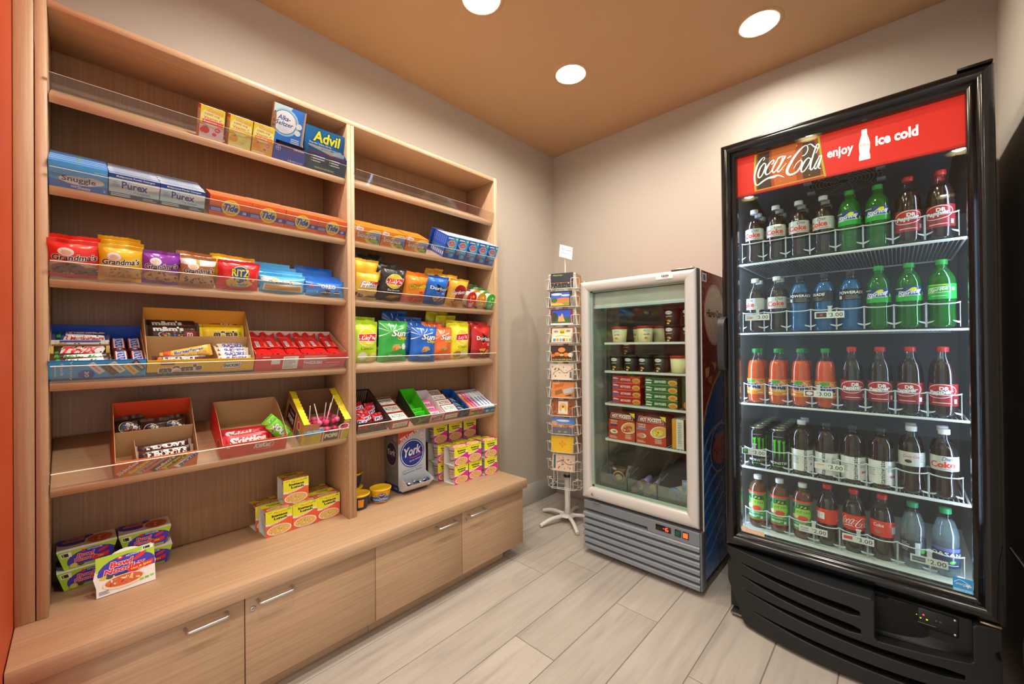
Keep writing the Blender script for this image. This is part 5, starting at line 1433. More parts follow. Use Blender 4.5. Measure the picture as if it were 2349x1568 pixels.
gum('g5', '#3ab81e', [('r', 0.02, 0.3, 0.96, 0.66, '#2fae1a'), ('e', 0.35, 0.4, 0.28, 0.3, '#1a1c1a'), ('e', 0.38, 0.44, 0.2, 0.22, '#3ab81e'), ('t', '5', 0.72, 0.3, 0.14, 0.4, '#1a1c1a', B)])
gum('gx', '#f09ab0', [('r', 0.06, 0.34, 0.88, 0.36, '#f8e4ea'), ('t', 'extra', 0.52, 0.52, 0.74, 0.3, '#7a3a8a', {'bold': 0.04, 'shear': 0.2}), ('r', 0, 0.8, 1, 0.2, '#e85a80')])
gum('gb', '#1c1c1e', [('s', [(0.1, 0.8), (0.5, 0.66), (0.9, 0.2)], 0.18, '#2a7ad0'), ('s', [(0.2, 0.86), (0.55, 0.75), (0.92, 0.4)], 0.06, '#8ac4f0'), ('r', 0.15, 0.5, 0.4, 0.05, '#c8c8c8')])
for k in range(2):
    thing('gum_pack', ('front' if k == 0 else 'rear') + ' green gum pack in the green lined box', 'gum pack', put(T7, -0.012 - 0.03 * k, 0.008, 0.004, lean=30, rz=4), 'gum packs', data=MESH['g5'])
for k in range(3):
    thing('gum_pack', ('front', 'middle', 'rear')[k] + ' pink gum pack in the pink box', 'gum pack', put(T8, -0.012 - 0.045 * k, 0.007, 0.008, lean=45), 'gum packs', data=MESH['gx'])
for k in range(3):
    thing('gum_pack', ('front', 'middle', 'rear')[k] + ' black gum pack with a blue swoosh', 'gum pack', put(T9, -0.012 - 0.045 * k, 0.0015, 0.006, lean=45), 'gum packs', data=MESH['gb'])
# chewy mint rolls in two shallow boxes
def roll_box(y0, base, fcols, lab, rolls):
    T = inner(5, y0, -0.012)
    f = [('r', 0, 0, 1, 1, base)] + [('e', x, y, 0.12, 0.28, c) for x, y, c in fcols] + [('t', 'mentos', 0.5, 0.74, 0.8, 0.3, '#1f2f86', {'bold': 0.05})]
    build('mint_roll_box', lab, 'box', T, tray(0.107, 0.205, 0.035, 0.036, base, '#e8e4e0', f), 'chewy mint roll boxes')
    for k, (c, tc) in enumerate(rolls):
        key = 'roll' + c
        if key not in MESH:
            g = G('film')
            n = 12
            r_ = 0.0118
            g.lathe([(0.004, 0), (r_ * 0.8, 0.001), (r_, 0.005), (r_, 0.175), (r_ * 0.8, 0.182), (0.004, 0.183)], n, c)
            def fm(u, v, l):
                a = (v - 0.009) / r_
                return ((r_ + l) * cos(a), (r_ + l) * sin(a), u)
            art(g, 0.18, 0.018, [('t', 'mentos', 0.36, 0.5, 0.5, 0.8, tc, {'bold': 0.04}), ('e', 0.8, 0.5, 0.06, 0.4, '#f8f4ee')], fm, 0.01, 0.004)
            # lay the roll along -x with its print upward
            g.xform(Matrix(((0, 0, -1, 0), (0, -1, 0, 0), (1, 0, 0, 0), (0, 0, 0, 1))))
            g.xform(Matrix.Rotation(radians(0), 4, 'X'))
            MESH[key] = g.mesh('mint_roll')
        thing('mint_roll', ('first', 'second', 'third', 'fourth')[k] + ' chewy mint roll in the ' + ('pink' if c in ('#f05a8a', '#f07a3a') or base == '#f08a4a' else 'blue') + ' box, counting from the gum', 'mint roll', T @ Matrix.Translation((-0.008, 0.0155 + 0.0253 * k, 0.0265)), 'chewy mint rolls', data=MESH[key])


roll_box(-1.1335, '#f08a4a', ((0.2, 0.4, '#f0c030'), (0.5, 0.3, '#5aa83a'), (0.8, 0.5, '#e84a6a')), 'fruit coloured open box of pink and orange mint rolls', (('#e8688a', '#1f2f86'), ('#f08a4a', '#b8242a'), ('#f05a8a', '#1f2f86'), ('#f090a0', '#1f2f86')))
roll_box(-1.0245, '#3a8ad0', ((0.3, 0.4, '#d8ecf8'), (0.7, 0.4, '#8ac4ea')), 'blue open box of pale mint rolls at the end upright', (('#c8dcf0', '#1f2f86'), ('#dce6f4', '#1f2f86'), ('#cfe0f2', '#1f2f86'), ('#e4ecf6', '#1f2f86')))

# ================================================================== goods on the worktop
def at(x, y, z=ZC, rz=0.0, lean=0.0):
    return Matrix.Translation((x, y, z)) @ Matrix.Rotation(radians(rz), 4, 'Z') @ Matrix.Rotation(-radians(lean), 4, 'Y')


# noodle bowls in printed sleeves: bowl plus wrap
def bowl_art(big=True):
    o = [('r', 0, 0, 1, 1, '#f0ece6'), ('r', 0, 0.62, 1, 0.38, '#9cc42c'), ('e', 0.52, 0.55, 0.5, 0.36, '#3a30a0'), ('p', [(0, 0.0), (0.98, 0.0), (1, 0.45), (0.5, 0.42), (0.02, 0.5)], '#e8e0d8'),
         ('e', 0.4, 0.86, 0.055, 0.04, '#d8242c'), ('e', 0.4, 0.865, 0.025, 0.02, '#ffffff'), ('t', 'NONGSHIM', 0.66, 0.87, 0.32, 0.05, '#ffffff', {'bold': 0.02, 'tilt': 0.06}), ('t', 'Bowl', 0.42, 0.72, 0.4, 0.15, '#d8242c', {'bold': 0.04, 'shear': 0.2, 'out': '#ffffff', 'ow': 0.05}), ('t', 'Noodle', 0.42, 0.57, 0.6, 0.14, '#d8242c', {'bold': 0.04, 'shear': 0.2, 'out': '#ffffff', 'ow': 0.05}), ('t', 'SOUP', 0.76, 0.61, 0.14, 0.07, '#d8242c', {'shear': 0.2, 'out': '#ffffff', 'ow': 0.04}),
         ('e', 0.74, 0.78, 0.13, 0.05, '#d8242c', 30), ('e', 0.84, 0.85, 0.02, 0.02, '#3a8a3a'), ('p', [(0.5, 0.38), (0.55, 0.54), (0.98, 0.6), (0.96, 0.46), (0.66, 0.4)], '#d8242c'), ('t', 'Hot & Spicy', 0.76, 0.5, 0.36, 0.07, '#f6e22a', {'bold': 0.03, 'tilt': 0.12}), ('t', 'Flavor', 0.76, 0.44, 0.12, 0.035, '#ffffff', {'tilt': 0.1}), ('r', 0.3, 0.42, 0.22, 0.03, '#1c1c1c'),
         ('e', 0.12, 0.45, 0.07, 0.05, '#c8b43a'), ('e', 0.22, 0.44, 0.06, 0.045, '#4a3a1a'), ('e', 0.46, 0.25, 0.36, 0.17, '#f0c8a8'), ('e', 0.46, 0.27, 0.32, 0.13, '#c8562a')] + inside(26, 0.46, 0.27, 0.27, 0.1, ['#f2e2b0', '#e8b070', '#d87038', '#8a3a1c', '#5a8a3a'], 0.012, 0.04, 4, 0.6) + [
         ('r', 0.72, 0.12, 0.07, 0.05, '#7ab83a'), ('r', 0.81, 0.13, 0.07, 0.05, '#5aa83a'), ('r', 0.9, 0.14, 0.07, 0.05, '#7ab83a'), ('r', 0.78, 0.9, 0.2, 0.09, '#ffffff'), ('r', 0.8, 0.915, 0.12, 0.06, '#1c1c1c'), ('t', '3', 0.825, 0.945, 0.025, 0.045, '#f6e22a', B)] + lines(0.04, 0.12, 0.22, 3, 0.035, 0.014, '#5a5a5a', 4)
    return o


def bowl_mesh():
    w_, h_, d_ = 0.136, 0.062, 0.13
    P = []
    # bowl: wide rim, narrow foot
    g = G('plastic').lathe([(0.045, 0.004), (0.048, 0.004), (0.058, 0.045), (0.062, 0.052), (0.063, 0.055), (0.0001, 0.0555)], 28, '#f0eee8', cx=-d_ / 2, cy=w_ / 2)
    P.append(('bowl', g.mesh('bowl')))
    # sleeve: front flap tapers inward to the foot
    g = G('card')
    n = 8
    front = [(0, 0.016, 0.0), (0, w_ - 0.016, 0.0), (0.0, w_, h_), (0.0, 0, h_)]
    g.add([(-0.012, 0.016, 0), (-0.012, w_ - 0.016, 0), (0, w_, h_), (0, 0, h_)], [(0, 1, 2, 3)], '#9cc42c')
    fs_ = bowl_art()
    def fm(u, v, l):
        t_ = v / h_
        y0, y1 = 0.016 * (1 - t_), w_ - 0.016 * (1 - t_)
        return (-0.012 * (1 - t_) + l, y0 + (y1 - y0) * u / w_, v)
    lo = [('r', 0, 0, 1, 1, '#9cc42c'), ('e', 0.6, 0.3, 0.5, 0.62, '#3a30a0'), ('p', [(0.1, 0), (0.95, 0), (0.95, 0.12), (0.1, 0.18)], '#8a9a3a'), ('t', 'Bowl', 0.46, 0.62, 0.32, 0.2, '#d8242c', {'bold': 0.04, 'shear': 0.2, 'out': '#ffffff', 'ow': 0.05}), ('t', 'Noodle', 0.46, 0.4, 0.44, 0.2, '#d8242c', {'bold': 0.04, 'shear': 0.2, 'out': '#ffffff', 'ow': 0.05}), ('t', 'NONGSHIM', 0.62, 0.84, 0.26, 0.08, '#ffffff', B), ('e', 0.42, 0.84, 0.04, 0.07, '#d8242c'), ('p', [(0.6, 0.16), (0.62, 0.4), (0.92, 0.5), (0.92, 0.28)], '#d8242c'), ('t', 'Hot', 0.76, 0.34, 0.12, 0.12, '#f6e22a', B), ('e', 0.78, 0.66, 0.1, 0.08, '#d8242c', 25), ('r', 0.04, 0.66, 0.18, 0.26, '#ffffff'), ('r', 0.06, 0.7, 0.11, 0.18, '#1c1c1c'), ('t', '3', 0.085, 0.79, 0.025, 0.14, '#f6e22a', B), ('e', 0.22, 0.16, 0.08, 0.12, '#c8b43a'), ('e', 0.36, 0.16, 0.07, 0.11, '#4a3a1a')]
    art(g, w_, h_, lo, fm)
    g.add([(-d_, 0, h_), (0, 0, h_), (0, w_, h_), (-d_, w_, h_)], [(0, 1, 2, 3)], '#9cc42c')
    art(g, w_, d_, [('r', 0, 0.0, 1, 1, '#e8e2da'), ('e', 0.3, 0.7, 0.34, 0.36, '#3a30a0'), ('e', 0.72, 0.45, 0.26, 0.36, '#e8b898'), ('e', 0.72, 0.45, 0.22, 0.3, '#c8562a')] + inside(12, 0.72, 0.45, 0.16, 0.22, ['#f2e2b0', '#d87038', '#8a3a1c'], 0.02, 0.05, 4) + [('t', 'Bowl', 0.3, 0.82, 0.3, 0.12, '#d8242c', {'bold': 0.04, 'out': '#ffffff', 'ow': 0.05}), ('t', 'Noodle', 0.3, 0.66, 0.4, 0.12, '#d8242c', {'bold': 0.04, 'out': '#ffffff', 'ow': 0.05}), ('p', [(0.3, 0.05), (0.62, 0.0), (0.62, 0.1), (0.34, 0.16)], '#f4f2ee')], lambda u, v, l: (-v, u, h_ + l))
    g.add([(-d_, 0, h_), (-d_, w_, h_), (-d_ + 0.012, w_ - 0.016, 0), (-d_ + 0.012, 0.016, 0)], [(0, 1, 2, 3)], '#9cc42c')
    g.add([(-d_ + 0.012, 0.016, 0.0006), (-0.012, 0.016, 0.0006), (-0.012, w_ - 0.016, 0.0006), (-d_ + 0.012, w_ - 0.016, 0.0006)], [(0, 1, 2, 3)], '#c8c4bc')
    P.append(('sleeve', g.mesh('sleeve')))
    return P


BM = bowl_mesh()
NB = 'noodle bowls on the worktop'
for x, y, z, rz, q in ((0.125, -2.703, 0, 2, 'lower bowl of the pair by the upright'), (0.122, -2.703, 0.0635, 1, 'upper bowl of the pair by the upright'), (0.128, -2.562, 0, -2, 'lower bowl of the stack behind the tipped one'), (0.118, -2.564, 0.0635, -2, 'upper bowl of the stack behind the tipped one')):
    build('noodle_bowl', 'green and purple noodle ' + q, 'noodle bowl', at(x, y, ZC + 0.0005 + z, rz), BM, NB)
# the bowl tipped up on its side so the top faces the viewer
P = []
g = G('card')
hw = 0.137
pf_ = [(0.004, 0.0), (hw, 0.002)] + [(hw - 0.004, 0.03), (hw + 0.002, 0.062), (hw - 0.004, 0.09), (hw - 0.006, 0.118), (0.0, 0.112), (0.0, 0.085), (-0.006, 0.055), (0.0, 0.028)]
g.slab(pf_, -0.0012, 0, 'x', '#e8e4dc')
art(g, hw, 0.115, bowl_art())
P.append(('sleeve', g))
g = G('plastic').lathe([(0.0001, 0), (0.062, 0.001), (0.061, 0.005), (0.056, 0.012), (0.046, 0.055), (0.0001, 0.0555)], 28, '#f0eee8')
g.xform(tf((-0.002, hw / 2, 0.0625), ry=-90))
P.append(('bowl', g))
build('noodle_bowl', 'noodle bowl tipped on its side, lid picture facing out', 'noodle bowl', at(0.247, -2.619, ZC + 0.0012, 3, 14), P, NB)

# cup soups in card sleeves, open at the ends
def lunch(c1, c2, name, tc):
    w_, h_, d_ = 0.0985, 0.1, 0.092
    fa = [('r', 0, 0, 1, 1, c1), ('p', [(0, 0.5), (0, 1), (1, 1), (1, 0.66), (0.85, 0.68), (0.6, 0.55), (0.3, 0.46)], '#f4e01e'), ('p', [(0, 0.44), (0.3, 0.41), (0.6, 0.5), (0.85, 0.62), (1, 0.6), (1, 0.68), (0.84, 0.7), (0.6, 0.57), (0.3, 0.48), (0, 0.52)], '#f6ece6'), ('t', name, 0.44, 0.475, 0.5, 0.06, c1, {'bold': 0.04, 'tilt': 0.2}),
          ('t', 'Maruchan', 0.56, 0.9, 0.52, 0.08, '#b8321e', {'shear': 0.25, 'tilt': 0.05}), ('t', 'Instant', 0.52, 0.78, 0.6, 0.1, '#1c1c1c', {'bold': 0.05}), ('t', 'Lunch', 0.55, 0.66, 0.5, 0.1, '#1c1c1c', {'bold': 0.05}), ('e', 0.5, 0.2, 0.46, 0.21, '#f6ece6'), ('e', 0.5, 0.2, 0.42, 0.185, tc)] + inside(26, 0.5, 0.19, 0.36, 0.14, ['#f0d890', '#e8b860', '#e07a3a', '#6a9a3a', '#d8945a'], 0.02, 0.05, 7, 0.6) + [('e', 0.88, 0.93, 0.07, 0.04, '#6ab86a'), ('r', 0.08, 0.93, 0.16, 0.012, '#3a2a1a')]
    P = []
    g = G('card')
    t_ = 0.001
    g.box(-t_, 0, 0, w_, 0, h_, '#f0e8e2')
    art(g, w_, h_, fa)
    g.box(-d_, -d_ + t_, 0, w_, 0, h_, c1, front='#d8d2ca')
    g.box(-d_, 0, 0, w_, 0, t_, '#e8e0d8')
    g.box(-d_, 0, 0, w_, h_ - t_, h_, '#f6ece6')
    ta = [('r', 0.01, 0, 0.98, 1, c1), ('p', [(0, 0.55), (0, 1), (1, 1), (1, 0.62), (0.5, 0.5)], '#f4e01e'), ('t', 'Instant', 0.5, 0.84, 0.5, 0.12, '#1c1c1c', {'bold': 0.05}), ('t', 'Lunch', 0.52, 0.7, 0.42, 0.12, '#1c1c1c', {'bold': 0.05}), ('e', 0.5, 0.2, 0.42, 0.24, '#f6ece6'), ('e', 0.5, 0.2, 0.38, 0.2, tc)] + inside(14, 0.5, 0.2, 0.3, 0.14, ['#f0d890', '#e8b860', '#e07a3a', '#6a9a3a'], 0.02, 0.05, 8) + [('s', [(0.28, 0.02), (0.5, 0.06), (0.72, 0.02)], 0.03, '#ffffff')]
    art(g, w_, d_, ta, lambda u, v, l: (-v, u, h_ + l))
    P.append(('sleeve', g.mesh('sleeve')))
    g = G('plastic').lathe([(0.028, 0.0012), (0.03, 0.0015), (0.042, 0.092), (0.0435, 0.0935), (0.0435, 0.097), (0.0001, 0.0975)], 24, '#efe6d8', cols=['#efe6d8', '#efe6d8', '#d8cfc0', '#efe6d8', '#c9a878'], cx=-d_ / 2, cy=w_ / 2)
    r0 = 0.037

    def fm(u, v, l):
        a = -pi / 2 + (u - 0.035) / 0.036
        r_ = 0.0305 + 0.0118 * (v / 0.0905) + 0.0004 + l
        return (-d_ / 2 + r_ * cos(a), w_ / 2 + r_ * sin(a), 0.0015 + v)
    art(g, 0.07, 0.09, [('t', 'Maruchan', 0.5, 0.84, 0.8, 0.1, '#7a2a3a', {'bold': 0.03}), ('t', 'Instant', 0.5, 0.66, 0.6, 0.11, '#c8622a', B), ('t', 'Lunch', 0.5, 0.52, 0.5, 0.11, '#c8622a', B), ('s', [(0.1, 0.3), (0.5, 0.2), (0.9, 0.3)], 0.04, '#8a3a1a'), ('s', [(0.1, 0.24), (0.5, 0.14), (0.9, 0.24)], 0.02, '#c8a23a')], fm, 0.012)
    P.append(('cup', g.mesh('cup')))
    return P


LY = lunch('#f0562a', '#f4e01e', 'Chicken FLAVOR', '#d8a858')
LG = 'yellow and orange cup soups'
for x, y, z, rz, q in ((0.187, -2.146, 0, 0, 'front row, first from the empty worktop'), (0.182, -2.0445, 0, -1, 'front row, in the middle'), (0.178, -1.9435, 0, 0, 'front row, against the divider'),
                       (0.09, -2.156, 0, 2, 'second row, first from the empty worktop'), (0.088, -2.05, 0, 0, 'second row, in the middle'), (0.084, -1.945, 0, 0, 'second row, against the divider'), (0.158, -2.072, 0.1012, -3, 'single one stacked on top')):
    build('cup_soup', 'orange and yellow cup soup, ' + q, 'cup soup', at(x, y, ZC + 0.0005 + z, rz), LY, LG)
LP_ = lunch('#d8247a', '#f4e01e', 'with Shrimp', '#d89a58')
LG = 'pink and yellow cup soups'
cols = ('first from the peppermint box', 'in the middle column', 'against the end upright')
for lv in range(2):
    for c, (x, y) in enumerate(((0.268, -1.258), (0.258 if lv == 0 else 0.262, -1.148 if lv == 0 else -1.156), (0.272, -1.04))):
        build('cup_soup', 'pink and yellow cup soup in front, %s level, %s' % (('lower', 'upper')[lv], cols[c]), 'cup soup', at(x, y, ZC + 0.0005 + lv * 0.1012, (2, 0, -1)[c] - lv), LP_, LG)
for lv in range(3):
    for c, (x, y) in enumerate(((0.148 if lv < 2 else 0.11, -1.28), (0.145 if lv < 2 else 0.11, -1.172), (0.15 if lv < 2 else 0.11, -1.06))):
        build('cup_soup', 'pink cup soup behind, %s level, %s' % (('lowest', 'middle', 'topmost')[lv], cols[c]), 'cup soup', at(x, y, ZC + 0.0005 + lv * 0.1012, 1 - c), LP_, LG)

# macaroni cups
def mac():
    P = []
    h_ = 0.068
    pr = [(0.034, 0.0), (0.036, 0.001), (0.043, 0.05), (0.0475, h_ - 0.006)]
    g = G('plastic').lathe(pr, 32, '#f0a01e', cols=['#f0a01e', '#f0a01e', '#f0a01e'])
    def fm(u, v, l):
        a = (u - 0.065) / 0.043
        r_ = 0.036 + 0.0112 * (v / 0.061) + 0.0006 + l
        return (r_ * cos(a), r_ * sin(a), v)
    art(g, 0.13, 0.062, [('r', 0, 0.16, 1, 0.5, '#2a7ac8'), ('p', [(0, 0.6), (0.2, 0.52), (0.5, 0.6), (0.8, 0.52), (1, 0.6), (1, 0.98), (0, 0.98)], '#f0b82a'), ('e', 0.56, 0.62, 0.16, 0.26, '#1f3f96'), ('e', 0.56, 0.62, 0.14, 0.23, '#e8a83a'), ('e', 0.56, 0.62, 0.11, 0.18, '#1f3f96'), ('t', 'KRAFT', 0.56, 0.68, 0.16, 0.1, '#ffffff', B), ('t', 'Macaroni & Cheese', 0.5, 0.34, 0.6, 0.12, '#ffffff', BI), ('t', 'Dinner', 0.56, 0.22, 0.22, 0.08, '#cfe4f8'), ('t', 'ORIGINAL', 0.5, 0.07, 0.3, 0.06, '#7a4a1a')] + bits(16, 0.02, 0.36, 0.62, 0.95, ['#f6a81e', '#e8881a', '#ffd25a'], 0.015, 0.04, 3, 2) + bits(12, 0.76, 0.98, 0.62, 0.95, ['#f6a81e', '#e8881a', '#ffd25a'], 0.015, 0.04, 5, 2), fm, 0.009)
    def fb(u, v, l):
        p = fm(u, v, l)
        return (-p[0], -p[1], p[2])
    art(g, 0.13, 0.062, [('r', 0, 0, 1, 0.95, '#2a2f4a'), ('r', 0.06, 0.36, 0.36, 0.5, '#1c1c22'), ('r', 0.12, 0.1, 0.3, 0.16, '#f07a2a'), ('r', 0.5, 0.2, 0.2, 0.6, '#f0a01e')] + lines(0.08, 0.8, 0.3, 7, 0.06, 0.02, '#9a9a4a'), fb, 0.009)
    P.append(('cup', g.mesh('cup')))
    g = G('plastic').lathe([(0.048, h_ - 0.008), (0.051, h_ - 0.006), (0.0515, h_), (0.049, h_ + 0.0015), (0.046, h_ - 0.002), (0.0001, h_ - 0.0025)], 32, '#f4c01e')
    P.append(('lid', g.mesh('lid')))
    return P


MC = mac()
for x, y, z, rz, q in ((0.172, -1.642, 0, -30, 'standing in front with its blue band showing'), (0.17, -1.752, 0, 150, 'half hidden by the divider'), (0.062, -1.735, 0, 160, 'at the bottom of the stack of two'), (0.062, -1.735, 0.0705, 140, 'on top of the stack of two')):
    build('macaroni_cup', 'yellow-lidded macaroni cup ' + q, 'cup', at(x, y, ZC + 0.0005 + z, rz), MC, 'macaroni cups')

# peppermint dispenser box
w_, h_, d_ = 0.168, 0.318, 0.135
yk = [('r', 0, 0, 1, 1, '#aab0b6'), ('p', [(0, 0.86), (0, 1), (1, 1), (0.8, 0.99)], '#c8382a'), ('p', [(0, 0.78), (0, 1), (0.95, 1)], '#c8382a'), ('t', '70% Less Fat', 0.4, 0.91, 0.72, 0.07, '#ffffff', {'bold': 0.02, 'rot': 24}), ('e', 0.5, 0.6, 0.44, 0.235, '#1c2f86'), ('e', 0.5, 0.6, 0.41, 0.218, '#ffffff'), ('e', 0.5, 0.6, 0.39, 0.207, '#1a2a7c'),
      ('t', 'York', 0.5, 0.64, 0.62, 0.15, '#ffffff', {'bold': 0.03, 'shear': 0.2, 'tilt': 0.15}), ('s', [(0.4, 0.53), (0.6, 0.53), (0.84, 0.585)], 0.012, '#c8382a'), ('t', 'Get the sensation', 0.6, 0.49, 0.42, 0.025, '#ffffff', {'tilt': 0.18}), ('t', 'DARK CHOCOLATE COVERED', 0.5, 0.345, 0.76, 0.018, '#3a3a4a', {'tilt': 0.1}), ('t', 'Peppermint Patties', 0.5, 0.3, 0.72, 0.04, '#2a2f6a', {'shear': 0.3, 'tilt': 0.1}), ('e', 0.86, 0.87, 0.09, 0.045, '#e8c8be'), ('t', '175', 0.86, 0.88, 0.1, 0.02, '#a8382a', B), ('r', 0.79, 0.85, 0.14, 0.008, '#a8382a'), ('r', 0, 0, 1, 0.09, '#1c2f7a')]
ys = [('r', 0, 0, 1, 1, '#6a6660'), ('p', [(0, 0.84), (1, 0.98), (1, 1), (0, 1)], '#7a2a20'), ('e', 0.5, 0.6, 0.4, 0.2, '#8a8478'), ('e', 0.5, 0.6, 0.37, 0.185, '#241f38'), ('t', 'York', 0.5, 0.63, 0.6, 0.1, '#c8bca8', {'bold': 0.03, 'shear': 0.2}), ('s', [(0.4, 0.55), (0.8, 0.58)], 0.01, '#7a2a24'), ('e', 0.78, 0.86, 0.12, 0.045, '#9a7a6a'), ('t', 'York', 0.6, 0.26, 0.5, 0.04, '#4a463e'), ('r', 0, 0, 1, 0.11, '#1c2558'), ('t', 'York', 0.8, 0.06, 0.26, 0.03, '#e8e8f0', B)]
P = []
g = G('card')
g.box(-d_, 0, 0, w_, 0, h_, '#8a8a88')
art(g, w_, h_, yk)
art(g, d_, h_, ys, lambda u, v, l: (-d_ + u, -l, v))
P.append(('carton', g))
# chute at the foot
g = G('card')
for y in (0.004, w_ - 0.004):
    g.slab([(0.0005, 0.012), (0.03, 0.012), (0.072, 0.05), (0.07, 0.058), (0.05, 0.066), (0.0005, 0.085)], y - 0.0008, y + 0.0008, 'y', '#d8dadc', '#d8dadc')
g.add([(0.0005, 0.004, 0.012), (0.03, 0.004, 0.012), (0.03, w_ - 0.004, 0.012), (0.0005, w_ - 0.004, 0.012)], [(0, 1, 2, 3)], '#d0d2d4')
g.slab([(0.03, 0.0105), (0.031, 0.0105), (0.073, 0.05), (0.072, 0.05)], 0.004, w_ - 0.004, 'y', '#d0d2d6')
P.append(('chute', g))
build('peppermint_dispenser', 'tall silver peppermint dispenser box with a blue round emblem', 'dispenser', at(0.146, -1.527, ZC + 0.0005), P)
rr = random.Random(12)
pm = []
for c in ('#d8dce4', '#c8ccd8', '#3a4a9a'):
    g = G('foil')
    n = 10
    g.lathe([(0.0001, -0.004), (0.011, -0.0035), (0.015, 0), (0.011, 0.0035), (0.0001, 0.004)], n, c)
    g.xform(Matrix.Rotation(0.3, 4, 'X'))
    g.add([(0.012, -0.006, 0), (0.024, -0.011, 0.003), (0.022, 0, -0.003), (0.024, 0.011, 0.002), (0.012, 0.006, 0)], [(0, 1, 2), (0, 2, 4), (4, 2, 3)], c)
    g.add([(-0.012, -0.006, 0), (-0.024, -0.011, 0.003), (-0.022, 0, -0.003), (-0.024, 0.011, 0.002), (-0.012, 0.006, 0)], [(2, 1, 0), (4, 2, 0), (3, 2, 4)], c)
    pm.append(g.mesh('peppermint_patty'))
for k in range(22):
    i, j = k % 7, k // 7
    M = at(0.146 + 0.014 + 0.015 * j, -1.527 + 0.024 + 0.0198 * i, ZC + 0.030 + 0.009 * j + rr.uniform(0.0, 0.008), rr.uniform(0, 360), rr.uniform(-35, 35))
    thing('peppermint_patty', 'foil wrapped peppermint lying in the dispenser chute', 'sweet', M, 'foil peppermints in the chute', data=pm[k % 3])

# ================================================================== white-framed upright freezer
FX0, FX1, FY, FZ0, FZ1 = 0.686, 1.335, -0.66, 0.32, 1.552
fz = thing('upright_freezer', 'narrow upright freezer with a silver framed glass door', 'freezer', Matrix())
WH = '#e6e2da'
# cabinet shell: back, sides, top, bottom; liner inside
g = G('card')
g.box(FX0 + 0.008, 1.340, -0.07, -0.05, 0.06, 1.548, '#8a8580')
g.box(FX0 + 0.008, FX0 + 0.03, -0.615, -0.07, 0.06, 1.548, '#c8c4be')
g.box(1.318, 1.340, -0.615, -0.07, 0.06, 1.548, '#8a1a14')
g.box(FX0 + 0.03, 1.318, -0.615, -0.07, 1.525, 1.548, '#8a1a14')
g.box(FX0 + 0.03, 1.318, -0.615, -0.07, 0.06, 0.37, '#6a6662')
part('cabinet', g, fz)
g = G('plastic')
g.box(FX0 + 0.0305, 1.3175, -0.0712, -0.0702, 0.371, 1.525, '#9a958e')
g.box(FX0 + 0.0305, FX0 + 0.0315, -0.612, -0.0715, 0.371, 1.525, '#c8ccc6')
g.box(1.3165, 1.3175, -0.612, -0.0715, 0.371, 1.525, '#9a958e')
g.box(FX0 + 0.032, 1.316, -0.612, -0.0715, 0.3705, 0.372, '#c8ccc4')
part('liner', g, fz)
g = G('plastic').box(FX0 + 0.04, 1.31, -0.60, -0.42, 1.41, 1.49, '#e8ece8')
part('lamp_housing', g, fz)
g = G('tube').box(FX0 + 0.05, 1.30, -0.595, -0.56, 1.404, 1.409, '#202422')
part('lamp_cover', g, fz)

# printed side panel seen between the two coolers
sd, sh = 0.545, 1.488
sa = [('r', 0, 0, 1, 1, '#7a1c12'), ('p', [(0, 0.5), (0.1, 0.56), (0.3, 0.63), (0.6, 0.69), (1, 0.73), (1, 0), (0, 0)], '#c8843a'), ('p', [(0, 0.48), (0.12, 0.55), (0.32, 0.62), (0.62, 0.68), (1, 0.715), (1, 0), (0, 0)], '#123a78'), ('p', [(0, 0), (0, 0.46), (0.15, 0.4), (0.3, 0.2), (0.4, 0)], '#1c5cb0')]
for k in range(8):
    sa.append(('s', [(0.0, 0.06 + 0.05 * k), (0.2, 0.08 + 0.055 * k), (0.55, 0.14 + 0.05 * k)], 0.012, '#6a8ab8'))
sa += [('e', 0.36, 0.86, 0.29, 0.105, '#c88a6a'), ('e', 0.36, 0.86, 0.27, 0.097, '#e8b89a'), ('t', 'H\u00e4agen-Dazs', 0.36, 0.86, 0.44, 0.035, '#3a1410', {'bold': 0.03}), ('r', 0.64, 0.92, 0.36, 0.06, '#d8a88a'), ('s', [(0.68, 0.945), (0.82, 0.965), (0.96, 0.945)], 0.004, '#6a3a28'),
       ('r', 0.03, 0.965, 0.12, 0.028, '#f0ece6'), ('r', 0.06, 0.97, 0.06, 0.018, '#5a5654'), ('e', 0.48, 0.4, 0.3, 0.085, '#c8a06a'), ('e', 0.48, 0.4, 0.285, 0.08, '#16336c'), ('t', 'ICE CREAM', 0.48, 0.445, 0.3, 0.018, '#c8b08a'), ('e', 0.48, 0.395, 0.24, 0.05, '#b8423a'), ('t', 'Nestl\u00e9', 0.48, 0.395, 0.4, 0.03, '#7a1c1e', B), ('p', [(0.62, 0.78), (0.9, 0.84), (1, 0.82), (1, 0.68), (0.8, 0.7)], '#a8541c'),
       ('p', [(0.08, 0.68), (0.2, 0.685), (0.18, 0.655), (0.1, 0.65)], '#d8904a'), ('p', [(0.26, 0.7), (0.4, 0.695), (0.36, 0.67)], '#c8803a'), ('p', [(0.16, 0.65), (0.28, 0.655), (0.26, 0.625), (0.18, 0.63)], '#b86a30')]
g = G('film').box(1.3402, 1.3412, -0.614, -0.07, 0.06, 1.548, '#7a1c12')
art(g, sd, sh, sa, lambda u, v, l: (1.3412 + l, -0.614 + u, 0.06 + v))
part('side_decal', g, fz)
part('edge_trim', G('plastic').box(1.3395, 1.3445, -0.619, -0.6142, 0.04, 1.55, '#e8e4dc'), fz)
# feet
for x in (FX0 + 0.06, 1.28):
    for y in (-0.56, -0.13):
        part('foot', G('plastic').lathe([(0.018, 0.0), (0.02, 0.004), (0.012, 0.01), (0.012, 0.06)], 12, '#2a2826', cx=x, cy=y), fz)

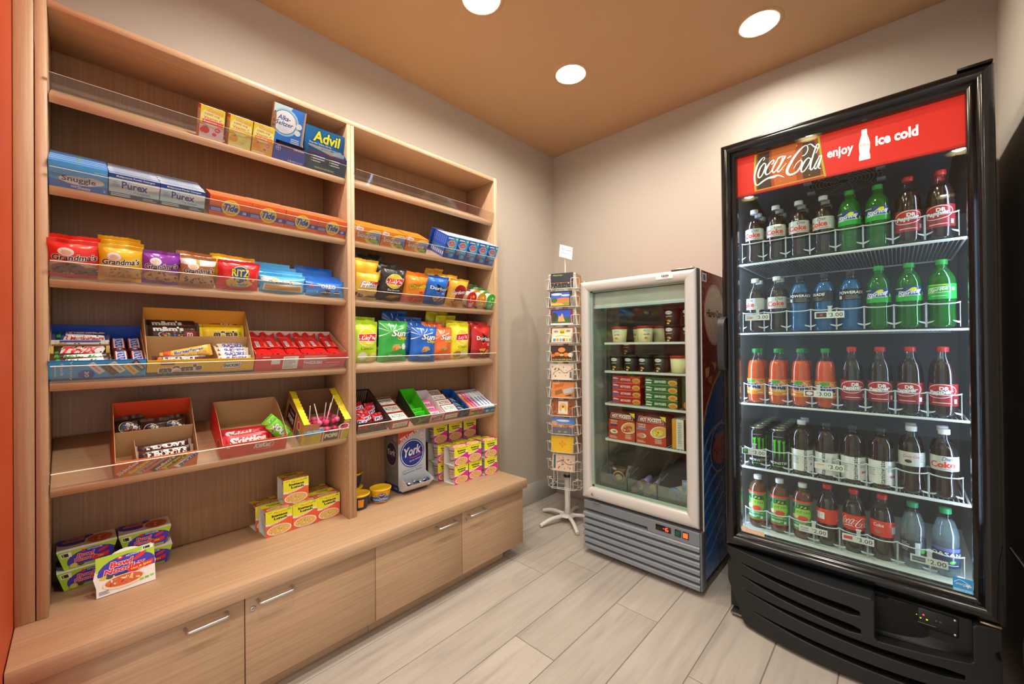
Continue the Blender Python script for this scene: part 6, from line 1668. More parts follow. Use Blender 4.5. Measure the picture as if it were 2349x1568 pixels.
# door
dr = part('door', G('metal').box(FX0 + 0.001, FX0 + 0.003, -0.62, -0.618, FZ0 + 0.01, FZ0 + 0.02, '#8a8884'), fz)
OX0, OX1, OZ0, OZ1 = 0.738, 1.277, 0.381, 1.499
def bevelled(p, q, nrm_in, col='#d6d3ce', mat='satin'):
    """mitred door-frame member with a rounded face between outer line p and inner line q (x, z pairs)"""
    g = G(mat)
    prof = [(0.0, -0.616), (0.0, -0.652), (0.12, -0.659), (0.35, -0.6615), (0.65, -0.6605), (0.88, -0.655), (1.0, -0.648), (1.0, -0.616)]
    vs_, fs_ = [], []
    for (t_, y) in prof:
        for i in (0, 1):
            vs_.append((p[i][0] + (q[i][0] - p[i][0]) * t_, y, p[i][1] + (q[i][1] - p[i][1]) * t_))
    for k in range(len(prof) - 1):
        fs_.append((2 * k, 2 * k + 1, 2 * k + 3, 2 * k + 2))
    g.add(vs_, fs_, col, True)
    return g


o = [(FX0, FZ0), (FX1, FZ0), (FX1, FZ1), (FX0, FZ1)]
i_ = [(OX0, OZ0), (OX1, OZ0), (OX1, OZ1), (OX0, OZ1)]
for k in range(4):
    a, b = k, (k + 1) % 4
    part('frame_member', bevelled((o[a], o[b]), (i_[a], i_[b]), None), dr)
part('glass_pane', G('door_glass').box(OX0 - 0.004, OX1 + 0.004, -0.634, -0.630, OZ0 - 0.004, OZ1 + 0.004), dr)
g = G('plastic')
for x0, x1, z0, z1 in ((OX0, OX0 + 0.012, OZ0, OZ1), (OX1 - 0.008, OX1, OZ0, OZ1), (OX0, OX1, OZ0, OZ0 + 0.012), (OX0, OX1, OZ1 - 0.008, OZ1)):
    g.box(x0, x1, -0.628, -0.616, z0, z1, '#c0ccc2')
part('gasket', g, dr)
part('gasket', G('plastic').box(FX0 + 0.004, FX1 - 0.004, -0.6158, -0.6152, FZ0 + 0.004, OZ0 - 0.006, '#3a3634'), dr)
part('edge_strip', G('plastic').box(FX1 + 0.0005, FX1 + 0.004, -0.655, -0.619, FZ0, FZ1, '#4a4240'), dr)
q = art(G('card').box(-0.0006, 0, 0, 0.085, 0, 0.026, '#f4f2ee'), 0.085, 0.026, barcode(0.3, 0.3, 0.5, 0.5, 14) + [('r', 0.4, 0.16, 0.3, 0.06, '#3a3a3a')])
part('barcode_sticker', q, dr, tf((1.142, -0.6622, FZ1 - 0.0355), rz=-90))
part('lock', G('metal').lathe([(0.0001, 0), (0.008, 0), (0.008, 0.003), (0.0001, 0.0035)], 14, '#d8c8b0').xform(tf((0.758, -0.661, 0.347), rx=90)), dr)
part('hinge', G('metal').rbox(1.215, 1.325, -0.66, -0.55, FZ1 + 0.001, FZ1 + 0.006, '#b8b4ae', 0.001, 1).lathe([(0.008, FZ1 + 0.006), (0.008, FZ1 + 0.012), (0.0001, FZ1 + 0.012)], 12, '#c8c4be', cx=1.31, cy=-0.64), fz)
part('door_pull', G('metal').box(0.754, 0.80, -0.664, -0.655, 0.305, 0.309, '#e0dcd4'), fz)

# louvred base grille
gr = part('grille', G('plastic').box(0.70, 1.33, -0.60, -0.56, 0.03, 0.30, '#2a2220'), fz)
GC = '#8b9097'
# top panel with control cut-out
g = G('plastic')
pts = [(0.694, 0.255), (1.075, 0.255), (1.08, 0.235), (1.336, 0.235), (1.336, 0.302), (0.694, 0.302)]
vs_, fs_ = plate(pts, [], 0.05, 0.004)
g.add([(x, -0.655 + 0.0 + (0.05 - z), y) for x, y, z in vs_], [f[::-1] for f in fs_], '#7e838a', False)
part('control_panel', g, gr)
nz = 6
z = 0.247
for k in range(6):
    zt = 0.247 - 0.036 * k
    g = G('plastic')
    x1 = 1.07 if k == 0 else 1.336
    x0 = 0.694
    zt2 = zt if k else 0.250
    g.slab([(-0.618, zt - 0.004), (-0.657, zt - 0.012), (-0.662, zt - 0.016), (-0.662, zt - 0.032), (-0.657, zt - 0.036), (-0.61, zt - 0.026)], x0, 1.336 if k else 1.336, 'x', GC)
    part('slat', g, gr)
part('grille_end', G('plastic').box(1.3365, 1.3445, -0.652, -0.60, 0.03, 0.302, '#6e737a'), gr)
q = G('gloss').rbox(-0.004, 0, 0, 0.078, 0, 0.03, '#16181a', 0.001, 1)
part('display', q, gr, tf((1.122, -0.6562, 0.258), rz=-90))
q = art(G('led'), 0.078, 0.03, [('r', 0.5, 0.5, 0.09, 0.08, '#f03018'), ('s', [(0.8, 0.78), (0.68, 0.72), (0.66, 0.4), (0.7, 0.24), (0.8, 0.26), (0.81, 0.44), (0.68, 0.5)], 0.1, '#f03018')])
part('readout', q, [c for c in gr.children if c.name.startswith('display')][0] if False else gr, tf((1.122, -0.6566, 0.258), rz=-90))
for x, c, m in ((1.219, '#0e4a34', 'gloss'), (1.256, '#f0682a', 'led')):
    sw = part('rocker_switch', G('plastic').rbox(x, x + 0.03, -0.6575, -0.650, 0.256, 0.289, '#1a1a1a', 0.001, 1), gr)
for x, c, m in ((1.219, '#0e5a3c', 'gloss'), (1.256, '#8a3010', 'led')):
    part('rocker_light', G(m).box(x + 0.004, x + 0.026, -0.6590, -0.6576, 0.261, 0.284, c), gr)

# wire shelves
FSZ = [1.205, 1.045, 0.861, 0.660]
sx0, sx1, sy0, sy1 = 0.80, 1.30, -0.585, -0.12
g = G('plastic')
g.box(sx0, sx1, sy0 - 0.002, sy0 + 0.002, -0.012, 0.0, '#e8e8e2')
g.tube([(sx0, sy0, -0.003), (sx0, sy1, -0.003)], 0.003, '#dfe2dc', 6).tube([(sx1, sy0, -0.003), (sx1, sy1, -0.003)], 0.003, '#dfe2dc', 6).tube([(sx0, sy1, -0.003), (sx1, sy1, -0.003)], 0.003, '#dfe2dc', 6)
for k in range(1, 30):
    x = sx0 + (sx1 - sx0) * k / 30
    g.tube([(x, sy0, -0.0016), (x, sy1, -0.0016)], 0.0015, '#dfe2dc', 5)
wm = g.mesh('wire_shelf')
for z in FSZ:
    part('wire_shelf', wm, fz, tf((0, 0, z)))
for x in (0.786, 0.792):
    part('shelf_post', G('metal').box(x, x + 0.003, -0.55, -0.54, 0.40, 1.40, '#aab0aa'), fz)

def fp(x, y, z, rz=0.0):
    """front of a package facing out of the freezer"""
    return tf((x, y, z), rz=-90 + rz)


# ice cream tubs
def pint(body, lid, dark):
    P = []
    g = G('card').lathe([(0.036, 0.0), (0.0365, 0.001), (0.0425, 0.078)], 28, body)
    def fm(u, v, l):
        a = (u - 0.035) / 0.04
        r_ = 0.0366 + 0.006 * v / 0.078 + 0.0005 + l
        return (r_ * cos(a), r_ * sin(a), v)
    tcol = '#e8d8a8' if dark else '#6a2018'
    art(g, 0.07, 0.078, [('e', 0.45, 0.8, 0.26, 0.12, '#f4f0ea'), ('e', 0.45, 0.8, 0.24, 0.1, '#ffffff'), ('t', 'H\u00e4agen-Dazs', 0.45, 0.8, 0.4, 0.06, '#3a1414', B), ('t', 'gelato' if dark else 'vanilla', 0.45, 0.55, 0.44, 0.1, tcol, BI), ('e', 0.42, 0.28, 0.14, 0.07, '#c87a3a' if dark else '#b85a3a'), ('e', 0.52, 0.24, 0.1, 0.06, '#e0a05a'), ('r', 0.28, 0.04, 0.2, 0.1, '#e8d890' if dark else '#e8c8a0')], fm, 0.009)
    P.append(('cup', g.mesh('cup')))
    g = G('card').lathe([(0.0425, 0.076), (0.0445, 0.076), (0.0445, 0.086), (0.0435, 0.087), (0.0001, 0.086)], 28, lid)
    P.append(('lid', g.mesh('lid')))
    return P


dark, cream = pint('#1c1412', '#1c1412', True), pint('#e8d49a', '#a82a1e', False)
spots = []
ni = 0
def pintat(kind, x, y, z, rz, lab):
    build('ice_cream_tub', lab, 'ice cream tub', fp(x, y, z, rz), kind, 'ice cream tubs in the freezer')


for k, x in enumerate((0.868, 0.945, 1.02, 1.06)):
    pintat(cream, x, (-0.535, -0.43, -0.53, -0.42)[k], FSZ[0] + 0.0005, (10, -30, 40, -60)[k], ('cream ice cream tub with a red lid, ', '')[0] + ('first on the top freezer shelf', 'second on the top freezer shelf', 'third on the top freezer shelf', 'fourth on the top freezer shelf')[k])
for lv in range(2):
    for k, x in enumerate((1.165, 1.255)):
        pintat(dark, x, -0.52, FSZ[0] + 0.0005 + 0.088 * lv, 0, 'black ice cream tub, %s, %s on the top freezer shelf' % (('lower', 'upper')[lv], ('inner column', 'outer column')[k]))
for k, x in enumerate((0.852, 0.94, 1.026, 1.112)):
    pintat(dark, x, -0.535, FSZ[1] + 0.0005, (5, 0, -5, 0)[k], 'black ice cream tub, %s in the lower front row' % ('first', 'second', 'third', 'fourth')[k])
for k, (x, y) in enumerate(((0.866, -0.43), (0.97, -0.40), (1.06, -0.40))):
    pintat(dark, x, y, FSZ[1] + 0.0005, (0, 40, 0)[k], 'black ice cream tub standing behind, %s of three' % ('first', 'second', 'third')[k])
pintat(dark, 0.866, -0.43, FSZ[1] + 0.0885, 10, 'black ice cream tub stacked on another behind')
for k, x in enumerate((1.2, 1.29 - 0.008)):
    pintat(cream, x, -0.53, FSZ[1] + 0.0005, 200, 'cream ice cream tub with a red lid, %s the freezer side' % ('a hand from', 'against')[k])

# boxed pastries: small boxes lying in stacks, large ones upright
def hp_side(bg, nm, bl):
    return [('r', 0, 0, 1, 1, bg), ('t', nm, 0.48, 0.5, 0.36, 0.34, '#f6f0e6', {'bold': 0.04}), ('e', 0.86, 0.42, 0.14, 0.36, '#e0a04a'), ('e', 0.86, 0.36, 0.1, 0.22, '#c8742a'), ('r', 0.03, 0.2, 0.18, 0.2, bl), ('r', 0.03, 0.56, 0.2, 0.1, '#f6f0e6'), ('r', 0.03, 0.7, 0.14, 0.08, '#f6f0e6'), ('r', 0, 0.0, 1, 0.03, '#f0d8b0')]


for k in range(4):
    thing('pastry_box', 'red pastry box lying flat, %s in its stack' % ('lowest', 'second from the bottom', 'third from the bottom', 'topmost')[k], 'box', fp(0.836, -0.565, FSZ[2] + 0.0005 + 0.0388 * k, (0, 1, -1, 0)[k]), 'red pastry boxes lying in the freezer', data=carton(0.168, 0.038, 0.14, '#a81c1e', hp_side('#b8221e', 'HOT POCKETS', '#3a6ac8'), top=[('r', 0, 0, 1, 1, '#7a3a2a')]))
for k in range(4):
    thing('pastry_box', 'green pastry box lying flat, %s in its stack' % ('lowest', 'second from the bottom', 'third from the bottom', 'topmost')[k], 'box', fp(1.035, -0.572, FSZ[2] + 0.0005 + 0.0388 * k, 0), 'green pastry boxes lying in the freezer', data=carton(0.172, 0.038, 0.14, '#1c4a24', hp_side('#1e5a2c', 'LEAN POCKETS', '#e8e8e0'), top=[('r', 0, 0, 1, 1, '#3a4a34')]))
thing('pastry_box', 'green pastry box standing on end beside the lying ones', 'box', fp(1.228, -0.565, FSZ[2] + 0.0005, 0), None, data=carton(0.045, 0.162, 0.14, '#1c4a24', [('r', 0, 0, 1, 1, '#163a20'), ('t', 'LEAN POCKETS', 0.5, 0.5, 1.4, 0.06, '#f6f0e6', {'rot': -90, 'bold': 0.03}), ('e', 0.5, 0.14, 0.36, 0.12, '#c8602a'), ('r', 0.15, 0.78, 0.7, 0.16, '#3a4a3a')]))
def hp_front(l1, l2, inn, c2):
    return [('r', 0, 0, 1, 1, '#b8321e'), ('r', 0, 0.72, 1, 0.28, '#3a1a14'), ('p', [(0.06, 0.76), (0.1, 0.96), (0.9, 0.92), (0.94, 0.74)], '#e8dcc8'), ('p', [(0.07, 0.77), (0.11, 0.95), (0.89, 0.91), (0.93, 0.75)], '#a8281e'), ('t', 'HOT POCKETS', 0.5, 0.85, 0.72, 0.13, '#f6f0e6', {'bold': 0.05}), ('p', [(0.8, 1), (1, 1), (1, 0.82)], '#f0d81e'), ('t', l1, 0.2, 0.66, 0.26, 0.06, '#f6f0e6', B), ('t', l2, 0.2, 0.58, 0.26, 0.06, '#f6f0e6', B), ('r', 0.02, 0.48, 0.32, 0.05, c2),
            ('e', 0.78, 0.46, 0.3, 0.2, '#f0e0c0', 15), ('e', 0.8, 0.47, 0.27, 0.17, '#d89a4a', 15), ('e', 0.72, 0.42, 0.2, 0.11, inn, 20)] + inside(12, 0.72, 0.42, 0.15, 0.08, ['#e8c070', '#c8441e', '#f0d890'], 0.01, 0.03, 5) + [('e', 0.2, 0.28, 0.15, 0.08, '#f0e8d8'), ('e', 0.22, 0.28, 0.08, 0.04, '#7a9a3a')] + lines(0.04, 0.1, 0.3, 3, 0.03, 0.012, '#f0c8b8') + lines(0.64, 0.2, 0.3, 4, 0.04, 0.02, '#e8b8a8', 4)


bs_ = [('r', 0, 0, 1, 1, '#8a8276')]
thing('pastry_carton', 'upright red pastry carton with a pepperoni filling picture', 'carton', fp(0.818, -0.578, FSZ[3] + 0.0005, 0), 'upright pastry cartons', data=carton(0.158, 0.155, 0.11, '#7a1c18', hp_front('PEPPERONI', 'PIZZA', '#b83a24', '#3a2a6a')))
thing('pastry_carton', 'upright red pastry carton with a ham and cheese filling picture', 'carton', fp(0.984, -0.578, FSZ[3] + 0.0005, 0), 'upright pastry cartons', data=carton(0.164, 0.155, 0.11, '#7a1c18', hp_front('HAM &', 'CHEDDAR', '#f0c83a', '#3a8ac8') + [('e', 0.16, 0.28, 0.14, 0.07, '#d8785a')]))
g = carton(0.058, 0.15, 0.15, '#c85a2a', [('r', 0, 0, 1, 1, '#e8e2dc'), ('r', 0.0, 0, 0.36, 1, '#f08a1e'), ('r', 0.46, 0.08, 0.4, 0.84, '#cfc8c2')] + lines(0.5, 0.86, 0.34, 12, 0.06, 0.02, '#8a7a70'), top=[('r', 0, 0, 1, 1, '#c8b8a8')])
thing('pastry_carton', 'orange and grey carton standing edgewise at the freezer side', 'carton', tf((1.178, -0.572, FSZ[3] + 0.0005), rz=-88), data=g)

# clear bins with ice creams
def bin_(x0, x1, lab):
    P = []
    z0, z1, y0, y1 = 0.3735, 0.46, -0.588, -0.12
    P.append(('front_wall', G('bin_plastic').box(x0, x1, y0, y0 + 0.003, z0, z1)))
    for x in (x0, x1 - 0.003):
        pr = [(y0 + 0.003, z0), (y1, z0), (y1, 0.63)] + [(y1 + (y0 - y1) * k / 8, 0.63 - 0.16 * (k / 8) ** 2) for k in range(1, 8)] + [(y0 + 0.003, z1)]
        g = G('bin_plastic').slab(pr, x, x + 0.003, 'x', '#ffffff')
        P.append(('side_wall', g))
    P.append(('bin_floor', G('bin_plastic').box(x0 + 0.003, x1 - 0.003, y0 + 0.003, y1, z0, z0 + 0.003)))
    P.append(('back_wall', G('bin_plastic').box(x0 + 0.003, x1 - 0.003, y1 - 0.003, y1, z0 + 0.003, 0.62)))
    for k, t_ in enumerate((0.25, 0.5)):
        P.append(('rib', G('gloss').tube([(x0 + 0.001, y0 + (y1 - y0) * (0.1 + 0.3 * k), z1 + 0.01 + 0.06 * k), (x0 + 0.001, y0 + (y1 - y0) * (0.28 + 0.3 * k), z1 + 0.03 + 0.06 * k)], 0.002, '#e0e8e4', 5)))
    build('freezer_bin', lab, 'bin', Matrix(), P, 'clear freezer bins')


bin_(0.755, 0.93, 'clear plastic freezer bin holding a dark ice cream sandwich')
bin_(0.935, 1.10, 'clear plastic freezer bin holding orange ice pops')
bin_(1.105, 1.265, 'clear plastic freezer bin holding a blue wrapped cone')
bag('ics', 'ice_cream_sandwich', 'dark and blue ice cream sandwich pack in a clear bin', 'ice cream', tf((0.79, -0.54, 0.384), rz=-80), 'loose ice creams', w=0.1, h=0.085, t=0.03, base='#3a2a22', ops=[('p', [(0, 0), (0.2, 0), (0.1, 1), (0, 1)], '#2a6ac8'), ('e', 0.6, 0.45, 0.36, 0.38, '#c8a878'), ('e', 0.6, 0.45, 0.32, 0.33, '#5a3a28'), ('e', 0.6, 0.42, 0.2, 0.2, '#d8b890')], seed=51)
bag('ics2', 'ice_cream_sandwich', 'pale pink ice cream pack lying further back in a bin', 'ice cream', tf((0.80, -0.40, 0.40), rz=-95) @ Matrix.Rotation(radians(-45), 4, 'Y'), 'loose ice creams', w=0.11, h=0.06, t=0.03, base='#d8b0a8', ops=[('e', 0.5, 0.5, 0.3, 0.3, '#3a6ac8')], seed=52)
for k, (x, y, z) in enumerate(((0.965, -0.575, 0.398), (1.002, -0.575, 0.425), (1.036, -0.575, 0.394), (1.068, -0.57, 0.425))):
    key = 'pp%d' % (k % 2)
    if key not in MESH:
        g = G('plastic').lathe([(0.0001, 0), (0.0175, 0.0), (0.018, 0.004), (0.018, 0.012), (0.0165, 0.0125), (0.017, 0.05)], 18, '#e8804a' if k % 2 == 0 else '#e89a78')
        g2 = G('card').lathe([(0.0165, 0.05), (0.017, 0.12), (0.012, 0.135), (0.0001, 0.135)], 18, '#8a78b8')
        art(g, 0.03, 0.03, [('e', 0.5, 0.5, 0.4, 0.4, '#f0c8b0'), ('e', 0.5, 0.5, 0.25, 0.25, '#a8a0b8')], lambda u, v, l: (u - 0.015, -(v - 0.015), -l))
        MESH[key] = (g.mesh('ice_pop'), g2.mesh('tube_end'))
    a, b = MESH[key]
    t = thing('ice_pop', 'orange capped ice pop tube, %s in the clear bin' % ('lower inner', 'upper inner', 'lower outer', 'upper outer')[k], 'ice pop', tf((x, y, z), rx=-82, rz=0), 'ice pop tubes', data=a)
    part('tube_end', b, t)
g = G('film').lathe([(0.0001, 0), (0.03, 0.001), (0.034, 0.006), (0.034, 0.02), (0.031, 0.03), (0.006, 0.16), (0.0001, 0.162)], 22, '#7a9ac8', cols=['#3a6aa8', '#3a6aa8', '#4a7ac0', '#4a7ac0', '#c8b890', '#8a8a7a'])
art(g, 0.06, 0.06, [('e', 0.5, 0.5, 0.42, 0.42, '#6a90b8'), ('p', [(0.1, 0.6), (0.5, 0.92), (0.9, 0.6), (0.5, 0.66)], '#e88a6a')], lambda u, v, l: (u - 0.03, -(v - 0.03), -l))
thing('ice_cream_cone', 'blue wrapped ice cream cone with its lid to the glass', 'ice cream', tf((1.175, -0.566, 0.418), rx=-78, rz=-22), 'loose ice creams', data=g)
bag('ics3', 'ice_cream_sandwich', 'pale ice cream wrapper against the far bin side', 'ice cream', tf((1.214, -0.545, 0.384), rz=-70), 'loose ice creams', w=0.045, h=0.09, t=0.025, base='#7a8ab0', ops=[('p', [(0.2, 0.2), (0.8, 0.6), (0.5, 0.9)], '#d8a84a')], seed=53)

# ================================================================== revolving postcard rack
RX, RYY = 0.385, -0.385
rk = thing('postcard_rack', 'white wire revolving postcard rack on a five-armed foot', 'rack', tf((RX, RYY, 0)))
WHT = '#ece8e0'
part('foot_disc', G('plastic').lathe([(0.0001, 0.035), (0.045, 0.036), (0.055, 0.04), (0.055, 0.046), (0.03, 0.052), (0.0001, 0.052)], 24, WHT), rk)
for k in range(5):
    a = radians(250 + 72 * k)
    dx, dy = cos(a), sin(a)
    part('foot_arm', G('plastic').tube(spline([(0.03 * dx, 0.03 * dy, 0.042), (0.09 * dx, 0.09 * dy, 0.043), (0.15 * dx, 0.15 * dy, 0.036), (0.215 * dx, 0.215 * dy, 0.0135)], 4), 0.0125, WHT, 10), rk)
part('pole', G('plastic').lathe([(0.021, 0.05), (0.019, 0.12), (0.019, 0.30)], 16, WHT), rk)
part('collar', G('metal').lathe([(0.02, 0.30), (0.026, 0.302), (0.026, 0.312), (0.02, 0.314)], 16, '#4a443e'), rk)
part('upper_pole', G('plastic').lathe([(0.0165, 0.314), (0.0165, 1.66), (0.0001, 1.661)], 14, '#d8d2c8'), rk)
part('sign_rod', G('plastic').tube([(0, 0, 1.655), (0, 0, 1.79)], 0.0045, WHT, 8), rk)
# wire pockets on four sides
ROT = 20.0
CZ = [1.61 - 0.1192 * k for k in range(12)]
HX = 0.085
g = G('metal')
r = 0.0021
def wire(pts):
    g.tube(pts, r, WHT, 5)


# pocket in its own frame: outward = +x
W2 = 0.083
TL = 0.027
g = G('plastic')
z0 = -0.048
wire([(0.024, -W2 + 0.014, z0), (0.030, -W2 + 0.014, z0 + 0.058), (0.030, -W2 + 0.012, z0 + 0.062), (0.030, -W2 - 0.006, z0 + 0.064), (-0.004, -W2 - 0.012, z0 + 0.068)])
wire([(0.024, W2 - 0.014, z0), (0.030, W2 - 0.014, z0 + 0.058), (0.030, W2 - 0.012, z0 + 0.062), (0.030, W2 + 0.006, z0 + 0.064), (-0.004, W2 + 0.012, z0 + 0.068)])
wire([(-0.002, -W2 - 0.004, z0), (0.024, -W2 + 0.006, z0), (0.024, W2 - 0.006, z0), (-0.002, W2 + 0.004, z0)])
wire([(0.024, -0.03, z0), (-0.004, -0.03, z0 - 0.002)])
wire([(0.024, 0.03, z0), (-0.004, 0.03, z0 - 0.002)])
pk = g.mesh('wire_pocket')
for side in range(4):
    a = ROT - 90 + 90 * side
    for z in CZ:
        part('wire_pocket', pk, rk, tf((0, 0, z), rz=a) @ Matrix.Translation((HX, 0, 0)))
    g = G('plastic')
    for yy in (-0.045, 0.045):
        wire([(HX - 0.002, yy, 0.245), (HX - 0.002, yy, 1.655)])
    for z in (0.25, 0.62, 1.0, 1.4, 1.655):
        wire([(HX - 0.003, -W2 - 0.012, z), (HX - 0.003, W2 + 0.012, z)])
        wire([(HX - 0.003, 0.0, z), (0.01, 0.0, z)])
    part('wire_frame', g, rk, tf((0, 0, 0), rz=a))

# cards
CW, CH = 0.152, 0.103
def sky(top, bot, extra):
    return [('r', 0, 0, 1, 1, bot), ('r', 0, 0.5, 1, 0.5, top)] + extra


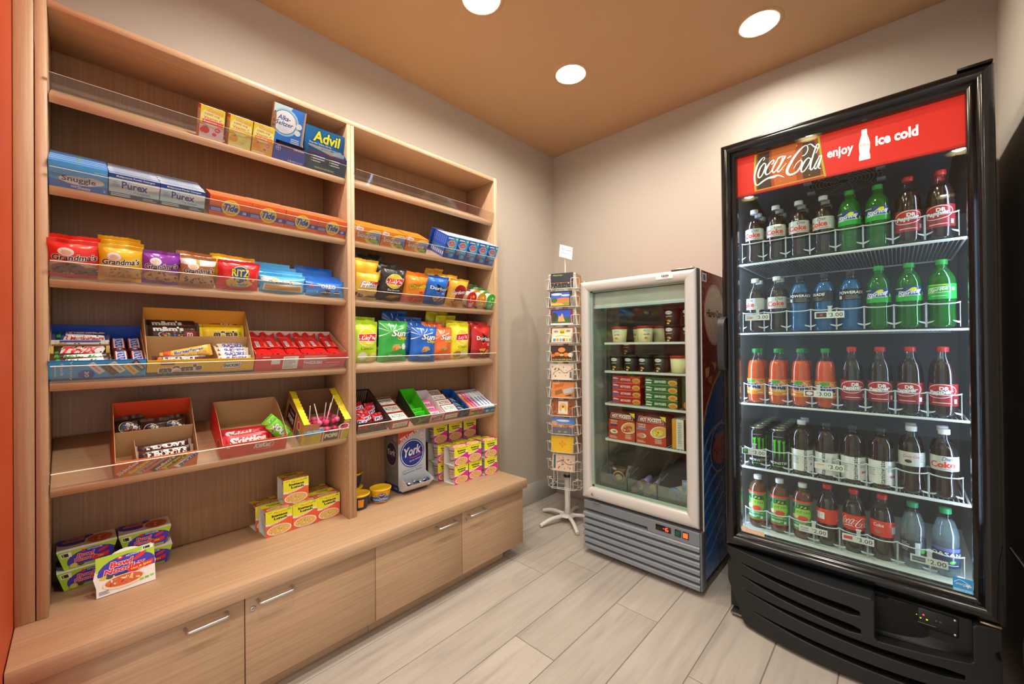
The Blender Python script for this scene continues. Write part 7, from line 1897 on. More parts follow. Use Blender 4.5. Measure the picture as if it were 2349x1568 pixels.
cards = [
    ('night skyline postcard with a green title in the top pocket', [('r', 0, 0, 1, 1, '#1c2026'), ('t', 'Albuquerque', 0.3, 0.86, 0.44, 0.12, '#b8c82a', {'shear': 0.4}), ('r', 0, 0.36, 1, 0.02, '#c8602a')] + bits(24, 0.02, 0.98, 0.04, 0.36, ['#c8843a', '#3a7a7a', '#8a4a2a', '#a8b0b8'], 0.012, 0.03, 61)),
    ('black edged desert postcard with a blue sky, second pocket', sky('#2a5ac0', '#b8783a', [('e', 0.3, 0.8, 0.25, 0.08, '#e8eef6'), ('e', 0.7, 0.72, 0.2, 0.06, '#dfe8f4'), ('e', 0.6, 0.45, 0.34, 0.12, '#c86a34'), ('e', 0.2, 0.42, 0.14, 0.16, '#3a5a2a'), ('r', 0.05, 0.08, 0.6, 0.14, '#d8a84a'), ('e', 0.75, 0.2, 0.2, 0.1, '#7a8a2a'), ('r', 0, 0, 0.05, 1, '#1c1a1a'), ('r', 0.88, 0, 0.12, 1, '#1c1a1a'), ('r', 0, 0, 1, 0.06, '#1c1a1a'), ('r', 0, 0.93, 1, 0.07, '#1c1a1a'), ('t', 'NEW MEXICO', 0.94, 0.5, 0.3, 0.04, '#e8c83a', {'rot': 90})])),
    ('maroon edged church postcard with a blue sky, third pocket', sky('#2a4ac8', '#3a5a2a', [('p', [(0.34, 0.2), (0.38, 0.62), (0.44, 0.5), (0.5, 0.72), (0.55, 0.72), (0.58, 0.5), (0.66, 0.2)], '#d8945a'), ('e', 0.18, 0.5, 0.14, 0.3, '#2a3a20'), ('e', 0.78, 0.36, 0.14, 0.16, '#34502a'), ('r', 0, 0, 1, 0.1, '#e8e4e0'), ('t', 'The Chapel, Santa Fe, New Mexico', 0.5, 0.05, 0.8, 0.05, '#5a5a8a'), ('r', 0, 0.1, 0.09, 0.9, '#6a2038'), ('r', 0.88, 0.1, 0.12, 0.9, '#6a2038'), ('r', 0, 0.94, 1, 0.06, '#6a2038')])),
    ('pale green road map postcard with a red border', [('r', 0, 0, 1, 1, '#a8321e'), ('r', 0.04, 0.05, 0.92, 0.9, '#e0e8b8'), ('p', [(0.38, 0.86), (0.4, 0.6), (0.5, 0.54), (0.6, 0.6), (0.62, 0.86)], '#e8c81e'), ('t', '66', 0.5, 0.7, 0.16, 0.16, '#1c1c1c', B), ('e', 0.22, 0.74, 0.1, 0.07, '#8a8a8a'), ('e', 0.76, 0.76, 0.1, 0.07, '#9a7a5a'), ('s', [(0.2, 0.42), (0.5, 0.46), (0.85, 0.4)], 0.03, '#c8602a')] + [('r', 0.1 + 0.14 * k, 0.1, 0.11, 0.18, ['#3a7ac8', '#c8843a', '#5aa0d8', '#8a5a3a', '#c8a84a', '#6ab0c8'][k]) for k in range(6)]),
    ('dark brown glowing balloon postcard with a yellow title', [('r', 0, 0, 1, 1, '#3a241c'), ('e', 0.5, 0.72, 0.16, 0.16, '#e8843a'), ('e', 0.3, 0.45, 0.12, 0.12, '#d86a24'), ('e', 0.7, 0.42, 0.11, 0.12, '#e0762a'), ('e', 0.12, 0.36, 0.1, 0.1, '#c85a20'), ('e', 0.9, 0.4, 0.12, 0.14, '#f0d8b0'), ('e', 0.5, 0.4, 0.1, 0.08, '#f0a84a'), ('t', 'ALBUQUERQUE', 0.5, 0.1, 0.84, 0.1, '#e8c83a', {'bold': 0.01, 'sp': 1.2})]),
    ('cream sketch map postcard in the sixth pocket', [('r', 0, 0, 1, 1, '#e0c8ac')] + bits(20, 0.05, 0.95, 0.1, 0.9, ['#8a6a4a', '#c89a6a', '#5a4a3a', '#f0e4d4', '#a8543a'], 0.02, 0.06, 62) + [('s', [(0.1, 0.4), (0.4, 0.6), (0.6, 0.4), (0.9, 0.6)], 0.03, '#5a4434'), ('r', 0.84, 0.1, 0.08, 0.4, '#4a5a5a')]),
    ('orange adobe postcard with tilted photos', [('r', 0, 0, 1, 1, '#d87a3a'), ('p', [(0.1, 0.6), (0.5, 0.7), (0.56, 0.9), (0.14, 0.82)], '#c85a24'), ('p', [(0.5, 0.5), (0.95, 0.7), (0.98, 0.4), (0.56, 0.24)], '#a8b0b8'), ('p', [(0.16, 0.1), (0.5, 0.3), (0.44, 0.54), (0.14, 0.4)], '#8a5a34'), ('p', [(0.55, 0.1), (0.95, 0.3), (0.95, 0.08)], '#5a3a28'), ('t', 'Pueblo', 0.2, 0.9, 0.3, 0.1, '#f4ecd8', {'shear': 0.3})]),
    ('brown carved doorway postcard', [('r', 0, 0, 1, 1, '#8a4a2a'), ('r', 0.3, 0.12, 0.42, 0.8, '#e8d8d0'), ('e', 0.51, 0.5, 0.18, 0.3, '#e8a850'), ('p', [(0.4, 0.16), (0.48, 0.5), (0.56, 0.5), (0.64, 0.16)], '#f0d8b8'), ('r', 0.47, 0.52, 0.08, 0.12, '#8a3a1c'), ('t', 'Old Town', 0.5, 0.14, 0.5, 0.1, '#c8c83a', {'shear': 0.3})] + bits(16, 0.02, 0.26, 0.1, 0.9, ['#6a3418', '#b06a3c'], 0.02, 0.05, 63) + bits(16, 0.76, 0.98, 0.1, 0.9, ['#6a3418', '#b06a3c'], 0.02, 0.05, 64)),
    ('town plaza postcard with a blue sky and grey paving', sky('#4a7ad8', '#5a5a60', [('r', 0, 0.42, 1, 0.22, '#a87a5a'), ('e', 0.5, 0.84, 0.3, 0.07, '#dfe8f4'), ('e', 0.12, 0.66, 0.14, 0.14, '#c8906a')] + bits(16, 0.05, 0.95, 0.42, 0.6, ['#d8a878', '#3a3a3a', '#8a4a34', '#e8d8c8'], 0.015, 0.04, 65) + [('e', 0.36, 0.14, 0.07, 0.05, '#8a9a5a'), ('e', 0.62, 0.14, 0.07, 0.05, '#8a9a5a')])),
    ('plain yellow postcard with a red sun symbol', [('r', 0, 0, 1, 1, '#f2a81e')] + [('r', 0.5 + dx * 0.022 - 0.006, 0.52 + 0.1, 0.012, 0.13 - abs(dx) * 0.02, '#d8642a') for dx in (-1.5, -0.5, 0.5, 1.5)] + [('r', 0.5 + dx * 0.022 - 0.006, 0.52 - 0.1 - (0.13 - abs(dx) * 0.02), 0.012, 0.13 - abs(dx) * 0.02, '#d8642a') for dx in (-1.5, -0.5, 0.5, 1.5)] + [('r', 0.5 + 0.07, 0.52 + dy * 0.033 - 0.009, 0.1 - abs(dy) * 0.015, 0.018, '#d8642a') for dy in (-1.5, -0.5, 0.5, 1.5)] + [('r', 0.5 - 0.07 - (0.1 - abs(dy) * 0.015), 0.52 + dy * 0.033 - 0.009, 0.1 - abs(dy) * 0.015, 0.018, '#d8642a') for dy in (-1.5, -0.5, 0.5, 1.5)] + [('e', 0.5, 0.52, 0.065, 0.095, '#d8642a'), ('e', 0.5, 0.52, 0.05, 0.073, '#f2a81e')]),
    ('pinkish illustrated map postcard in the lowest filled pocket', [('r', 0, 0, 1, 1, '#d8b49a'), ('r', 0.06, 0.1, 0.09, 0.84, '#3a5a54')] + bits(22, 0.2, 0.95, 0.1, 0.9, ['#b85a3a', '#8a6a4a', '#4a5a6a', '#f0e0d0', '#c88a3a'], 0.02, 0.05, 66) + [('s', [(0.2, 0.5), (0.45, 0.6), (0.7, 0.4), (0.95, 0.45)], 0.04, '#6a4a3a')]),
]
for k, (lab, ops) in enumerate(cards):
    g = G('card').box(-0.012, 0, 0, CW, 0, CH, '#e8e4dc', front='#e8e4dc')
    art(g, CW, CH, ops)
    M = tf((RX, RYY, CZ[k] - 0.0465), rz=ROT - 90) @ Matrix.Translation((HX + 0.020, -CW / 2 + (0.004, -0.003, 0, 0.003, -0.002, 0, 0.004, 0.002, 0, -0.004, 0.003)[k], 0)) @ Matrix.Rotation(radians(-7), 4, 'Y')
    thing('postcard', lab, 'postcard', M, 'postcards facing the viewer', data=g)
pb = G('card').box(-0.010, 0, 0, CW, 0, CH, '#cfc8bc', front='#a8744a').mesh('postcard')
for side, rows in ((1, (0, 1, 2, 3, 4, 5, 6, 7, 8, 9)), (3, (0, 1, 2, 3, 4, 5, 6, 7)), (2, (0, 1, 3, 4, 6))):
    for k in rows:
        M = tf((RX, RYY, CZ[k] - 0.0465), rz=ROT - 90 + 90 * side) @ Matrix.Translation((HX + 0.018, -CW / 2, 0)) @ Matrix.Rotation(radians(-7), 4, 'Y')
        thing('postcard', {1: 'stack of postcards on the rack side facing the freezer', 3: 'pale-backed postcards on the rack side facing the shelving wall', 2: 'postcards on the rack side facing the corner'}[side], 'postcard', M, {1: 'postcards towards the freezer', 3: 'postcards towards the shelving wall', 2: 'postcards towards the corner'}[side], data=pb)
# paper price note on the rod
g = G('card')
sw, shh = 0.088, 0.082
pt = lambda u, v, l: (0.006 * sin(3 * u / sw) + l, u, v + 0.02 * (u / sw - 0.5) * -1)
g.grid(lambda u, v: pt(u * sw, v * shh, 0), 6, 4, '#ece8e4')
g.grid(lambda u, v: pt(u * sw, v * shh, -0.0006), 6, 4, '#e0dcd6', flip=True)
art(g, sw, shh, [('t', 'Post Cards', 0.5, 0.68, 0.72, 0.17, '#3a3634', {'shear': 0.4}), ('t', '2 for $1.00', 0.42, 0.36, 0.62, 0.15, '#3a3634', {'shear': 0.4}), ('t', '+tax', 0.86, 0.33, 0.14, 0.07, '#3a3634')], pt, sw / 6)
thing('price_note', 'white handwritten-style paper note on top of the postcard rack', 'note', tf((RX + 0.008, RYY - 0.014, 1.782), rz=ROT - 90 + 12) @ Matrix.Translation((0, -0.04, 0)) @ Matrix.Rotation(radians(-5), 4, 'X'), data=g)

# ================================================================== tall black drinks cooler
CX0, CX1, CYF, CZ0_, CZ1_ = 1.462, 2.250, -0.722, 0.32, 2.06
BK = '#0d0d0e'
ck = thing('drinks_cooler', 'tall black glass-door drinks cooler with a red header sign', 'cooler', Matrix())
g = G('textured')
g.box(CX0 + 0.006, CX1 - 0.004, -0.05, -0.03, 0.03, 2.05, '#141414')
g.box(CX0 + 0.006, 1.492, -0.655, -0.05, 0.03, 2.05, '#141414')
g.box(2.214, CX1 - 0.004, -0.655, -0.05, 0.03, 2.05, '#141414')
g.box(1.492, 2.214, -0.655, -0.05, 2.02, 2.05, '#141414')
g.box(1.492, 2.214, -0.655, -0.05, 0.03, 0.372, '#141414')
part('cabinet', g, ck)
g = G('plastic')
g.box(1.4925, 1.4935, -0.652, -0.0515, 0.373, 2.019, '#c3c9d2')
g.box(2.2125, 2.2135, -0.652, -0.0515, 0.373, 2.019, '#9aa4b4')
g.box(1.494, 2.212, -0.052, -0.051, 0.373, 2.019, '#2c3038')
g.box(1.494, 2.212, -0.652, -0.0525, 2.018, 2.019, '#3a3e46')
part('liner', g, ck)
part('interior_floor', G('plastic').box(1.494, 2.212, -0.655, -0.0525, 0.3725, 0.384, '#e8ecdf'), ck)
# light strips behind the door edges
for x0, x1 in ((1.4945, 1.502), (2.204, 2.2115)):
    part('light_strip', G('tube').box(x0, x1, -0.652, -0.640, 0.42, 1.80, '#cfdcff'), ck, label='cold white vertical light strip')

# evaporator housing and round fan grille under the header
sl = 0.176
zb = lambda y: 1.892 - (y + 0.4) * sl
part('fan_housing', G('plastic').slab([(-0.60, zb(-0.60)), (-0.60, 2.015), (-0.06, 2.015), (-0.06, 1.80), (-0.12, zb(-0.2) - 0.02), (-0.2, zb(-0.2))], 1.53, 2.18, 'x', '#59616e'), ck)
g = G('plastic')
fc = Vector((1.862, -0.40, zb(-0.40) - 0.006))
ax = Vector((1, 0, 0))
ay = Vector((0, 1, -sl)).normalized()
def ring(r_, t_):
    g.tube([fc + ax * (r_ * cos(2 * pi * k / 40)) + ay * (r_ * sin(2 * pi * k / 40)) for k in range(40)], t_, '#8a929e', 5, close=True)


for k in range(9):
    ring(0.02 + 0.0128 * k, 0.0017)
for k in range(8):
    a = 2 * pi * k / 8 + 0.2
    pts = []
    for j in range(7):
        rr_ = 0.02 + 0.102 * j / 6
        aa = a + 0.5 * j / 6
        pts.append(fc + ax * (rr_ * cos(aa)) + ay * (rr_ * sin(aa)))
    g.tube(pts, 0.0017, '#8a929e', 5)
part('fan_grille', g, ck)
g = G('matte')
g.add([fc + Vector((0, 0, 0.004)) + ax * (0.122 * cos(2 * pi * k / 32)) + ay * (0.122 * sin(2 * pi * k / 32)) for k in range(32)], [tuple(range(32))[::-1]], '#0c0d10')
part('fan_opening', g, ck)
for x0, x1 in ((1.585, 1.70), (2.02, 2.14)):
    part('vent', G('plastic').box(x0, x1, -0.505, -0.50, zb(-0.5) - 0.016, zb(-0.5) + 0.02, '#14161a'), ck)
for x, y in ((1.742, -0.45), (1.98, -0.45), (1.742, -0.35), (1.98, -0.35)):
    part('fan_bracket', G('plastic').box(x - 0.014, x + 0.014, y - 0.012, y + 0.012, zb(y) - 0.012, zb(y) - 0.001, '#c8d0e0'), ck)

# ---- door
CO = [(CX0, CZ0_), (CX1, CZ0_), (CX1, CZ1_), (CX0, CZ1_)]
CI = [(1.520, 0.384), (2.190, 0.384), (2.190, 2.000), (1.520, 2.000)]
cd_ = part('door', G('plastic').box(CX0 + 0.004, CX0 + 0.01, -0.662, -0.658, 0.34, 2.04, '#1a1a1a'), ck)
def cmember(p, q):
    g = G('gloss')
    prof = [(0.0, -0.660), (0.0, -0.702), (0.06, -0.711), (0.18, -0.7195), (0.34, -0.7235), (0.5, -0.7225), (0.64, -0.7175), (0.70, -0.711), (0.72, -0.7055), (0.98, -0.704), (1.0, -0.702), (1.0, -0.660)]
    vs_ = [(p[i][0] + (q[i][0] - p[i][0]) * t_, y, p[i][1] + (q[i][1] - p[i][1]) * t_) for t_, y in prof for i in (0, 1)]
    g.add(vs_, [(2 * k, 2 * k + 1, 2 * k + 3, 2 * k + 2) for k in range(len(prof) - 1)], BK, True)
    return g


for k in range(4):
    part('frame_member', cmember((CO[k], CO[(k + 1) % 4]), (CI[k], CI[(k + 1) % 4])), cd_)
part('glass_pane', G('door_glass').box(1.5195, 2.1905, -0.7015, -0.6965, 0.3835, 2.0005), cd_)
part('spacer', G('metal').box(1.520, 2.190, -0.6955, -0.69, 0.3845, 0.3885, '#9aa0a0'), cd_)
g = G('plastic')
hp = spline([(1.474, -0.7145, 1.312), (1.470, -0.742, 1.300), (1.4685, -0.756, 1.27), (1.4685, -0.759, 1.19), (1.4685, -0.756, 1.11), (1.470, -0.742, 1.082), (1.474, -0.7145, 1.07)], 4)
for i in range(len(hp) - 1):
    pass
w0 = 0.013
vs_ = []
for x, y, z in hp:
    vs_ += [(x - w0, y - 0.004, z), (x + w0, y - 0.004, z), (x + w0, y + 0.005, z), (x - w0, y + 0.005, z)]
n_ = len(hp)
g.add(vs_, [(4 * i + k, 4 * i + (k + 1) % 4, 4 * i + 4 + (k + 1) % 4, 4 * i + 4 + k) for i in range(n_ - 1) for k in range(4)], '#2a2c2e', False)
part('handle', g, cd_, label='dark plastic grip handle')
part('hinge', G('metal').rbox(2.17, 2.246, -0.715, -0.66, 2.0605, 2.07, '#2a2826', 0.002, 1), ck)
part('hinge', G('metal').rbox(2.20, 2.246, -0.712, -0.67, 0.308, 0.316, '#a89880', 0.002, 1), ck)

# header sign, lit from within
sx0_, sx1_, sz0_, sz1_ = 1.5205, 2.1895, 1.832, 1.9995
SWd, SHt = sx1_ - sx0_, sz1_ - sz0_
sx = lambda u: (1.515 + 0.672 * u - sx0_) / SWd
sz = lambda v: (1.837 + 0.166 * v - sz0_) / SHt
ops = [('r', 0, 0, 1, 1, '#e01a14'), ('r', 0, 0, 1, 0.045, '#b8120e'), ('p', [(sx(0.112), 1), (sx(0.106), 0.5), (sx(0.108), 0.04), (sx(0.462), 0.0), (sx(0.452), 0.3), (sx(0.438), 0.7), (sx(0.432), 1)], '#a03c10'),
       ('p', [(sx(0.125), 0.98), (sx(0.19), 0.98), (sx(0.18), 0.6), (sx(0.2), 0.04), (sx(0.12), 0.06)], '#40200c'), ('p', [(sx(0.2), 0.98), (sx(0.33), 0.98), (sx(0.31), 0.55), (sx(0.33), 0.04), (sx(0.215), 0.04), (sx(0.2), 0.55)], '#c2561c'), ('p', [(sx(0.36), 0.98), (sx(0.41), 0.98), (sx(0.44), 0.3), (sx(0.44), 0.04), (sx(0.36), 0.04), (sx(0.35), 0.4)], '#4a240e'),
       ('s', [(sx(0.112), 0.98), (sx(0.105), 0.5), (sx(0.11), 0.05)], 0.04, '#a8a81a'), ('s', [(sx(0.434), 0.98), (sx(0.445), 0.5), (sx(0.462), 0.03)], 0.04, '#a8a81a'), ('r', sx(0.11), 0.05, sx(0.46) - sx(0.11), 0.03, '#e07a1a')]
ops += bits(16, sx(0.2), sx(0.42), 0.12, 0.95, ['#7a2e0c', '#e8903a'], 0.003, 0.008, 71, 2.2)
ops += [('m', COLA, (1.515 + 0.1853 - sx0_) / SWd, (1.837 + 0.0844 - sz0_) / SHt, 0.2306 / SWd, 0.1110 / SHt, '#ffffff')]
ops += [('t', 'enjoy', sx(0.53), sz(0.47), 0.117, 0.27, '#ffffff', {'bold': 0.03})]
bo = [(-1, 0.0), (-1.0, 0.12), (-0.85, 0.22), (-0.98, 0.38), (-1.0, 0.52), (-0.75, 0.7), (-0.48, 0.84), (-0.5, 0.97), (-0.42, 1.0), (0.42, 1.0), (0.5, 0.97), (0.48, 0.84), (0.75, 0.7), (1.0, 0.52), (0.98, 0.38), (0.85, 0.22), (1.0, 0.12), (1.0, 0.0)]
bx0, bz0, bz1 = sx(0.634), sz(0.165), sz(0.84)
ops += [('p', [(bx0 + 0.0235 * x, bz0 + (bz1 - bz0) * y) for x, y in bo], '#ffffff'), ('m', COLA, bx0, sz(0.5), 0.042, 0.1, '#d83028')]
ops += [('t', 'ice cold', sx(0.761), sz(0.52), 0.165, 0.23, '#ffffff', {'bold': 0.04})]
g = G('plastic').box(-0.012, -0.0002, 0, SWd, 0, SHt, '#c01410')
g.use('sign')
art(g, SWd, SHt, ops)
part('header_sign', g, ck, tf((sx0_, -0.672, sz0_), rz=-90), label='red illuminated header with white lettering and a cola picture')

# stickers on the glass
g = G('card').slab([(0.0, 0.012), (0.004, 0.002), (0.012, 0.0), (0.088, 0.0), (0.088, 0.018), (0.03, 0.018), (0.024, 0.023), (0.012, 0.026), (0.003, 0.021)], -0.0004, 0, 'x', '#d9ad8c')
art(g, 0.088, 0.026, [('e', 0.14, 0.5, 0.1, 0.38, '#e8c0a0'), ('t', 'imbera', 0.56, 0.36, 0.5, 0.46, '#e8c4a6', {'bold': 0.02})])
part('maker_sticker', g, cd_, tf((1.523, -0.702, 0.39), rz=-90))
g = G('card').box(-0.0004, 0, 0, 0.044, 0, 0.044, '#2a8ad8')
art(g, 0.044, 0.044, [('r', 0, 0, 1, 0.24, '#58a8e4'), ('s', [(0.06, 0.62), (0.4, 0.86), (0.94, 0.52)], 0.04, '#e8f2fb'), ('t', 'energy', 0.44, 0.52, 0.6, 0.2, '#ffffff', {'shear': 0.5}), ('p', [(0.74, 0.34), (0.8, 0.46), (0.94, 0.46), (0.83, 0.54), (0.88, 0.68), (0.77, 0.6), (0.66, 0.66), (0.7, 0.54), (0.6, 0.46), (0.72, 0.46)], '#ffffff'), ('t', 'ENERGY STAR', 0.5, 0.12, 0.88, 0.12, '#ffffff', B)])
part('efficiency_sticker', g, cd_, tf((2.144, -0.702, 0.388), rz=-90))

# ---- bulging base grille with slots
def bul(x):
    return -0.705 - 0.085 * (1 - ((x - 1.857) / 0.39) ** 2)


def slot(x0, x1, za, zb_, h0, h1):
    n = 14
    top, bot = [], []
    for k in range(n + 1):
        t_ = k / n
        x = x0 + (x1 - x0) * t_
        zc = za + (zb_ - za) * t_
        hh = (h0 + (h1 - h0) * t_) * min(1.0, 3.0 * t_ + 0.12) * (1 if t_ < 0.97 else 0.55)
        top.append((x, zc + hh / 2))
        bot.append((x, zc - hh / 2))
    return bot + top[::-1]


outer = [(1.470, 0.314), (1.470, 0.278)] + ell(1.470, 0.262, 0.014, 0.016, 6, 0, 90, -90) + [(1.470, 0.17), (1.478, 0.15), (1.515, 0.075), (1.53, 0.03), (1.54, 0.016), (2.17, 0.012), (2.2, 0.02), (2.236, 0.06), (2.246, 0.1), (2.246, 0.2)] + ell(2.246, 0.222, 0.014, 0.016, 6, 0, 270, 90) + [(2.246, 0.3), (2.242, 0.306), (2.19, 0.306), (2.184, 0.298), (2.184, 0.19), (2.178, 0.182), (1.962, 0.174), (1.954, 0.182), (1.954, 0.302), (1.944, 0.312)]
holes = [slot(1.533, 1.915, 0.264, 0.247, 0.013, 0.026), slot(1.531, 1.917, 0.212, 0.186, 0.013, 0.026), slot(1.545, 2.165, 0.158, 0.132, 0.013, 0.026), slot(1.582, 2.15, 0.088, 0.066, 0.013, 0.026)]
vs_, fs_ = plate(outer, holes, 0.05, 0.004, 2)
bm = bmesh.new()
bv = [bm.verts.new(v) for v in vs_]
for f in fs_:
    try:
        bm.faces.new([bv[i] for i in f])
    except ValueError:
        pass
for k in range(1, 26):
    bmesh.ops.bisect_plane(bm, geom=bm.verts[:] + bm.edges[:] + bm.faces[:], plane_co=(1.47 + 0.03 * k, 0, 0), plane_no=(1, 0, 0), dist=1e-5)
for v in bm.verts:
    x, z, dpt = v.co
    v.co = Vector((x, bul(x) + (0.05 - dpt), z))
bmesh.ops.reverse_faces(bm, faces=bm.faces[:])
g = G('textured')
g.bm(bm, '#191a1b', False)
part('base_grille', g, ck)
g = G('matte')
g.grid(lambda u, v: (1.50 + 0.715 * u, bul(1.50 + 0.715 * u) + 0.06, 0.02 + 0.28 * v), 16, 1, '#060606', False)
part('grille_backing', g, ck)
# lip on top of the bulge and recess for the controls
g = G('textured')
g.grid(lambda u, v: (1.474 + 0.476 * u, bul(1.474 + 0.476 * u) + 0.046 + (-0.665 - bul(1.474 + 0.476 * u) - 0.046) * v, 0.309 - 0.001 * v), 16, 2, '#232425')
g.slab([(bul(1.95) + 0.045, 0.18), (-0.66, 0.18), (-0.66, 0.308), (bul(1.95) + 0.045, 0.308)], 1.951, 1.9535, 'x', '#161718')
g.slab([(bul(2.185) + 0.045, 0.18), (-0.66, 0.18), (-0.66, 0.3), (bul(2.185) + 0.045, 0.3)], 2.185, 2.188, 'x', '#161718')
part('lip', g, ck)
g = G('textured')
g.grid(lambda u, v: (1.954 + 0.23 * u, bul(1.954 + 0.23 * u) + 0.044 + (-0.70 - bul(1.954 + 0.23 * u) - 0.044) * v, 0.178 + 0.03 * v * v), 8, 4, '#1b1c1d')
g.box(1.954, 2.184, -0.70, -0.69, 0.205, 0.305, '#121314')
part('control_recess', g, ck)
cp = part('control_panel', G('plastic').rbox(1.985, 2.155, -0.706, -0.7005, 0.235, 0.298, '#17181a', 0.002, 1), ck)
for x, z in ((1.993, 0.29), (1.993, 0.243), (2.147, 0.29), (2.147, 0.243)):
    part('rivet', G('metal').lathe([(0.0045, 0), (0.0035, 0.002), (0.0001, 0.0026)], 10, '#d8d2c8').xform(tf((x, -0.706, z), rx=90)), cp)
for x, z, c in ((2.075, 0.277, '#f02030'), (2.058, 0.272, '#4a6a08'), (2.068, 0.264, '#4a6a08'), (2.083, 0.264, '#6a8a08'), (2.05, 0.28, '#2a4a08')):
    part('indicator', G('led').lathe([(0.0024, 0), (0.0018, 0.0012), (0.0001, 0.0016)], 8, c).xform(tf((x, -0.706, z), rx=90)), cp)
for x in (2.02, 2.035, 2.105, 2.115):
    part('button', G('plastic').lathe([(0.005, 0), (0.005, 0.0015), (0.0001, 0.002)], 12, '#3a3632').xform(tf((x, -0.706, 0.268), rx=90)), cp)
part('panel_print', art(G('card'), 0.17, 0.06, [('r', 0.3, 0.22, 0.4, 0.03, '#6a6a6a')]), cp, tf((1.985, -0.7063, 0.235), rz=-90))
for x in (1.50, 2.2):
    for y in (-0.6, -0.1):
        part('foot', G('plastic').lathe([(0.02, 0.0), (0.02, 0.008), (0.012, 0.01), (0.012, 0.03)], 12, '#1a1a1a', cx=x, cy=y), ck)
part('level_plate', G('metal').box(1.475, 1.53, -0.69, -0.5, 0.012, 0.02, '#9a9894'), ck)

# ---- wire shelves with lane guards
SHZ = [1.546, 1.240, 0.930, 0.650]
g = G('plastic')
ya, yb = -0.622, -0.10
for y in (ya, ya + 0.011):
    g.tube([(1.512, y, -0.004), (2.192, y, -0.004)], 0.0042, '#eef0f0', 6)
g.tube([(1.512, yb, -0.004), (2.192, yb, -0.004)], 0.004, '#dfe3e6', 6)
for x in (1.512, 2.192):
    g.tube([(x, ya, -0.004), (x, yb, -0.004)], 0.004, '#eef0f0', 6)
for k in range(1, 56):
    x = 1.512 + 0.68 * k / 56
    g.tube([(x, ya, -0.0012), (x, yb, -0.0012)], 0.0015, '#e4e8ea', 4)
wsm = g.mesh('wire_shelf')
LW = 0.0818
X0L = 1.5225
# one lane guard: bowed rail, uprights and two little wings
g = G('plastic')
GCOL = '#c9d2d6'
rail = [(-LW / 2, 0, 0.088), (-LW / 2 + 0.012, -0.006, 0.084), (0, -0.012, 0.082), (LW / 2 - 0.012, -0.006, 0.084), (LW / 2, 0, 0.088)]
g.tube(spline(rail, 3), 0.0024, GCOL, 5)
for x in (-LW / 2 + 0.0012, LW / 2 - 0.0012):
    g.tube([(x, 0, 0.004), (x, 0, 0.086)], 0.0013, GCOL, 4)
for s_ in (-1, 1):
    x = s_ * LW / 2
    g.add([(x, -0.006, 0.022), (x - s_ * 0.020, -0.016, 0.027), (x - s_ * 0.015, -0.016, 0.021), (x, -0.004, 0.015)], [(0, 1, 2, 3) if s_ > 0 else (3, 2, 1, 0)], GCOL)
lgm = g.mesh('lane_guard')
dvm = G('acrylic').box(-0.0006, 0.0006, -0.52, 0.0, 0.003, 0.05).mesh('lane_divider')
ROWZ = SHZ + [0.3845]
for r_, z in enumerate(ROWZ):
    if r_ < 4:
        sh_ = part('wire_shelf', wsm, ck, tf((0, 0, z)))
    else:
        sh_ = part('lane_mat', G('plastic').box(1.514, 2.19, -0.62, -0.1, 0, 0.0012, '#e6e8dc'), ck, tf((0, 0, z)))
    for k in range(8):
        part('lane_guard', lgm, sh_, tf((X0L + LW * (k + 0.5), -0.624, 0.001)))

# ---- bottles and cans
PET = [(0.0001, 0.003), (0.022, 0.001), (0.029, 0.004), (0.033, 0.012), (0.0342, 0.025)]
NECK = lambda h: [(0.0145, h - 0.032), (0.0135, h - 0.026), (0.0135, h - 0.018)]
PROF = {
    'contour': PET + [(0.0330, 0.045), (0.0318, 0.062), (0.0332, 0.084), (0.0350, 0.100), (0.0355, 0.125), (0.0350, 0.150), (0.0318, 0.170), (0.0255, 0.189), (0.0190, 0.202)] + NECK(0.240),
    'shoulder': PET + [(0.0330, 0.05), (0.0325, 0.07), (0.0335, 0.09), (0.0352, 0.100), (0.0355, 0.146), (0.0350, 0.160), (0.0335, 0.172), (0.0255, 0.192), (0.0180, 0.205)] + NECK(0.240),
    'pepper': PET + [(0.0350, 0.038), (0.0352, 0.06), (0.0352, 0.12), (0.0345, 0.14), (0.0335, 0.16), (0.0290, 0.182), (0.0210, 0.2)] + NECK(0.246),
    'fanta': PET + [(0.0350, 0.036), (0.0350, 0.110), (0.0340, 0.135), (0.0335, 0.155), (0.0300, 0.175), (0.0220, 0.196)] + NECK(0.240),
    'wide': [(0.0001, 0.003), (0.03, 0.001), (0.0355, 0.006), (0.037, 0.014), (0.037, 0.105), (0.0375, 0.112), (0.0365, 0.13), (0.0375, 0.142), (0.0345, 0.166), (0.0265, 0.182), (0.020, 0.19)] + NECK(0.222),
    'sport': [(0.0001, 0.003), (0.03, 0.001), (0.035, 0.006), (0.0355, 0.02), (0.0335, 0.04), (0.0345, 0.075), (0.0325, 0.095), (0.0355, 0.115), (0.036, 0.155), (0.033, 0.17), (0.024, 0.19), (0.0185, 0.2)] + NECK(0.232),
    'tea': PET + [(0.0345, 0.035), (0.0345, 0.16), (0.0335, 0.17), (0.0265, 0.188), (0.019, 0.199)] + NECK(0.226),
    'water': PET + [(0.0335, 0.035), (0.0335, 0.1), (0.0345, 0.115), (0.035, 0.14), (0.0335, 0.152), (0.0235, 0.185), (0.018, 0.198)] + NECK(0.232),
}
HT = {'contour': 0.240, 'shoulder': 0.240, 'pepper': 0.246, 'fanta': 0.240, 'wide': 0.222, 'sport': 0.232, 'tea': 0.226, 'water': 0.232}


def rad(prof, z):
    for (r0, z0), (r1, z1) in zip(prof, prof[1:]):
        if z0 <= z <= z1:
            return r0 + (r1 - r0) * (z - z0) / max(z1 - z0, 1e-6)
    return prof[-1][0]


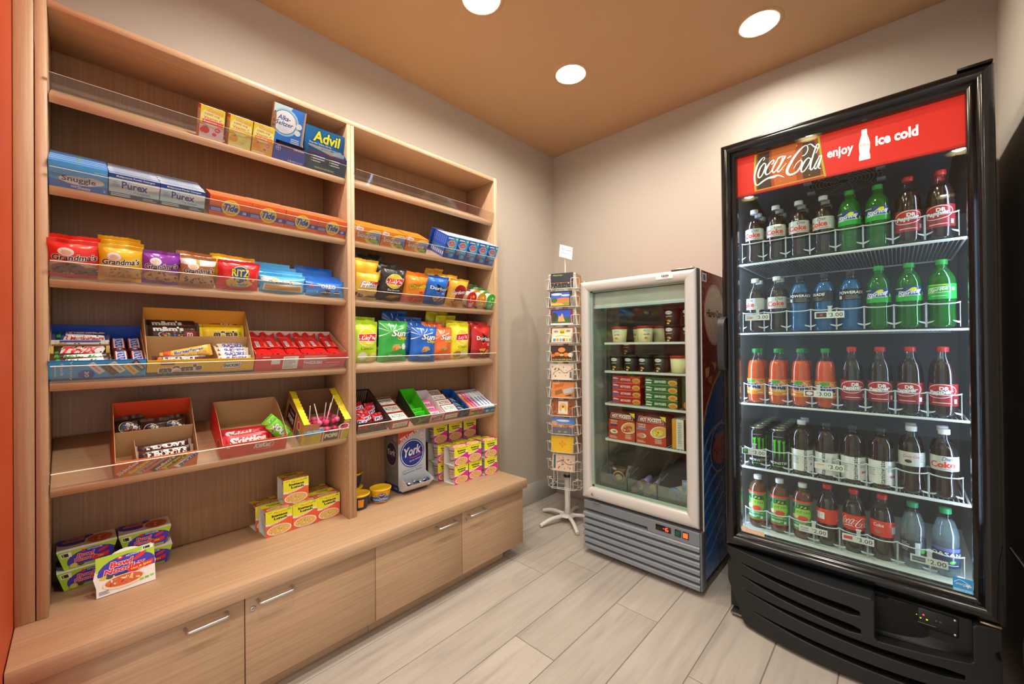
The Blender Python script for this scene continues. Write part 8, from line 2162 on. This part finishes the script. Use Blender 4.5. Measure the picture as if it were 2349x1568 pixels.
def bottle(kind, liquid, shell, capcol, lz0, lz1, lcol, lops, fill=0.83, opaque=None, lw_=0.095, lmat='film'):
    prof, h = PROF[kind], HT[kind]
    P = []
    P.append(('shell', G(shell).lathe(prof, 24, '#ffffff', cap=False).mesh('shell')))
    zf = h * fill
    inn = [(max(r_ - 0.0012, 0.0001), z + 0.0008) for r_, z in prof if z < zf] + [(rad(prof, zf) - 0.0012, zf), (0.0001, zf)]
    P.append(('drink', (G('gloss').lathe(inn, 24, opaque, cap=False) if opaque else G(liquid).lathe(inn, 24, '#ffffff', cap=False)).mesh('drink')))
    g = G('plastic')
    n = 20
    g.lathe([(0.0150, h - 0.019), (0.0156, h - 0.018), (0.0156, h - 0.0035), (0.0145, h - 0.001), (0.0001, h)], n, capcol)
    P.append(('cap', g.mesh('cap')))
    g = G(lmat)
    nz_ = 6
    zz = [lz0 + (lz1 - lz0) * k / nz_ for k in range(nz_ + 1)]
    g.lathe([(rad(prof, z) + 0.0007, z) for z in zz], 28, lcol, cap=False)
    rm = rad(prof, (lz0 + lz1) / 2)

    def fm(u, v, l):
        a = (u - lw_ / 2) / rm
        z = lz0 + v
        r_ = rad(prof, min(max(z, 0), h)) + 0.0010 + l
        return (r_ * cos(a), r_ * sin(a), z)
    art(g, lw_, lz1 - lz0, lops, fm, lw_ / 12)
    P.append(('label', g.mesh('label')))
    return P


dc = [('t', 'Coke', 0.46, 0.42, 0.68, 0.44, '#d8301e', {'bold': 0.03, 'tilt': 0.05}), ('t', 'Diet', 0.6, 0.82, 0.3, 0.24, '#2a2826', {'shear': 0.3}), ('r', 0.42, 0.1, 0.4, 0.03, '#5a5654'), ('r', 0.86, 0.14, 0.07, 0.14, '#f6f6f4')]
DC = bottle('contour', None, 'pet_clear', '#e8eae8', 0.1, 0.15, '#bfc0be', dc, 0.79, opaque='#240c06')
DCB = bottle('contour', None, 'pet_clear', '#e8eae8', 0.1, 0.15, '#bfc0be', [('t', 'Coca-Cola', 0.5, 0.7, 0.5, 0.2, '#d8301e', {'shear': 0.3}), ('e', 0.4, 0.34, 0.1, 0.12, '#2a2826'), ('r', 0.7, 0.3, 0.26, 0.5, '#dcdcda')] + lines(0.72, 0.74, 0.2, 5, 0.1, 0.03, '#4a4846'), 0.79, opaque='#240c06')
sp = [('r', 0, 0, 1, 0.46, '#1f9a34'), ('r', 0, 0.46, 1, 0.54, '#12386a'), ('p', [(0.16, 0.3), (0.2, 0.7), (0.4, 0.64), (0.58, 0.9), (0.66, 0.72), (0.86, 0.8), (0.78, 0.5), (0.84, 0.36), (0.5, 0.36)], '#f4f8f0'), ('p', [(0.19, 0.34), (0.23, 0.65), (0.41, 0.59), (0.57, 0.8), (0.64, 0.66), (0.8, 0.72), (0.74, 0.5), (0.78, 0.4), (0.5, 0.39)], '#1d5aa0'), ('e', 0.6, 0.78, 0.11, 0.12, '#f0d81e', 20), ('t', 'Sprite', 0.5, 0.53, 0.58, 0.34, '#ffffff', {'bold': 0.03, 'shear': 0.2, 'tilt': 0.2}), ('r', 0.03, 0.86, 0.3, 0.05, '#f0d81e'), ('r', 0.9, 0.4, 0.06, 0.2, '#dfe8e0')]
SP = bottle('shoulder', 'lemon_lime', 'pet_green', '#1f9a3a', 0.1, 0.152, '#1f9a34', sp, 0.8)
SPG = bottle('shoulder', 'lemon_lime', 'pet_green', '#1f9a3a', 0.1, 0.152, '#22a03a', [('p', [(0.16, 0.4), (0.2, 0.75), (0.8, 0.85), (0.8, 0.45)], '#eaf6ea'), ('p', [(0.19, 0.43), (0.23, 0.71), (0.77, 0.8), (0.77, 0.48)], '#22a03a'), ('t', 'Sprite', 0.48, 0.62, 0.5, 0.28, '#ffffff', {'bold': 0.03, 'shear': 0.2, 'tilt': 0.15}), ('r', 0.2, 0.92, 0.5, 0.04, '#d8e81e'), ('r', 0.84, 0.56, 0.1, 0.2, '#eaf6ea'), ('r', 0.3, 0.2, 0.4, 0.03, '#d8f0d8')], 0.8)
dp = [('e', 0.46, 0.66, 0.44, 0.32, '#f0e8e6', 6), ('e', 0.46, 0.66, 0.42, 0.29, '#a82024', 6), ('t', 'DR', 0.56, 0.78, 0.26, 0.18, '#f6f2f0', {'bold': 0.05}), ('t', 'Pepper', 0.46, 0.6, 0.66, 0.26, '#f6f2f0', {'bold': 0.05, 'shear': 0.1, 'out': '#2a1010', 'ow': 0.03, 'tilt': 0.1}), ('r', 0.22, 0.12, 0.5, 0.03, '#e8d8d6'), ('r', 0.82, 0.12, 0.1, 0.2, '#f0ecea')]
DP = bottle('pepper', None, 'pet_clear', '#c02a24', 0.042, 0.118, '#8e1c20', dp, 0.79, opaque='#240c06')
fa = [('r', 0, 0, 1, 1, '#f47a18'), ('e', 0.46, 0.6, 0.34, 0.34, '#f8f0e6'), ('e', 0.46, 0.6, 0.32, 0.31, '#f47a18'), ('e', 0.42, 0.84, 0.2, 0.12, '#3a8a2a', 10), ('p', [(0.78, 0.9), (0.98, 0.98), (0.92, 0.78)], '#3a8a2a'), ('e', 0.66, 0.34, 0.2, 0.12, '#f8b050'), ('t', 'Fanta', 0.48, 0.6, 0.72, 0.4, '#1f1a5a', {'bold': 0.06, 'tilt': -0.1, 'out': '#ffffff', 'ow': 0.03}), ('r', 0.04, 0.1, 0.3, 0.06, '#f8e8d8'), ('r', 0.7, 0.1, 0.2, 0.05, '#f8e8d8')]
FA = bottle('fanta', None, 'pet_clear', '#1f8a3a', 0.04, 0.108, '#f47a18', fa, 0.78, opaque='#e85408')
vw = [('r', 0, 0, 1, 1, '#e6e4de'), ('t', 'vitaminwater', 0.5, 0.5, 1.05, 0.16, '#2a2826', {'rot': 90, 'bold': 0.01}), ('r', 0.7, 0.3, 0.1, 0.1, '#d8403a'), ('r', 0.82, 0.3, 0.08, 0.1, '#3a6ac8')] + lines(0.64, 0.8, 0.3, 5, 0.06, 0.02, '#6a6664') + lines(0.06, 0.7, 0.3, 6, 0.07, 0.025, '#8a8684', 4)
VW = bottle('wide', 'purple_drink', 'pet_clear', '#cfd4d8', 0.018, 0.104, '#e6e4de', vw, 0.86, lw_=0.1)
VW2 = [q for q in VW if q[0] != 'cap'] + [('cap', G('plastic').lathe([(0.0150, 0.203), (0.0156, 0.204), (0.0156, 0.2185), (0.0145, 0.221), (0.0001, 0.222)], 20, '#2c2624').mesh('cap'))]
pw = [('r', 0, 0, 1, 1, '#17181a'), ('t', 'POWERADE', 0.5, 0.66, 0.9, 0.26, '#f2f2f0', {'bold': 0.03, 'shear': 0.15}), ('r', 0.05, 0.1, 0.12, 0.3, '#e8e8e6')] + lines(0.3, 0.36, 0.6, 3, 0.12, 0.04, '#7a7c80') + [('r', 0, 0.2, 0.06, 0.8, '#1e6ac0')]
PW = bottle('sport', 'blue_drink', 'pet_clear', '#1a1a1c', 0.117, 0.160, '#17181a', pw, 0.85)
fu = [('r', 0, 0.0, 1, 0.03, '#d8382a'), ('r', 0, 0.93, 1, 0.07, '#d8382a'), ('e', 0.6, 0.55, 0.3, 0.3, '#8ac03a'), ('t', 'FUZE', 0.52, 0.8, 0.72, 0.14, '#2a2a24', {'bold': 0.05}), ('t', 'iced tea', 0.56, 0.64, 0.6, 0.09, '#4a4a34'), ('e', 0.58, 0.42, 0.2, 0.09, '#d83a2a'), ('e', 0.3, 0.46, 0.14, 0.07, '#f0a888'), ('t', 'STRAWBERRY RED TEA', 0.5, 0.24, 0.7, 0.04, '#f2f2ea'), ('r', 0.2, 0.14, 0.5, 0.02, '#dfe8d8'), ('r', 0.2, 0.1, 0.4, 0.02, '#dfe8d8'), ('r', 0.74, 0.06, 0.1, 0.09, '#e8f0e8')]
FU = bottle('tea', 'tea', 'pet_clear', '#dfe4e4', 0.036, 0.158, '#2c8a3e', fu, 0.88)
co = [('m', COLA, 0.56, 0.52, 0.86, 0.66, '#ffffff')]
CO_ = bottle('contour', None, 'pet_clear', '#d02a20', 0.088, 0.146, '#d6301f', co, 0.79, opaque='#240c06', lw_=0.1)
COB = bottle('contour', None, 'pet_clear', '#d02a20', 0.088, 0.146, '#d6301f', [('r', 0.16, 0.3, 0.28, 0.46, '#d8dcda')] + lines(0.18, 0.7, 0.22, 5, 0.09, 0.03, '#8a9090') + [('m', [COLA[0]], 0.92, 0.5, 0.14, 0.5, '#ffffff')], 0.79, opaque='#240c06', lw_=0.1)
COK = bottle('contour', None, 'pet_clear', '#d02a20', 0.088, 0.146, '#d6301f', [('t', 'Coke', 0.4, 0.74, 0.3, 0.2, '#ffffff', B), ('e', 0.38, 0.3, 0.1, 0.1, '#8a6a5a'), ('r', 0.78, 0.24, 0.2, 0.46, '#c8c0b8')], 0.79, opaque='#240c06', lw_=0.1)
da = [('r', 0, 0, 1, 1, '#2a3a52'), ('r', 0, 0.82, 1, 0.18, '#5a62a8'), ('t', 'DASANI', 0.5, 0.62, 0.9, 0.2, '#f0f4f6', {'bold': 0.02, 'arc': 0.06}), ('e', 0.62, 0.3, 0.1, 0.08, '#5ab83a', 20), ('r', 0.1, 0.12, 0.7, 0.04, '#aab8c8')]
DA = bottle('water', 'water', 'pet_clear', '#1fa060', 0.036, 0.102, '#2a3a52', da, 0.82)
DAB = bottle('water', 'water', 'pet_clear', '#1fa060', 0.036, 0.102, '#3a3c4a', [('r', 0.1, 0.3, 0.4, 0.6, '#2a2a34'), ('r', 0.55, 0.1, 0.15, 0.8, '#d8dcda'), ('e', 0.8, 0.5, 0.12, 0.14, '#4ab83a', 20)] + lines(0.12, 0.8, 0.3, 6, 0.08, 0.03, '#aab0b8'), 0.82)


def can():
    P = []
    g = G('gloss').lathe([(0.022, 0.0), (0.026, 0.003), (0.031, 0.010), (0.0315, 0.02), (0.0315, 0.150), (0.030, 0.160), (0.026, 0.168)], 28, '#121010', cap=True)

    def fm(u, v, l):
        a = (u - 0.045) / 0.0315
        return ((0.0318 + l) * cos(a), (0.0318 + l) * sin(a), v)
    claw = lambda x: [(x - 0.075, 0.86), (x + 0.075, 0.88), (x + 0.05, 0.8), (x + 0.045, 0.55), (x + 0.02, 0.42), (x - 0.01, 0.3), (x - 0.015, 0.46), (x - 0.04, 0.56), (x - 0.035, 0.78)]
    art(g, 0.09, 0.15, [('p', claw(0.36), '#4ac81e'), ('p', claw(0.55), '#4ac81e'), ('p', [(x, y - 0.02) for x, y in claw(0.74)], '#4ac81e'), ('t', 'MONSTER', 0.52, 0.22, 0.86, 0.07, '#d8d8d4', {'bold': 0.03}), ('t', 'ENERGY', 0.52, 0.13, 0.5, 0.035, '#4ac81e', B), ('r', 0.3, 0.95, 0.4, 0.02, '#8a8a86')], fm, 0.008)
    P.append(('can_body', g.mesh('can_body')))
    g = G('foil').lathe([(0.026, 0.168), (0.0275, 0.170), (0.0275, 0.173), (0.0255, 0.173), (0.0245, 0.170), (0.0001, 0.1695)], 28, '#c8c8c4')
    P.append(('lid', g.mesh('lid')))
    P.append(('ring_pull', G('gloss').box(-0.008, 0.012, -0.007, 0.007, 0.1705, 0.172, '#8ac01e').mesh('ring_pull')))
    return P


CN = can()
ROWS = [
    [(DC, 0, 'silver label diet cola bottle', 3), (DC, 6, 'silver label diet cola bottle', 3), (DC, 4, 'silver label diet cola bottle', 3), (DC, -20, 'silver label diet cola bottle', 3), (SP, -8, 'green lemonade bottle', 2), (SP, 0, 'green lemonade bottle', 2), (DP, 4, 'dark soda bottle with a maroon label', 1), (DP, -10, 'dark soda bottle with a maroon label', 2)],
    [(DC, -42, 'silver label diet cola bottle', 2), (DC, 6, 'silver label diet cola bottle', 2), (PW, 12, 'bright blue sports drink bottle', 1), (PW, -60, 'bright blue sports drink bottle', 1), (PW, 8, 'bright blue sports drink bottle', 1), (SP, -10, 'green lemonade bottle', 1), (SP, 0, 'green lemonade bottle', 1), (SPG, -14, 'all-green label lemonade bottle', 1)],
    [(FA, -14, 'orange soda bottle with a green cap', 2), (FA, 4, 'orange soda bottle with a green cap', 2), (FA, 0, 'orange soda bottle with a green cap', 2), (FA, 8, 'orange soda bottle with a green cap', 1), (DP, 12, 'dark soda bottle with a maroon label', 1), (DP, 2, 'dark soda bottle with a maroon label', 2), (DP, -14, 'dark soda bottle with a maroon label', 2), (DP, -8, 'dark soda bottle with a maroon label', 2)],
    [(CN, 16, 'black energy drink can with green claw marks', 6), (CN, 4, 'black energy drink can with green claw marks', 6), (VW, 22, 'white label vitamin drink bottle', 2), (VW2, -12, 'white label vitamin drink bottle', 1), (VW2, 14, 'white label vitamin drink bottle', 1), (VW2, 6, 'white label vitamin drink bottle', 1), (DCB, 0, 'silver label diet cola bottle turned backwards', 2), (DC, -6, 'silver label diet cola bottle', 2)],
    [(FU, -12, 'green label iced tea bottle', 1), (FU, -4, 'green label iced tea bottle', 1), (FU, -8, 'green label iced tea bottle', 1), (COB, 0, 'red label cola bottle turned backwards', 1), (CO_, 0, 'red label cola bottle with white script', 1), (COK, 0, 'red label cola bottle with a small white word', 1), (DAB, 0, 'clear water bottle turned backwards', 1), (DA, 6, 'clear water bottle with a navy label', 1)],
]
SHN = ('top', 'second', 'third', 'fourth', 'bottom')
ORD = ('first', 'second', 'third', 'fourth', 'fifth', 'sixth', 'seventh', 'eighth')
for r_, row in enumerate(ROWS):
    for c, (P, rz, lab, deep) in enumerate(row):
        x = X0L + LW * (c + 0.5)
        nm = 'drink_can' if P is CN else 'drink_bottle'
        for k in range(deep):
            y = -0.584 + 0.0735 * k if P is not CN else -0.588 + 0.066 * k
            lb = '%s, %s from the handle, %s cooler shelf' % (lab, ORD[c], SHN[r_]) if k == 0 else '%s behind the %s one, %s cooler shelf' % (lab.split(' turned')[0].split(' with')[0], ORD[c], SHN[r_])
            build(nm, lb, 'can' if P is CN else 'bottle', tf((x, y, ROWZ[r_] + 0.0016), rz=-90 + (rz if k == 0 else 25 * k + rz)), P, ('cans' if P is CN else 'bottles') + ' in the drinks cooler')

# ---- price tags clipped to the lane guards
def tag_at(x, z, price, ops, lab):
    w_, h_ = 0.092, 0.026
    g = G('card').box(-0.0012, 0, 0, w_, 0, h_, '#eef0f0')
    art(g, w_, h_, ops + [('t', price, 0.74, 0.5, 0.42, 0.58, '#2a2a2c', {'bold': 0.005}), ('t', '$', 0.49, 0.66, 0.035, 0.28, '#3a3a3c')])
    t = thing('price_tag', lab, 'price tag', tf((x - w_ / 2, -0.645, z - h_ / 2), rz=-90), 'price tags in the cooler', data=g)
    part('clip', G('plastic').box(-0.002, -0.0013, 0.042, 0.054, 0.0, 0.045, '#d8dee0').box(-0.012, -0.0013, 0.04, 0.056, 0.045, 0.048, '#d8dee0'), t)


tag_at(1.582, SHZ[1] + 0.066, '3.00', [('t', 'Coke', 0.2, 0.5, 0.24, 0.4, '#c8302a', BI)], 'white three dollar price tag with a small red word, second shelf')
tag_at(1.829, SHZ[1] + 0.063, '3.00', [('r', 0.05, 0.16, 0.36, 0.68, '#2a2420'), ('s', [(0.18, 0.3), (0.28, 0.7)], 0.1, '#c8403a'), ('s', [(0.18, 0.7), (0.28, 0.3)], 0.1, '#c8403a')], 'three dollar price tag with a black panel below the blue bottles')
tag_at(1.79, SHZ[2] + 0.062, '3.00', [('r', 0.05, 0.12, 0.3, 0.76, '#8e1c20'), ('e', 0.2, 0.5, 0.12, 0.26, '#f0e8e6')], 'three dollar price tag with a maroon panel below the orange bottles')
tag_at(1.562, SHZ[3] + 0.072, '3.00', [('r', 0.04, 0.1, 0.22, 0.8, '#16302a'), ('p', [(0.08, 0.8), (0.12, 0.2), (0.15, 0.8), (0.18, 0.2), (0.22, 0.8)], '#4ac81e')], 'three dollar price tag with green claw marks below the cans')
tag_at(1.822, SHZ[3] + 0.060, '3.00', [('r', 0.06, 0.6, 0.28, 0.1, '#d88a80')], 'three dollar price tag in front of the vitamin drinks')
tag_at(1.768, 0.445, '2.00', [('t', 'FUZE', 0.2, 0.62, 0.26, 0.26, '#2a2a24', B), ('r', 0.06, 0.24, 0.28, 0.1, '#8a8aa8')], 'two dollar price tag below the iced tea bottles')
tag_at(1.905, 0.453, '3.00', [('r', 0.05, 0.3, 0.28, 0.44, '#d6302a')], 'three dollar price tag with a red panel on the bottom shelf')
tag_at(2.092, 0.438, '2.00', [('r', 0.05, 0.2, 0.36, 0.6, '#4a5a6a'), ('t', 'DASANI', 0.23, 0.5, 0.3, 0.2, '#9ab0c0')], 'two dollar price tag below the water bottles')

# loose cables between the cooler and the wall
g = G('plastic').tube(spline([(2.27, -0.7, 0.0), (2.29, -0.72, 0.12), (2.285, -0.74, 0.3), (2.31, -0.72, 0.46), (2.27, -0.66, 0.55)], 6), 0.005, '#0c0c0c', 6)
thing('power_cord', 'black power cord hanging beside the drinks cooler', 'cord', Matrix(), data=g)
